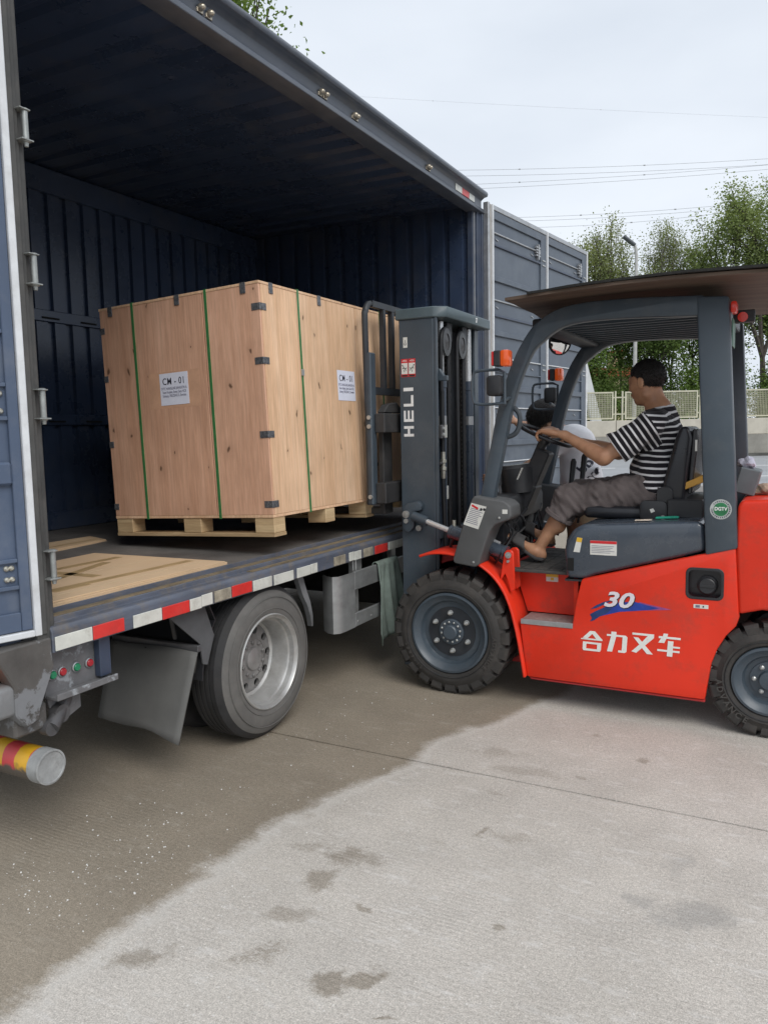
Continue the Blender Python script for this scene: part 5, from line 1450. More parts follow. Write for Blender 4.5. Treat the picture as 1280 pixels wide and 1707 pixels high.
b_.obox(sc2 - ax_ * .40, (.11, .14, .17), Mx)
b_.build('steering_column', plastic_b, fl, bevel=.008)
MB().lathe([(.105, -.17), (.112, -.02), (.10, .0), (0, .0)], (-1.525, 4.62, 1.345), (-.12, 0, 1), 24).build('instrument_pod', plastic_b, fl, smooth=30)
MB().lathe([(.095, 0), (.095, .004), (0, .006)], (-1.525, 4.62, 1.3455), (-.12, 0, 1), 24).build('instrument_glass', mat('pod_glass', (.25, .27, .27), rough=.15), fl)
MB().box(-1.66, -1.46, 4.30, 5.0, 1.02, 1.18).build('dash_panel', plastic_b, fl, bevel=.03, seg=2)
MB().box(-1.62, -1.52, 4.36, 4.96, .77, 1.02).build('dash_lower', heli_dark, fl, smooth=0)
for x, y, z0, x1, z1 in ((-1.565, 4.46, 1.12, -1.585, 1.345), (-1.30, 4.98, .95, -1.26, 1.37), (-1.24, 5.02, .95, -1.20, 1.40)):
    l_ = MB().tube([(x, y, z0), ((x + x1) / 2, y, (z0 + z1) / 2)], .008, 8).build('lever', steel_d, fl)
    MB().tube([((x + x1) / 2, y, (z0 + z1) / 2), (x1, y, z1 - .02), (x1, y, z1)], [.014, .019, .010], 10).build('lever_grip', plastic_b, l_)
b_ = MB()
for k in range(18):
    y = 4.30 + .04 * k
    b_.tube(smooth_path([(-1.50 + random.uniform(-.06, .06), y, 1.08), (-1.50 + random.uniform(-.06, .06), y + random.uniform(-.12, .12), .97), (-1.50 + random.uniform(-.06, .06), y + random.uniform(-.12, .12), .86), (-1.55, y, .78)], 4), random.choice((.004, .006, .008)), 6)
b_.build('cable_bundle', plastic_b, fl)
for y in (4.47, 4.80):
    MB().obox((-1.535, y, .93), (.014, .09, .13), Matrix.Rotation(R(-40), 3, 'Y')).build('pedal', steel_d, fl, bevel=.003)
MB().obox((-1.455, 4.48, 1.30), (.004, .022, .075), Mx).build('key_tag', sw, fl, smooth=0)
# grab handle on the near leg
MB().tube(smooth_path([(-1.465, 4.20, 1.70), (-1.40, 4.20, 1.685), (-1.365, 4.20, 1.64), (-1.372, 4.20, 1.57), (-1.41, 4.20, 1.53), (-1.50, 4.20, 1.515)], 5), .014, 10).build('grab_handle', mat('handle_grey', (.05, .06, .07), rough=.4), fl)
# work lamps and indicators on wire hoops, near and far
for y, s_, x0 in ((4.02, -1, -1.405), (mir(4.02) - .02, 1, -1.51)):
    h_ = MB().tube(smooth_path([(x0 - .02, y, 1.885), (x0 - .13, y, 1.885), (x0 - .165, y, 1.86), (x0 - .165, y, 1.74), (x0 - .13, y, 1.705), (x0 + .02, y, 1.705)], 4), .0085, 8)
    h_.tube([(x0 - .02, y, 1.885), (x0 + .015, y, 1.87), (x0 + .015, y, 1.70)], .0085, 8)
    h_.tube([(x0 + .0, y, 1.72), (x0 - .0, y - s_ * .14, 1.74)], .010, 8)
    ho = h_.build('lamp_bracket', heli_grey, fl)
    MB().prism(rrect(x0 - .075, x0 + .012, 1.745, 1.855, .02), 'y', y - .045, y + .045).build('work_lamp', plastic_b, ho, bevel=.012, seg=2)
    la = MB().box(x0 - .035, x0 + .0, y - .035, y + .035, 1.902, 1.985).build('indicator', plastic_b, ho, bevel=.004)
    MB().box(x0 + .0002, x0 + .05, y - .036, y + .036, 1.900, 1.987).build('lens', mat('lens_orange', (.62, .085, .015), rough=.2, coat=.4, emis=((1., .15, .02), .12)), la, bevel=.012, seg=2)
    MB().box(x0 - .050, x0 - .0352, y - .033, y + .033, 1.905, 1.982).build('lens', mat('lens_red', (.55, .02, .02), rough=.2, coat=.4), la, bevel=.005)
# round mirror under the front of the guard
mc = Vector((-1.375, 5.08, 2.125))
ma_ = Vector((.75, -.62, -.15)).normalized()
mr = MB().lathe([(.070, -.025), (.084, -.012), (.084, .004), (.078, .006), (.078, .001)], mc, ma_, 32, cap=False).lathe([(.03, -.03), (.072, -.025)], mc, ma_, 24).build('mirror', plastic_b, fl, smooth=30)
MB().lathe([(.0775, .001), (.05, .008), (.0, .011)], mc, ma_, 28).build('mirror_glass', mat('mirror_silver', (.8, .8, .8), rough=.05, metal=1., var=.02), mr)
MB().tube([mc + Vector((0, 0, .07)), mc + Vector((.02, 0, .11))], .008, 8).build('mirror_stem', plastic_b, mr)
# box behind the seat
MB().box(-.60, -.42, 4.36, 4.90, 1.075, 1.175).build('battery_cover', plastic_b, fl, bevel=.006)

# ================================================================== loose things on the forklift
G0 = []
def warped(x0, x1, y0, y1, z, th, name, lab, cat, m):
    nx, ny = 14, 10
    f = lambda u, v: z + .018 * math.sin(u * 2.6 + .3) - .045 * (u - .35) ** 2 + .014 * math.sin(v * 3) - .006 * u
    ed = [random.uniform(-.008, .008) for _ in range(200)]
    vs, fs = [], []
    for s_ in (0, 1):
        for i in range(nx + 1):
            for j in range(ny + 1):
                u, v = i / nx, j / ny
                x, y = x0 + (x1 - x0) * u, y0 + (y1 - y0) * v
                if j == 0: y += ed[i] - .05 * math.sin(u * 3.1)
                if i == 0: x += ed[50 + j] - .09 * v
                vs.append((x, y, f(u, v) + s_ * th))
    n1 = (nx + 1) * (ny + 1)
    id_ = lambda s_, i, j: s_ * n1 + i * (ny + 1) + j
    for i in range(nx):
        for j in range(ny):
            fs.append((id_(0, i, j), id_(0, i, j + 1), id_(0, i + 1, j + 1), id_(0, i + 1, j)))
            fs.append((id_(1, i, j), id_(1, i + 1, j), id_(1, i + 1, j + 1), id_(1, i, j + 1)))
    for i in range(nx):
        fs.append((id_(0, i, 0), id_(0, i + 1, 0), id_(1, i + 1, 0), id_(1, i, 0)))
        fs.append((id_(0, i, ny), id_(1, i, ny), id_(1, i + 1, ny), id_(0, i + 1, ny)))
    for j in range(ny):
        fs.append((id_(0, 0, j), id_(1, 0, j), id_(1, 0, j + 1), id_(0, 0, j + 1)))
        fs.append((id_(0, nx, j), id_(0, nx, j + 1), id_(1, nx, j + 1), id_(1, nx, j)))
    o = MB().add(vs, fs).build(name, m, None, smooth=40)
    return tag(o, lab, cat)
pb = warped(-1.36, .30, 3.95, 5.42, 2.232, .016, 'plywood_board', 'weathered brown plywood board laid on top of the forklift guard', 'board', ply_o)
tp = warped(-1.24, .30, 3.93, 5.40, 2.2505, .012, 'roofing_felt', 'ragged black felt sheet covering the board on the forklift roof', 'sheet', mat('black_felt', (.018, .018, .017), rough=.95, var=.5, scale=14, bump=.5, bs=60))
# clutter behind the seat and on the counterweight
MB_ = MB().obox((-.475, 4.62, 1.262), (.20, .42, .035), Matrix.Rotation(R(-24), 3, 'Y'))
o = tag(MB_.build('wood_plank', mat('yellow_wood', (.50, .27, .05), rough=.6, var=.2, scale=7), bevel=.003), 'short yellow wooden plank leaning behind the driver seat', 'plank')
o = tag(MB().obox((-.215, 4.50, 1.272), (.10, .22, .135), Matrix.Rotation(R(14), 3, 'Y')).build('tool_box', mat('box_grey', (.13, .15, .16), rough=.5, var=.15, scale=10), bevel=.006), 'small grey metal box on the red counterweight beside the rear leg', 'box')
def crumple(name, c, r, m, lab, cat, seed, amp=.35, n=3):
    bm = bmesh.new()
    bmesh.ops.create_icosphere(bm, subdivisions=n, radius=1.)
    rg = np.random.default_rng(seed)
    ks = rg.normal(size=(9, 3)) * 2.6
    ph = rg.uniform(0, 6, 9)
    for v in bm.verts:
        p = np.array(v.co)
        q = 1 + amp * np.mean(np.sin(ks @ p + ph)) * 1.6 + rg.uniform(-.05, .05)
        v.co = Vector((c[0] + p[0] * r[0] * q, c[1] + p[1] * r[1] * q, c[2] + p[2] * r[2] * q))
    me = bpy.data.meshes.new(name)
    bm.to_mesh(me); bm.free()
    me.materials.append(m)
    o = link(name, me)
    return tag(o, lab, cat)
crumple('work_glove', (-.222, 4.46, 1.365), (.045, .05, .035), mat('glove_cloth', (.42, .42, .50), rough=.9, var=.5, scale=14), 'crumpled pale cotton glove on the small grey box', 'glove', 3)
crumple('rag_bundle', (-.135, 4.50, 1.222), (.065, .07, .032), mat('rag_brown', (.36, .26, .19), rough=.95, var=.6, scale=26), 'crumpled brown paper rag lying on the red counterweight', 'rag', 5, .5)
o = tag(MB().obox((-.59, 4.30, 1.083), (.12, .022, .014), Matrix.Rotation(R(-4), 3, 'Y')).build('plastic_handle', mat('teal_plastic', (.02, .30, .20), rough=.35), bevel=.005), 'teal plastic handle tool lying on the grey hood', 'tool')
o = tag(MB().obox((-.70, 4.235, 1.0735), (.085, .03, .006), Matrix.Rotation(R(-4), 3, 'Y')).build('cigarette_pack', mat('pack_white', (.65, .55, .45), rough=.4, var=.5, scale=30), bevel=.001), 'small white and orange lighter pack lying on the grey hood', 'pack')
# ================================================================== people: bodies grown as one surface from blended volumes
def surfnet(F, org, h):
    s = F < 0
    nx, ny, nz = F.shape
    cs = [(i, j, k) for i in (0, 1) for j in (0, 1) for k in (0, 1)]
    sl = lambda A, c: A[c[0]:nx - 1 + c[0], c[1]:ny - 1 + c[1], c[2]:nz - 1 + c[2]]
    cnt = sum(sl(s, c).astype(np.int8) for c in cs)
    cell = (cnt > 0) & (cnt < 8)
    idx = -np.ones(cell.shape, dtype=np.int64)
    ii = np.argwhere(cell)
    idx[cell] = np.arange(len(ii))
    acc = np.zeros((len(ii), 3)); n = np.zeros(len(ii))
    I, J, K = ii.T
    for a in cs:
        for ax in range(3):
            if a[ax]: continue
            b = list(a); b[ax] = 1
            fa = F[I + a[0], J + a[1], K + a[2]]; fb = F[I + b[0], J + b[1], K + b[2]]
            m = (fa < 0) != (fb < 0)
            t = np.where(m, fa / np.where(m, fa - fb, 1), 0)
            p = np.tile(np.array(a, float), (len(ii), 1)); p[:, ax] += t
            acc[m] += p[m]; n[m] += 1
    V = (ii + acc / n[:, None]) * h + np.array(org)
    faces = []
    for ax in range(3):
        d = [0, 0, 0]; d[ax] = 1
        A = s[:nx - d[0], :ny - d[1], :nz - d[2]]; B = s[d[0]:, d[1]:, d[2]:]
        E = np.argwhere(A != B)
        o1, o2 = [(1, 2), (2, 0), (0, 1)][ax]
        ok = (E[:, o1] > 0) & (E[:, o2] > 0) & (E[:, 0] < nx - 1) & (E[:, 1] < ny - 1) & (E[:, 2] < nz - 1)
        E = E[ok]
        def q(da, db):
            P = E.copy(); P[:, o1] -= da; P[:, o2] -= db
            return idx[P[:, 0], P[:, 1], P[:, 2]]
        quad = np.stack([q(0, 0), q(1, 0), q(1, 1), q(0, 1)], 1)
        fl_ = ~A[E[:, 0], E[:, 1], E[:, 2]]
        quad[fl_] = quad[fl_][:, ::-1]
        faces.append(quad[(quad >= 0).all(1)])
    return V, np.concatenate(faces)

class SDF:
    def __init__(s, lo, hi, h):
        s.lo, s.h = np.array(lo, float), h
        n = np.ceil((np.array(hi) - s.lo) / h).astype(int) + 1
        s.ax = [s.lo[i] + h * np.arange(n[i]) for i in range(3)]
        s.F = np.full(n, 1.0, dtype=np.float32)
    def region(s, lo, hi):
        sl = []
        for i in range(3):
            a = int(max(0, math.floor((lo[i] - s.lo[i]) / s.h))); b = int(min(len(s.ax[i]), math.ceil((hi[i] - s.lo[i]) / s.h) + 1))
            sl.append(slice(a, max(a, b)))
        X, Y, Z = np.meshgrid(s.ax[0][sl[0]], s.ax[1][sl[1]], s.ax[2][sl[2]], indexing='ij')
        return tuple(sl), X, Y, Z
    def blend(s, sl, d, k):
        if d.size == 0: return
        f = s.F[sl]
        h = np.maximum(k - np.abs(f - d), 0) / k
        s.F[sl] = np.minimum(f, d) - h * h * k * .25
    def carve(s, sl, d, k):
        f = s.F[sl]
        d = -d
        h = np.maximum(k - np.abs(f - d), 0) / k
        s.F[sl] = np.maximum(f, d) + h * h * k * .25
    def cap(s, a, b, ra, rb=None, k=.02, flat=None, cut=False):
        """tapered capsule; flat=(axis vector, factor) squashes it along that axis"""
        rb = ra if rb is None else rb
        a, b = np.array(a, float), np.array(b, float)
        m = max(ra, rb) + k * 1.5 + .01
        sl, X, Y, Z = s.region(np.minimum(a, b) - m, np.maximum(a, b) + m)
        if X.size == 0: return
        d = b - a
        L = d @ d + 1e-12
        px, py, pz = X - a[0], Y - a[1], Z - a[2]
        t = np.clip((px * d[0] + py * d[1] + pz * d[2]) / L, 0, 1)
        qx, qy, qz = px - t * d[0], py - t * d[1], pz - t * d[2]
        if flat is not None:
            ax, fac = np.array(flat[0], float), flat[1]
            ax = ax / np.linalg.norm(ax)
            c = qx * ax[0] + qy * ax[1] + qz * ax[2]
            g = c * (1 / fac - 1)
            qx, qy, qz = qx + ax[0] * g, qy + ax[1] * g, qz + ax[2] * g
        dist = np.sqrt(qx * qx + qy * qy + qz * qz) - (ra + (rb - ra) * t)
        if flat is not None: dist = dist * min(1, flat[1])
        (s.carve if cut else s.blend)(sl, dist.astype(np.float32), k)
    def ell(s, c, r, k=.02, M=None, cut=False):
        c, r = np.array(c, float), np.array(r, float)
        m = r.max() + k * 1.5 + .01
        sl, X, Y, Z = s.region(c - m, c + m)
        if X.size == 0: return
        P = np.stack([X - c[0], Y - c[1], Z - c[2]], -1)
        if M is not None: P = P @ np.array(M)
        q = np.sqrt(((P / r) ** 2).sum(-1))
        g = np.sqrt(((P / (r * r)) ** 2).sum(-1)) + 1e-9
        d = (q * (q - 1) / g)
        (s.carve if cut else s.blend)(sl, d.astype(np.float32), k)
    def halfspace(s, p, n, k=.004):
        """keep the side n points away from"""
        n = np.array(n, float); n /= np.linalg.norm(n)
        X, Y, Z = np.meshgrid(*s.ax, indexing='ij', sparse=True)
        d = (X - p[0]) * n[0] + (Y - p[1]) * n[1] + (Z - p[2]) * n[2]
        s.F = np.maximum(s.F, d.astype(np.float32))
    def wrinkle(s, amp, fr, seed):
        rg = np.random.default_rng(seed)
        X, Y, Z = np.meshgrid(*s.ax, indexing='ij', sparse=True)
        t = 0
        for _ in range(6):
            k = rg.normal(size=3) * fr
            t = t + np.sin(k[0] * X + k[1] * Y + k[2] * Z + rg.uniform(0, 6))
        s.F = s.F + (amp * t / 3).astype(np.float32)
    def mesh(s, name, m, parent, off, attr=None):
        F = s.F
        F[0], F[-1] = 1, 1; F[:, 0], F[:, -1] = 1, 1; F[:, :, 0], F[:, :, -1] = 1, 1
        V, Q = surfnet(F, s.lo, s.h)
        # light smoothing
        nb = np.zeros_like(V); ct = np.zeros(len(V))
        for i in range(4):
            a, b = Q[:, i], Q[:, (i + 1) % 4]
            np.add.at(nb, a, V[b]); np.add.at(ct, a, 1)
            np.add.at(nb, b, V[a]); np.add.at(ct, b, 1)
        V2 = V * .5 + nb / np.maximum(ct, 1)[:, None] * .5
        me = bpy.data.meshes.new(name)
        W = V2 - np.array(off)
        me.vertices.add(len(W)); me.vertices.foreach_set('co', W.astype(np.float32).ravel())
        me.loops.add(len(Q) * 4); me.loops.foreach_set('vertex_index', Q.astype(np.int32).ravel())
        me.polygons.add(len(Q)); me.polygons.foreach_set('loop_start', np.arange(0, len(Q) * 4, 4, dtype=np.int32))
        me.polygons.foreach_set('use_smooth', np.ones(len(Q), dtype=bool))
        if attr is not None:
            at = me.attributes.new('stripe', 'FLOAT', 'CORNER')
            at.data.foreach_set('value', attr(V2, Q).astype(np.float32).ravel())
        me.update(); me.validate()
        me.materials.append(m)
        return link(name, me, parent)

def skin_mat(key, c):
    m, nt, b = base_mat(key)
    L = nt.links
    tc = nt.nodes.new('ShaderNodeTexCoord')
    n = nn(nt, 'ShaderNodeTexNoise', Scale=14., Detail=6.); L.new(tc.outputs['Object'], n.inputs['Vector'])
    r = ramp(nt, .3, .7); L.new(n.outputs['Fac'], r.inputs['Fac'])
    L.new(mixc(nt, r.outputs['Color'], (c[0] * .78, c[1] * .72, c[2] * .70), tuple(q * 1.14 for q in c)), b.inputs['Base Color'])
    b.inputs['Roughness'].default_value = .48
    b.inputs['Subsurface Weight'].default_value = .12
    b.inputs['Subsurface Radius'].default_value = (.012, .005, .003)
    b.inputs['Subsurface Scale'].default_value = .6
    n2 = nn(nt, 'ShaderNodeTexNoise', Scale=140., Detail=3.); L.new(tc.outputs['Object'], n2.inputs['Vector'])
    bp = nt.nodes.new('ShaderNodeBump'); bp.inputs['Strength'].default_value = .15; bp.inputs['Distance'].default_value = .003
    L.new(n2.outputs['Fac'], bp.inputs['Height']); L.new(bp.outputs[0], b.inputs['Normal'])
    return m
skin1 = skin_mat('skin_tan', (.47, .255, .150))
skin2 = skin_mat('skin_light', (.50, .29, .19))
def stripe_mat():
    m, nt, b = base_mat('striped_shirt')
    L = nt.links
    at = nt.nodes.new('ShaderNodeAttribute'); at.attribute_name = 'stripe'
    tc = nt.nodes.new('ShaderNodeTexCoord')
    n = nn(nt, 'ShaderNodeTexNoise', Scale=7., Detail=3.); L.new(tc.outputs['Object'], n.inputs['Vector'])
    q = mth(nt, 'MULTIPLY_ADD', n.outputs['Fac'], .012, at.outputs['Fac'])
    k = mth(nt, 'GREATER_THAN', mth(nt, 'FRACT', mth(nt, 'DIVIDE', q, .0315)), .67)
    L.new(mixc(nt, k, (.014, .012, .016), (.66, .65, .66)), b.inputs['Base Color'])
    b.inputs['Roughness'].default_value = .85
    b.inputs['Specular IOR Level'].default_value = .2
    b.inputs['Sheen Weight'].default_value = .1
    return m
hair_m = mat('black_hair', (.012, .010, .009), rough=.48, var=.5, scale=150, bump=.9, bs=330, stretch=(1, 1, .18))
trouser_m = mat('trouser_grey', (.115, .095, .092), rough=.9, var=.18, scale=9, bump=.25, bs=130)
shirt_w = mat('tshirt_white', (.88, .88, .90), rough=.9, var=.04, scale=9, bump=.15, bs=120)
sandal_m = mat('sandal_grey', (.06, .058, .058), rough=.75, var=.3, scale=14)
belt_m = mat('trouser_beige', (.20, .155, .095), rough=.9, var=.15, scale=9, bump=.2, bs=100)

def head(B, c, fwd, up, sc=1.0, ear=True):
    """head volumes; c = centre of the skull, fwd = face direction"""
    f = np.array(fwd, float); f /= np.linalg.norm(f)
    u = np.array(up, float); u = u - f * (u @ f); u /= np.linalg.norm(u)
    r = np.cross(f, u)
    c = np.array(c, float)
    M = np.stack([f, r, u], 1)
    P = lambda a, b, d: c + (f * a + r * b + u * d) * sc
    B.ell(P(-.008, 0, .030), np.array((.097, .076, .088)) * sc, .02, M)
    B.ell(P(.018, 0, -.035), np.array((.070, .062, .078)) * sc, .03, M)
    B.cap(P(.050, 0, -.088), P(.062, 0, -.095), .024 * sc, .020 * sc, .03)          # chin
    for b in (-1, 1):
        B.cap(P(-.018, .050 * b, -.070), P(.045, .022 * b, -.095), .020 * sc, .018 * sc, .025)   # jaw
        B.ell(P(.066, .033 * b, -.018), np.array((.022, .022, .018)) * sc, .02, M)         # cheek
        B.ell(P(.090, .032 * b, .012), np.array((.014, .019, .010)) * sc, .01, M, cut=True)      # eye socket
        B.ell(P(.078, .031 * b, .010), np.array((.014, .015, .012)) * sc, .006, M)               # eye
        if ear:
            B.ell(P(-.012, .078 * b, -.005), np.array((.020, .008, .032)) * sc, .008, M)
            B.ell(P(-.008, .086 * b, -.002), np.array((.009, .005, .018)) * sc, .005, M, cut=True)
    B.cap(P(.080, .030, .030), P(.086, 0, .026), .009 * sc, .008 * sc, .015); B.cap(P(.080, -.030, .030), P(.086, 0, .026), .009 * sc, .008 * sc, .015)   # brow
    B.cap(P(.085, 0, .018), P(.106, 0, -.024), .008 * sc, .012 * sc, .012)     # nose
    for b in (-1, 1): B.ell(P(.094, .011 * b, -.028), np.array((.010, .008, .008)) * sc, .008, M)
    B.cap(P(.084, .016, -.056), P(.088, -.016, -.056), .008 * sc, .008 * sc, .008)
    B.cap(P(.081, .014, -.068), P(.084, -.014, -.068), .009 * sc, .009 * sc, .008)
    B.cap(P(.094, .014, -.062), P(.094, -.014, -.062), .003 * sc, .003 * sc, .004, cut=True)
    return P, M

def fingers(B, wrist, palm_c, across, fwd, palm_n, curl, sc=1.0, thumb_side=1):
    """palm and five fingers; across = little-finger to index direction, palm_n = out of the palm"""
    w, p = np.array(wrist, float), np.array(palm_c, float)
    a = np.array(across, float); a /= np.linalg.norm(a)
    f = np.array(fwd, float); f /= np.linalg.norm(f)
    n = np.array(palm_n, float); n /= np.linalg.norm(n)
    B.cap(w, p, .026 * sc, .030 * sc, .02, (n, .75))
    for q in (-.026, 0, .026):
        B.cap(p + a * q * sc - f * .03 * sc, p + a * q * sc + f * .030 * sc, .016 * sc, .014 * sc, .014)
    for i, (q, L) in enumerate(((-.030, .058), (-.010, .072), (.011, .076), (.031, .068))):
        b0 = p + (a * q + f * .036) * sc
        ang = 0
        pt = b0
        for j, fr in enumerate((.45, .32, .26)):
            ang += curl[j] if isinstance(curl, (list, tuple)) else curl
            d = f * math.cos(ang) + n * math.sin(ang)
            nx_ = pt + d * L * fr * sc
            B.cap(pt, nx_, (.0098 - .0008 * j) * sc, (.0092 - .0010 * j) * sc, .004)
            pt = nx_
    b0 = p + (a * .030 - f * .022) * sc
    d1 = a * .75 + f * .55 + n * .35
    d1 /= np.linalg.norm(d1)
    p1 = b0 + d1 * .034 * sc
    d2 = a * .25 + f * .80 + n * .55; d2 /= np.linalg.norm(d2)
    p2 = p1 + d2 * .030 * sc
    B.cap(b0, p1, .014 * sc, .0115 * sc, .010); B.cap(p1, p2, .011 * sc, .0088 * sc, .004)

def strands(o, n, length, width, bias, seed):
    """short hairs growing out of the hair volume"""
    me = o.data
    m_ = len(me.vertices)
    co = np.empty(m_ * 3); me.vertices.foreach_get('co', co); co = co.reshape(-1, 3)
    no = np.empty(m_ * 3); me.vertices.foreach_get('normal', no); no = no.reshape(-1, 3)
    rg = np.random.default_rng(seed)
    i = rg.integers(0, m_, n)
    d = no[i] * .55 + np.array(bias) + rg.normal(size=(n, 3)) * .25
    d /= np.linalg.norm(d, axis=1)[:, None]
    s = np.cross(d, no[i] + rg.normal(size=(n, 3)) * .2); s /= np.linalg.norm(s, axis=1)[:, None] + 1e-9
    L_ = length * rg.uniform(.5, 1.2, (n, 1))
    p = co[i] - no[i] * .001
    V = np.stack([p - s * width, p + s * width, p + d * L_ * .6 + s * width * .7 + no[i] * .001, p + d * L_], 1).reshape(-1, 3)
    Q = np.arange(n * 4).reshape(-1, 4)
    me2 = bpy.data.meshes.new('hair_strands')
    me2.from_pydata(V.tolist(), [], Q.tolist())
    me2.materials.append(hair_m)
    tag(link('hair_strands', me2, o), kind='stuff')
    return o
# ---------- driver, seated, facing the mast (-X)
d0 = (-.70, 4.62, 1.125)
drv = thing('person', 'forklift driver in black and white striped T-shirt, seated, both hands on the steering wheel', 'person', d0)
lo, hi = (-1.68, 4.22, .74), (-.45, 5.02, 2.02)
H = .0062
# joints
neck, chest, belly, pel = (-.690, 4.62, 1.655), (-.670, 4.62, 1.50), (-.665, 4.62, 1.32), (-.690, 4.62, 1.205)
shN, shF = (-.700, 4.445, 1.575), (-.700, 4.795, 1.575)
elN, elF = (-.945, 4.395, 1.400), (-.955, 4.870, 1.415)
wrN, wrF = (-1.185, 4.480, 1.525), (-1.375, 4.790, 1.520)
hipN, hipF = (-.70, 4.525, 1.195), (-.70, 4.715, 1.195)
knN, knF = (-1.165, 4.490, 1.140), (-1.175, 4.775, 1.150)
anN, anF = (-1.345, 4.480, .845), (-1.375, 4.780, .885)
hc = (-.755, 4.615, 1.815)
B = SDF(lo, hi, H)
B.cap(pel, belly, .115, .112, .05, ((1, 0, 0), .85)); B.cap(belly, chest, .115, .125, .06, ((1, 0, 0), .85))
B.cap((-.69, 4.53, 1.545), (-.69, 4.71, 1.545), .085, .085, .05)
B.cap(chest, neck, .07, .062, .05); B.cap(neck, (-.730, 4.617, 1.765), .062, .056, .02)
for q_ in (shN, shF): B.cap((-.685, 4.62, 1.655), q_, .045, .045, .05)
head(B, hc, (-.90, .42, -.12), (-.05, 0, 1), 1.04)
for s_, e_, w_ in ((shN, elN, wrN), (shF, elF, wrF)):
    B.cap(s_, e_, .055, .042, .03); B.cap(e_, w_, .043, .027, .02)
    m_ = tuple(np.array(e_) * .72 + np.array(w_) * .28); B.cap(e_, m_, .040, .041, .02)
for h_, k_, a_ in ((hipN, knN, anN), (hipF, knF, anF)):
    B.cap(h_, k_, .088, .058, .04); B.cap(k_, a_, .053, .033, .03)
    c_ = np.array(k_) * .70 + np.array(a_) * .30 + np.array((.018, 0, 0)); B.cap(c_, c_ + np.array((-.02, 0, -.06)), .047, .042, .03)
    # foot tipped up on the pedal
    a_ = np.array(a_)
    B.cap(a_ + (.022, 0, -.030), a_ + (-.03, 0, -.005), .032, .034, .025)
    B.cap(a_ + (-.02, 0, -.012), a_ + (-.165, 0, .075), .036, .024, .03, ((.45, 0, .9), .8))
    for j in range(5):
        yy = -.032 + .016 * j
        B.cap(a_ + (-.155, yy * .8, .066), a_ + (-.195 - .012 * (j < 2), yy, .088), .011, .009, .006)
    B.cap(a_ + (.0, -.030, -.005), a_ + (.0, .030, -.005), .012, .012, .015)
# hands round the wheel rim
rimN = np.array(ringp[0]) ; 
rp = [np.array(q) for q in ringp]
def near_rim(q): return min(rp, key=lambda p_: np.linalg.norm(p_ - np.array(q)))
for w_, tgt in ((wrN, (-1.29, 4.50, 1.55)), (wrF, (-1.32, 4.80, 1.54))):
    g = near_rim(tgt)
    w_ = np.array(w_)
    fdir = g - w_; fdir /= np.linalg.norm(fdir)
    pc_ = g - fdir * .025 + np.array((0, 0, .036))
    fwd = np.array((-.85, .10 if w_[1] < 4.6 else -.10, .12))
    palm_n = np.array((-.15, 0, -1.0))
    across = np.array((.10, 1.0, .0)) * (1 if w_[1] < 4.6 else -1)
    fingers(B, w_, pc_, across, fwd, palm_n, (.55, .85, .75), 1.02)
body = B.mesh('body', skin1, drv, d0)
# hair
B = SDF((-.90, 4.48, 1.70), (-.60, 4.76, 1.99), .0035)
f_ = np.array((-.90, .42, -.12)); f_ /= np.linalg.norm(f_)
u_ = np.array((-.05, 0, 1.)); u_ -= f_ * (u_ @ f_); u_ /= np.linalg.norm(u_); r_ = np.cross(f_, u_)
Mh = np.stack([f_, r_, u_], 1)
PH = lambda a, b, d: np.array(hc) + (f_ * a + r_ * b + u_ * d) * 1.04
B.ell(PH(-.011, 0, .033), np.array((.1015, .0805, .0915)) * 1.04, .01, Mh)
B.halfspace(PH(.060, 0, .055), f_ * .95 - u_ * .45)
B.halfspace(PH(-.02, 0, -.028), -u_ - f_ * -.30)
B.ell(PH(.045, .075, .0), (.05, .035, .042), .01, Mh, cut=True); B.ell(PH(.045, -.075, .0), (.05, .035, .042), .01, Mh, cut=True)
B.wrinkle(.0007, 300, 4); B.wrinkle(.0012, 50, 5)
strands(B.mesh('hair', hair_m, drv, d0), 6000, .010, .0010, (.15, 0, -.6), 3)
# striped T-shirt
B = SDF(lo, hi, H)
B.cap((-.675, 4.62, 1.19), belly, .142, .140, .05, ((1, 0, 0), .88)); B.cap(belly, chest, .140, .146, .06, ((1, 0, 0), .88))
B.ell((-.735, 4.62, 1.30), (.10, .135, .10), .06)
B.cap((-.675, 4.55, 1.225), (-.675, 4.69, 1.225), .135, .135, .05, ((0, 0, 1), .9))
B.cap((-.69, 4.53, 1.55), (-.69, 4.71, 1.55), .100, .100, .05)
B.cap((-.672, 4.62, 1.58), (-.690, 4.62, 1.655), .088, .074, .03)
for q_ in (shN, shF): B.cap((-.685, 4.62, 1.64), q_, .062, .062, .05)
cutN = tuple(np.array(shN) * .26 + np.array(elN) * .74); cutF = tuple(np.array(shF) * .26 + np.array(elF) * .74)
for s_, e_, c_ in ((shN, elN, cutN), (shF, elF, cutF)):
    ss = np.array(s_); ee = np.array(e_)
    B.cap(s_, tuple(ss * .1 + ee * .9), .074, .086, .03)
B.wrinkle(.0090, 24, 8); B.wrinkle(.0035, 60, 9)
F1 = B.F.copy()
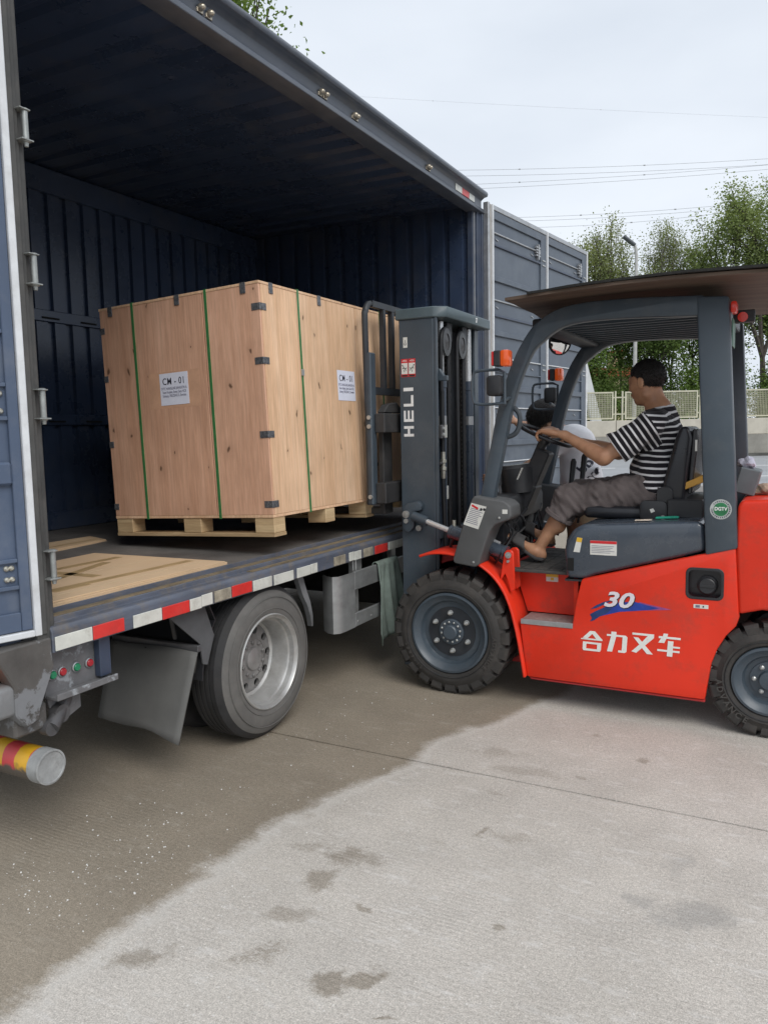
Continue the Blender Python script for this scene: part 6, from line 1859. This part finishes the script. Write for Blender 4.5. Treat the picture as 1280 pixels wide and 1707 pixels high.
# sleeve hems, waist hem, neck opening
X_, Y_, Z_ = np.meshgrid(*B.ax, indexing='ij', sparse=True)
for s_, e_, c_ in ((shN, elN, cutN), (shF, elF, cutF)):
    d_ = np.array(e_) - np.array(s_); d_ /= np.linalg.norm(d_)
    pl = (X_ - c_[0]) * d_[0] + (Y_ - c_[1]) * d_[1] + (Z_ - c_[2]) * d_[2]
    zone = np.abs(Y_ - 4.62) > .12
    B.F = np.where(zone & (X_ < -.80), np.maximum(B.F, pl), B.F).astype(np.float32)
B.F = np.maximum(B.F, (1.135 + .45 * (-.62 - X_) - Z_)).astype(np.float32)
B.halfspace((-.700, 4.62, 1.668), (-.25, 0, 1))
def st_attr(V, Q):
    C_ = V[Q].mean(1)
    val = V[:, 2] * .95 + .30 * (V[:, 0] + .7) * (V[:, 2] - 1.35) + .02 * np.sin(V[:, 1] * 9)
    out = val[Q]
    for s_, e_, sg in ((shN, elN, -1), (shF, elF, 1)):
        s0, e0 = np.array(s_), np.array(e_)
        d_ = e0 - s0; L_ = np.linalg.norm(d_); d_ /= L_
        t_ = (V - s0) @ d_
        tc_ = (C_ - s0) @ d_
        rad = np.linalg.norm(C_ - s0 - tc_[:, None] * d_, axis=1)
        arm = ((C_[:, 1] - 4.62) * sg > .10) & (tc_ + .25 * ((C_[:, 1] - 4.62) * sg - .17) > .010) & (rad < .12)
        out = np.where(arm[:, None], t_[Q] + 2.0, out)
    return out
B.mesh('striped_shirt', stripe_mat(), drv, d0, st_attr)
# trousers rolled at the knee
B = SDF(lo, hi, H)
B.cap((-.67, 4.55, 1.205), (-.67, 4.69, 1.205), .118, .118, .05, ((0, 0, 1), .9))
for h_, k_, a_ in ((hipN, knN, anN), (hipF, knF, anF)):
    k_ = np.array(k_); a_ = np.array(a_)
    B.cap(h_, k_, .112, .088, .05); B.cap(k_, k_ * .62 + a_ * .38, .083, .082, .03)
B.wrinkle(.0125, 24, 21); B.wrinkle(.004, 70, 22)
X_, Y_, Z_ = np.meshgrid(*B.ax, indexing='ij', sparse=True)
for k_, a_ in ((knN, anN), (knF, anF)):
    k_, a_ = np.array(k_), np.array(a_)
    d_ = a_ - k_; d_ /= np.linalg.norm(d_)
    c_ = k_ * .68 + a_ * .32
    pl = (X_ - c_[0]) * d_[0] + (Y_ - c_[1]) * 0 + (Z_ - c_[2]) * d_[2]
    zone = (X_ < -1.0) & (np.abs(Y_ - k_[1]) < .14)
    B.F = np.where(zone, np.maximum(B.F, pl), B.F).astype(np.float32)
B.mesh('trousers', trouser_m, drv, d0)
for k_, a_ in ((knN, anN), (knF, anF)):
    k_, a_ = np.array(k_), np.array(a_)
    d_ = (a_ - k_) / np.linalg.norm(a_ - k_)
    c_ = k_ * .70 + a_ * .30
    MB().lathe([(.078, -.014), (.088, -.010), (.090, .008), (.083, .013), (.070, .010)], c_, tuple(d_), 24, cap=False, closed=True).build('rolled_cuff', trouser_m, drv)
# sandals
for a_ in (anN, anF):
    a_ = np.array(a_)
    L_ = [(.045, -.052), (.0, -.048), (-.06, -.012), (-.14, .040), (-.225, .092)]
    MB().prism(ribbon([(a_[0] + x, a_[2] + z) for x, z in L_], [.018, .020, .018, .016, .012]), 'y', a_[1] - .046, a_[1] + .046).build('sandal', sandal_m, drv, bevel=.006, seg=2)
    G = []
    for i in range(5):
        row = []
        q = i / 4
        cx, cz = a_[0] - .075 - .085 * q, a_[2] + .028 + .05 * q
        for k in range(11):
            an = math.pi * k / 10
            row.append((cx + .022 * math.sin(an) * -.45 + .012, a_[1] + .056 * math.cos(an), cz - .030 + (.074 - .012 * q) * math.sin(an)))
        G.append(row)
    o = MB().grid(G).build('sandal_strap', sandal_m, drv, smooth=180, recalc=False)
    sm = o.modifiers.new('s', 'SOLIDIFY'); sm.thickness = .004

# ---------- second person behind the forklift, bending towards the truck
p0 = (-1.22, 5.70, 0)
p2 = thing('person', 'person in white T-shirt with black letters, leaning over behind the forklift mast', 'person', p0)
hc2 = (-1.665, 5.70, 1.645)
lo, hi = (-2.16, 5.28, .0), (-.95, 6.12, 1.84)
nk, ch2, be2, pe2 = (-1.545, 5.70, 1.545), (-1.430, 5.70, 1.455), (-1.385, 5.70, 1.20), (-1.375, 5.70, .98)
sN, sF = (-1.462, 5.535, 1.490), (-1.485, 5.865, 1.505)
eN, eF = (-1.700, 5.47, 1.300), (-1.690, 5.93, 1.565)
wN, wF = (-1.93, 5.50, 1.225), (-1.895, 5.80, 1.610)
B = SDF(lo, hi, .0075)
B.cap(pe2, be2, .115, .110, .05, ((0, 1, 0), 1.15)); B.cap(be2, ch2, .110, .118, .06, ((0, 1, 0), 1.15))
B.cap((-1.455, 5.61, 1.495), (-1.455, 5.79, 1.495), .078, .078, .05)
B.cap(ch2, nk, .07, .052, .05); B.cap(nk, (-1.62, 5.70, 1.595), .050, .050, .02)
head(B, hc2, (-.86, -.12, -.42), (-.42, 0, .9), .98)
for s_, e_, w_ in ((sN, eN, wN), (sF, eF, wF)):
    B.cap(s_, e_, .048, .038, .03); B.cap(e_, w_, .039, .025, .02)
fingers(B, wN, (-2.005, 5.51, 1.205), (0, .2, 1), (-1, 0, -.12), (0, 1, .1), (.3, .4, .4), .95)
fingers(B, wF, (-1.945, 5.775, 1.655), (0, .95, .2), (-.35, -.1, .93), (-.9, 0, -.2), (.15, .2, .2), .95)
for sg in (-1, 1):
    y_ = 5.70 + .095 * sg
    B.cap((-1.375, y_, .95), (-1.395 - .05 * sg, y_ + .02 * sg, .50), .085, .056, .04)
    B.cap((-1.395 - .05 * sg, y_ + .02 * sg, .50), (-1.33 - .06 * sg, y_ + .03 * sg, .10), .054, .036, .03)
    B.cap((-1.33 - .06 * sg, y_ + .03 * sg, .055), (-1.50 - .06 * sg, y_ + .04 * sg, .040), .040, .032, .03)
B.mesh('body', skin2, p2, p0)
B = SDF((-1.84, 5.55, 1.50), (-1.50, 5.85, 1.80), .005)
f_ = np.array((-.86, -.12, -.42)); f_ /= np.linalg.norm(f_)
u_ = np.array((-.42, 0, .9)); u_ -= f_ * (u_ @ f_); u_ /= np.linalg.norm(u_); r_ = np.cross(f_, u_)
Mh = np.stack([f_, r_, u_], 1)
PH = lambda a, b, d: np.array(hc2) + (f_ * a + r_ * b + u_ * d) * .98
B.ell(PH(-.012, 0, .036), (.122, .106, .108), .01, Mh)
B.halfspace(PH(.112, 0, .030), f_ * .95 - u_ * .20)
B.halfspace(PH(-.02, 0, -.055), -u_ + f_ * .12)
B.wrinkle(.0010, 150, 9)
strands(B.mesh('hair', hair_m, p2, p0), 6000, .030, .0016, (-.3, 0, -1.4), 4)
B = SDF(lo, hi, .0075)
B.cap((-1.38, 5.70, .96), be2, .138, .134, .05, ((0, 1, 0), 1.15)); B.cap(be2, ch2, .134, .138, .06, ((0, 1, 0), 1.15))
B.cap((-1.455, 5.60, 1.498), (-1.455, 5.80, 1.498), .092, .092, .05)
B.cap(ch2, (-1.545, 5.70, 1.515), .085, .068, .03)
B.cap(sN, tuple(np.array(sN) * .25 + np.array(eN) * .75), .064, .072, .03); B.cap(sF, tuple(np.array(sF) * .35 + np.array(eF) * .65), .064, .068, .03)
B.wrinkle(.0075, 24, 31)
X_, Y_, Z_ = np.meshgrid(*B.ax, indexing='ij', sparse=True)
for s_, e_, fr in ((sN, eN, .66), (sF, eF, .60)):
    s0, e0 = np.array(s_), np.array(e_)
    d_ = (e0 - s0) / np.linalg.norm(e0 - s0); c_ = s0 + (e0 - s0) * fr
    pl = (X_ - c_[0]) * d_[0] + (Y_ - c_[1]) * d_[1] + (Z_ - c_[2]) * d_[2]
    zone = (np.abs(Y_ - 5.70) > .10) & (X_ < -1.53)
    B.F = np.where(zone, np.maximum(B.F, pl), B.F).astype(np.float32)
B.halfspace((-1.550, 5.70, 1.555), (-.7, 0, .75))
B.F = np.maximum(B.F, (.925 - Z_) + 0 * X_).astype(np.float32)
ts = B.mesh('tshirt', shirt_w, p2, p0)
# printed letters wrap the near side of the shirt: flat letters pressed onto the cloth
def wrap_text(s_, size, c, X, up, body_obj, m):
    o = text('shirt_print', s_, size, m, p2, c, bold=.03, ext=.0, frame=(X, up, (0, -1, 0)), sx=1.1)
    md = o.modifiers.new('w', 'SHRINKWRAP'); md.target = body_obj; md.wrap_method = 'PROJECT'
    md.use_project_y = True; md.use_positive_direction = True; md.use_negative_direction = True; md.offset = .004
    return o
ang = R(52)
Xd, Ud = (math.cos(ang), 0, math.sin(ang)), (-math.sin(ang), 0, math.cos(ang))
wrap_text('bb', .095, (-1.325, 5.50, 1.295), Xd, Ud, ts, ink)
wrap_text('vo', .095, (-1.262, 5.50, 1.245), Xd, Ud, ts, ink)
B = SDF(lo, hi, .0075)
B.cap((-1.375, 5.64, .95), (-1.375, 5.76, .95), .118, .118, .05)
for sg in (-1, 1):
    y_ = 5.70 + .095 * sg
    B.cap((-1.375, y_, .95), (-1.395 - .05 * sg, y_ + .02 * sg, .50), .108, .086, .04)
    B.cap((-1.395 - .05 * sg, y_ + .02 * sg, .50), (-1.33 - .06 * sg, y_ + .03 * sg, .08), .086, .070, .03)
B.wrinkle(.008, 22, 41)
B.F = np.maximum(B.F, (.06 - np.meshgrid(*B.ax, indexing='ij', sparse=True)[2]) + 0 * B.F).astype(np.float32)
B.mesh('trousers', belt_m, p2, p0)
for sg in (-1, 1):
    x_, y_ = -1.33 - .06 * sg, 5.70 + .125 * sg
    MB().prism([(x_ + .06, .0), (x_ + .065, .07), (x_ + .0, .085), (x_ - .10, .06), (x_ - .20, .045), (x_ - .225, .02), (x_ - .22, .0)], 'y', y_ - .05, y_ + .05).build('shoe', plastic_b, p2, bevel=.016, seg=2)
# ================================================================== beyond the yard
# raised carriageway and wall with mesh fence
bank = MB(TB).box(-200, 300, 40.45, 420, -.05, 1.05).build('embankment', verge_m, smooth=0)
tag(bank, kind='structure')
r2 = MB(TB).box(-120, 160, 41.2, 50.5, 1.04, 1.10).build('road', asphalt, smooth=0)
tag(r2, kind='structure')
wall_lo = mat('wall_concrete_dark', (.27, .26, .23), rough=.9, var=.22, scale=1.2, dirt=.5, dcol=(.15, .14, .12), dscale=.8)
wall_hi = mat('wall_concrete_pale', (.47, .44, .37), rough=.9, var=.14, scale=1.0, dirt=.4, dcol=(.30, .27, .22), dscale=.9)
wl_ = thing('concrete_wall', 'long pale concrete parapet wall along the far side of the road', 'wall', BP(14, 40.0))
MB(TB).box(-60, 80, 39.90, 40.45, -.04, 1.12).build('wall_base', wall_lo, wl_, smooth=0)
for k in range(-10, 14):
    MB(TB).box(k * 6. + .012, k * 6. + 5.988, 39.98, 40.40, 1.1205, 1.95).build('wall_panel', wall_hi, wl_, bevel=.02)
MB(TB).box(-60, 80, 39.62, 39.88, -.04, .16).build('wall_kerb', mat('kerb_dirty', (.09, .09, .08), rough=.95, var=.4, scale=1.5), wl_, smooth=0)
fm = mat('fence_cream', (.50, .48, .36), rough=.6, var=.12, scale=4)
fmesh = mat('fence_mesh', (.30, .29, .20), rough=.7, var=.2, scale=4)
fe = thing('mesh_fence', 'cream framed mesh fence standing on top of the parapet wall', 'fence', BP(14, 40.2, 1.95))
FZ0, FZ1 = 1.97, 3.42
for k in range(-3, 6):
    u0 = 12.5 + 4.35 * k
    fr = MB(TB)
    for a in ((u0, u0 + 3.75, FZ1 - .07, FZ1), (u0, u0 + 3.75, FZ0 + .05, FZ0 + .12), (u0, u0 + .07, FZ0 + .1205, FZ1 - .0705), (u0 + 3.68, u0 + 3.75, FZ0 + .1205, FZ1 - .0705)):
        fr.box(a[0], a[1], 40.16, 40.22, a[2], a[3])
    fo = fr.build('panel_frame', fm, fe, smooth=0)
    ms = MB(TB)
    n_ = 44
    for q in range(n_):
        x = u0 + .09 + q * (3.57 / n_)
        ms.box(x, x + .034, 40.185, 40.192, FZ0 + .1205, FZ1 - .0705)
    for q in range(13):
        z = FZ0 + .16 + q * .1
        ms.box(u0 + .071, u0 + 3.679, 40.1805, 40.1845, z, z + .022)
    tag(ms.build('mesh_infill', fmesh, fo, smooth=0), kind='stuff')
    for du in (3.86, 4.22):
        MB(TB).box(u0 + du - .035, u0 + du + .035, 40.15, 40.23, 1.951, FZ1 + .03).build('fence_post', fm, fe, smooth=0)
    for z in (FZ0 + .28, FZ1 - .32):
        MB(TB).box(u0 + 3.7505, u0 + 4.3495, 40.17, 40.21, z, z + .06).build('fence_tie', fm, fe, smooth=0)
# street lamp
sl = thing('street_lamp', 'tall slim grey street lamp with a flat angled head behind the fence', 'street lamp', BP(15.0, 46.4, 1.08))
MB(TB).tube([(15.0, 46.4, 1.05), (15.0, 46.4, 11.6), (14.9, 46.35, 12.1)], [.13, .085, .07], 10).build('pole', mat('lamp_pole', (.42, .42, .40), rough=.5), sl)
MB(TB).obox((14.5, 46.2, 12.35), (.85, .40, .14), Matrix.Rotation(R(38), 3, 'Y')).build('lamp_head', mat('lamp_head', (.10, .11, .12), rough=.4), sl, bevel=.04)
MB(TB).tube([(14.9, 46.35, 12.1), (14.6, 46.25, 12.25)], .06, 8).build('arm', MATS['lamp_pole'], sl)
# leaning white brace and a small sign
br_ = thing('leaning_brace', 'thick white leaning steel brace rising behind the mesh fence', 'post', BP(12.6, 43.0, 1.05))
MB(TB).obox((10.95, 43.0, 5.2), (.52, .36, 9.2), Matrix.Rotation(R(-14.5), 3, 'Y')).build('shaft', mat('brace_white', (.58, .60, .60), rough=.5, var=.1, scale=2), br_, smooth=0)
MB(TB).box(11.75, 12.55, 42.7, 43.3, 1.05, 1.25).build('foot_plate', MATS['kerb_concrete'], br_, smooth=0)
sg2 = thing('small_sign', 'small white sign board on a thin post by the fence', 'sign', BP(11.9, 44.5, 1.08))
MB(TB).tube([(11.9, 44.5, 1.05), (11.9, 44.5, 3.9)], .035, 8).build('post', MATS['lamp_pole'], sg2)
MB(TB).box(11.70, 12.05, 44.44, 44.46, 3.25, 3.75).build('board', white_m, sg2, smooth=0)
# building behind the trees
bw = mat('render_cream', (.52, .43, .27), rough=.85, var=.1, scale=.5)
bd = thing('low_building', 'cream building with a red-orange roof band, half hidden behind trees', 'building', BP(30, 78, 1.05))
MB(TB).box(20.0, 26.0, 76, 88, 1.04, 6.55).build('wall', bw, bd, smooth=0)
MB(TB).box(19.6, 26.4, 75.5, 88.5, 6.551, 7.35).build('roof_band', mat('roof_red', (.46, .10, .05), rough=.7, var=.15, scale=.6), bd, smooth=0)
MB(TB).box(23.0, 24.1, 78, 80, 7.351, 9.0).build('stair_tower', bw, bd, smooth=0)
MB(TB).box(22.9, 24.2, 77.9, 80.1, 9.001, 9.25).build('tower_cap', MATS['roof_red'], bd, smooth=0)
for k in range(2):
    w_ = MB(TB).box(21.0 + k * 2.5, 22.3 + k * 2.5, 75.94, 75.999, 4.6, 5.8).build('window', mat('window_dark', (.05, .06, .07), rough=.2), bd, smooth=0)
    MB(TB).box(20.95 + k * 2.5, 22.35 + k * 2.5, 75.90, 75.99, 4.5, 4.598).build('sill', white_m, w_, smooth=0)
# parked white car on the raised road
car_w = mat('car_white', (.70, .71, .72), rough=.25, var=.03, coat=.5)
glass = mat('car_glass', (.03, .04, .05), rough=.06)
cr_ = thing('white_car', 'white saloon car beyond the mesh fence at the right edge', 'car', BP(25.0, 45.5, 1.1))
TC = TB @ Matrix.Translation((23.05, 44.6, 1.1))
bp_ = [(0, .32), (.02, .62), (.12, .80), (1.05, .95), (1.85, 1.42), (2.35, 1.47), (3.10, 1.44), (3.85, 1.02), (4.45, .95), (4.55, .70), (4.55, .34), (4.1, .25), (.4, .25)]
MB(TC).prism(bp_, 'y', 0, 1.75).build('body', car_w, cr_, bevel=.08, seg=3, smooth=50)
MB(TC).prism([(1.22, .98), (1.92, 1.37), (2.30, 1.40), (2.30, .98)], 'y', -.004, .01).build('side_window', glass, cr_, smooth=0)
MB(TC).prism([(2.38, .98), (2.38, 1.40), (3.02, 1.37), (3.60, 1.02)], 'y', -.004, .01).build('side_window', glass, cr_, smooth=0)
MB(TC).prism([(1.02, .985), (1.78, 1.42), (1.80, 1.40), (1.06, .97)], 'y', .15, 1.6).build('windscreen', glass, cr_, smooth=0)
for x in (.85, 3.65):
    for y in (.0, 1.55):
        wh = MB(TC).lathe([(.20, 0), (.30, 0), (.32, .04), (.32, .16), (.30, .20), (.20, .20)], (x, y, .32), 'y', 24).build('wheel', tyre_d, cr_)
        MB(TC).lathe([(.20, -.005), (.05, -.01), (0, -.01)], (x, y, .32), 'y', 18).build('rim', rim_m, wh)
MB(TC).box(.0, .10, .15, .50, .62, .74).build('headlight', glass, cr_, bevel=.02)
MB(TC).box(.0, .10, 1.25, 1.60, .62, .74).build('headlight', glass, cr_, bevel=.02)
# overhead lines
wm = mat('cable', (.26, .27, .28), rough=.6)
def wire(px0, py0, px1, py1, D, lab, r=.013, twin=0.):
    def W_(px, py):
        u = (px - 640) / FPX * D
        return Vector((u, D, CAMH + (720.6 - .020 * (px - 640) - py) / FPX * D))
    a, b_ = W_(px0, py0), W_(px1, py1)
    d_ = b_ - a
    A, B_ = a - d_ * .9, b_ + d_ * .6
    pts = []
    for k in range(25):
        t_ = k / 24
        p = A.lerp(B_, t_); p.z -= 1.0 * 4 * t_ * (1 - t_) - .86
        pts.append(p)
    o = thing('power_cable', lab, 'cable', BP(a.x, D, a.z), group='overhead power cables')
    MB(TB).tube(pts, r, 5).build('strand', wm, o)
    if twin:
        MB(TB).tube([p + Vector((0, .3, -twin)) for p in pts], r, 5).build('strand', wm, o)
    for t_ in (.45, .62):
        k = int(t_ * 24)
        MB(TB).obox(pts[k], (.16, .05, .08)).build('spacer', wm, o, smooth=0)
wire(800, 300, 1280, 285, 70, 'uppermost pair of power cables crossing the sky above the truck door', twin=.40)
wire(800, 322, 1280, 294, 72, 'second pair of power cables from the top, just below the uppermost pair', twin=.30)
wire(915, 372, 1280, 350, 66, 'third power cable from the top, just above the treetops', r=.012, twin=.22)
wire(1010, 384, 1280, 358, 66, 'lowest power cable, crossing in front of the treetops', r=.012)
wire(640, 190, 1280, 222, 150, 'faint distant power cable high in the sky', r=.011)

# ---- trees
def leaf_mat(key, c1, c2):
    m, nt, b = base_mat(key)
    L = nt.links
    ge = nt.nodes.new('ShaderNodeNewGeometry')
    n = nn(nt, 'ShaderNodeTexNoise', Scale=.9, Detail=4.); L.new(ge.outputs['Position'], n.inputs['Vector'])
    n2 = nn(nt, 'ShaderNodeTexNoise', Scale=9., Detail=1.); L.new(ge.outputs['Position'], n2.inputs['Vector'])
    f = mth(nt, 'ADD', mth(nt, 'MULTIPLY', n.outputs['Fac'], .6), mth(nt, 'MULTIPLY', n2.outputs['Fac'], .4))
    r = ramp(nt, .36, .64); L.new(f, r.inputs['Fac'])
    cc = mixc(nt, r.outputs['Color'], c1, c2)
    d_ = nt.nodes.new('ShaderNodeBsdfDiffuse'); t_ = nt.nodes.new('ShaderNodeBsdfTranslucent')
    L.new(cc, d_.inputs['Color'])
    L.new(mixc(nt, 1., cc, (1.25, 1.2, .7), 'MULTIPLY'), t_.inputs['Color'])
    mx = nt.nodes.new('ShaderNodeMixShader'); mx.inputs[0].default_value = .38
    L.new(d_.outputs[0], mx.inputs[1]); L.new(t_.outputs[0], mx.inputs[2])
    L.new(mx.outputs[0], nt.nodes['Material Output'].inputs['Surface'])
    nt.nodes.remove(b)
    return m
leafA = leaf_mat('leaf_green', (.075, .13, .038), (.21, .29, .10))
leafB = leaf_mat('leaf_olive', (.16, .195, .085), (.31, .355, .17))
leafC = leaf_mat('leaf_fresh', (.10, .175, .045), (.26, .36, .12))
leafE = leaf_mat('leaf_pale', (.15, .205, .075), (.33, .40, .17))
leafD = leaf_mat('leaf_dark', (.04, .075, .022), (.12, .18, .055))
bark = mat('bark', (.060, .050, .042), rough=.9, var=.3, scale=6)
bark_p = mat('bark_pale', (.15, .14, .12), rough=.9, var=.3, scale=6)
def leaves_mesh(pts, size, rg, up=.4):
    n = len(pts)
    a = rg.normal(size=(n, 3)); a[:, 2] *= .6; a /= np.linalg.norm(a, axis=1)[:, None]
    b = rg.normal(size=(n, 3)); b -= a * (a * b).sum(1)[:, None]; b /= np.linalg.norm(b, axis=1)[:, None]
    s = size * rg.uniform(.6, 1.35, (n, 1))
    c = np.cross(a, b) * s * .14
    V = np.stack([pts - a * s * .5, pts + b * s * .30 + c, pts + a * s * .5, pts - b * s * .30 + c], 1).reshape(-1, 3)
    return V
def quad_mesh(name, V, m, parent, off):
    n = len(V) // 4
    me = bpy.data.meshes.new(name)
    W = V - np.array(off)
    me.vertices.add(len(W)); me.vertices.foreach_set('co', W.astype(np.float32).ravel())
    me.loops.add(n * 4); me.loops.foreach_set('vertex_index', np.arange(n * 4, dtype=np.int32))
    me.polygons.add(n); me.polygons.foreach_set('loop_start', np.arange(0, n * 4, 4, dtype=np.int32))
    me.update(); me.validate()
    me.materials.append(m)
    return link(name, me, parent)
def tree(label_, base, height, spread, seed, n_leaf, lsize, lm_, first=.3, depth=5, clump=.55, bm_=bark, sparse=False, trunk_r=None, name='leafy_tree', rad=4.):
    rg = np.random.default_rng(seed)
    base = np.array(base, float)
    o = thing(name, label_, 'tree', tuple(base), group='trees beyond the wall' if base[1] > 20 else None)
    tr_ = trunk_r or height * .016
    segs, tips = [], []
    def grow(p, d, L, r, lv):
        q = p.copy(); pts = [p.copy()]
        for k in range(3):
            d = d + rg.normal(size=3) * .13 * (1 + .3 * lv); d[2] += .05
            d /= np.linalg.norm(d)
            q = q + d * L / 3
            pts.append(q.copy())
        segs.append((pts, r, r * .62))
        if lv >= 2 or (lv == 1 and not sparse):
            for pp in pts[1:]: tips.append((pp, lv))
        if lv >= depth: return
        nb = 3 if lv < 2 else (3 if rg.random() < .5 else 2)
        for i in range(nb):
            an = rg.uniform(0, 2 * math.pi) if lv else 2 * math.pi * (i + rg.uniform(-.25, .25)) / nb
            tilt = rg.uniform(.35, .85) * spread
            side_ = np.array((math.cos(an), math.sin(an), 0))
            side_ = side_ - d * (side_ @ d)
            nd = d * math.cos(tilt) + side_ / (np.linalg.norm(side_) + 1e-6) * math.sin(tilt)
            grow(q, nd, L * rg.uniform(.62, .82), r * .62, lv + 1)
        if lv < 2: grow(q, d, L * .8, r * .66, lv + 1)
    grow(base, np.array((rg.normal() * .06, rg.normal() * .06, 1.)), height * first, tr_, 0)
    mz = max(p[2] for s_ in segs for p in s_[0]) - base[2]
    k_ = height / mz
    rr_ = np.percentile(np.array([np.hypot(*(p - base)[:2]) for p, lv in tips]), 90)
    K = np.array((rad * .85 / rr_, rad * .85 / rr_, k_))
    b_ = MB()
    for pts, r0, r1 in segs:
        pp = [tuple(base + (p - base) * K) for p in pts]
        if r0 > .008:
            b_.tube(pp, [r0 + (r1 - r0) * i / 3 for i in range(4)], 6 if r0 > .04 else 4, cap=False)
    b_.build('trunk', bm_, o, recalc=False)
    T_ = np.array([base + (p - base) * K for p, lv in tips])
    ch_ = rg.integers(0, len(T_), n_leaf)
    P = T_[ch_] + rg.normal(size=(n_leaf, 3)) * clump * rg.uniform(.3, 1.0, (n_leaf, 1))
    if sparse:
        keep = (np.sin(P[:, 0] * 1.7) + np.sin(P[:, 1] * 1.3 + 2) + np.sin(P[:, 2] * 1.9)) > .2
        P = P[keep]
    quad_mesh('crown', leaves_mesh(P, lsize, rg), lm_, o, base)
    return o
tree('broad dark-leaved tree seen through the forklift cab, behind the driver', BP(17.9, 52.0, 1.05), 9.5, 1.0, 5, 24000, .18, leafA, first=.22, clump=.6, trunk_r=.15, rad=3.8)
tree('dark tree seen through the cab to the right of the driver\'s head', BP(20.8, 53.5, 1.05), 9.6, .95, 61, 15000, .18, leafD, first=.24, clump=.6, trunk_r=.14, rad=3.2)
tree('tree whose olive crown rises above the folded truck doors', BP(14.2, 54.0, 1.05), 15.0, .95, 12, 12000, .15, leafB, first=.24, clump=.6, rad=3.8)
for k_, (u_, lab_) in enumerate(((17.3, 'sparse tree with bare twigs beside the street lamp'), (19.3, 'sparse bare-twigged tree, middle one above the forklift roof'), (21.2, 'sparse bare-twigged tree next to the large full tree'))):
    tree(lab_, BP(u_, 56.0 + .7 * k_, 1.05), 15.6 - .45 * k_, .60, 23 + 11 * k_, 6500, .13, leafB, first=.22, clump=.40, bm_=bark_p, depth=6, rad=2.5, trunk_r=.13)
tree('large full green tree at the right edge of the picture', BP(25.8, 53.0, 1.05), 16.8, 1.0, 45, 30000, .165, leafE, first=.24, clump=.62, rad=4.9)
tree('second full tree right of the driver, behind the rear guard leg', BP(29.5, 56.5, 1.05), 12.5, 1.0, 58, 20000, .18, leafA, first=.22, clump=.65, rad=4.0)
tree('low spreading tree beside the leaning white brace', BP(14.6, 52.8, 1.05), 7.4, 1.1, 77, 16000, .17, leafC, first=.2, clump=.55, rad=3.4)
tree('tree glimpsed in the gap between the truck and its folded door', BP(5.3, 40.9, 1.05), 9.5, 1.0, 85, 14000, .13, leafC, first=.2, clump=.55, rad=2.2)
tree('tall fresh green tree whose top shows over the truck roof', (-8.60, 9.95, 0), 9.8, .9, 93, 26000, .075, leafC, first=.3, clump=.26, rad=1.50)
# hedge of shrubs behind the fence: each a plant with its own stems and leaves
def shrub(u, d, w, h, seed, lm_, lab):
    rg = np.random.default_rng(seed)
    base = np.array(BP(u, d, 1.05))
    o = thing('shrub', lab, 'shrub', tuple(base), group='shrubs behind the mesh fence')
    b_ = MB()
    cs = []
    for k in range(9):
        a = rg.uniform(0, 6.28); rr = rg.uniform(0, .8) * w
        t_ = base + np.array((math.cos(a) * rr, math.sin(a) * rr, h * rg.uniform(.45, .95)))
        b_.tube([tuple(base + rg.normal(size=3) * (.1, .1, 0)), tuple((base + t_) / 2 + rg.normal(size=3) * .08), tuple(t_)], [.035, .022, .01], 5, cap=False)
        cs.append(t_)
        cs.append(base + (t_ - base) * .6)
    b_.build('stem', bark, o, recalc=False)
    n = 6500
    C = np.array(cs)
    P = C[rg.integers(0, len(C), n)] + rg.normal(size=(n, 3)) * np.array((w * .32, w * .32, h * .17))
    P = P[P[:, 2] > base[2] + .02]
    quad_mesh('foliage', leaves_mesh(P, .16, rg), lm_, o, base)
names_ = ['shrub behind the fence by the leaning white brace', 'bright shrub behind the fence just right of the white brace', 'shrub behind the fence in front of the red roof', 'shrub behind the fence next to the lamp pole', 'shrub behind the fence, half hidden by the driver\'s head',
          'shrub behind the fence just right of the driver\'s head', 'bright green shrub behind the fence beside the rear guard leg', 'shrub behind the fence hidden by the grey rear guard leg', 'shrub behind the fence between the two rear guard legs', 'shrub behind the fence above the white car', 'shrub behind the fence at the right picture edge']
for k, nm in enumerate(names_):
    shrub(12.0 + 1.62 * k + random.uniform(-.3, .3), 51.6 + random.uniform(-.4, .9), random.uniform(1.1, 1.5), random.uniform(3.4, 4.8), 200 + k, (leafC, leafA, leafC, leafA, leafD)[k % 5], nm)
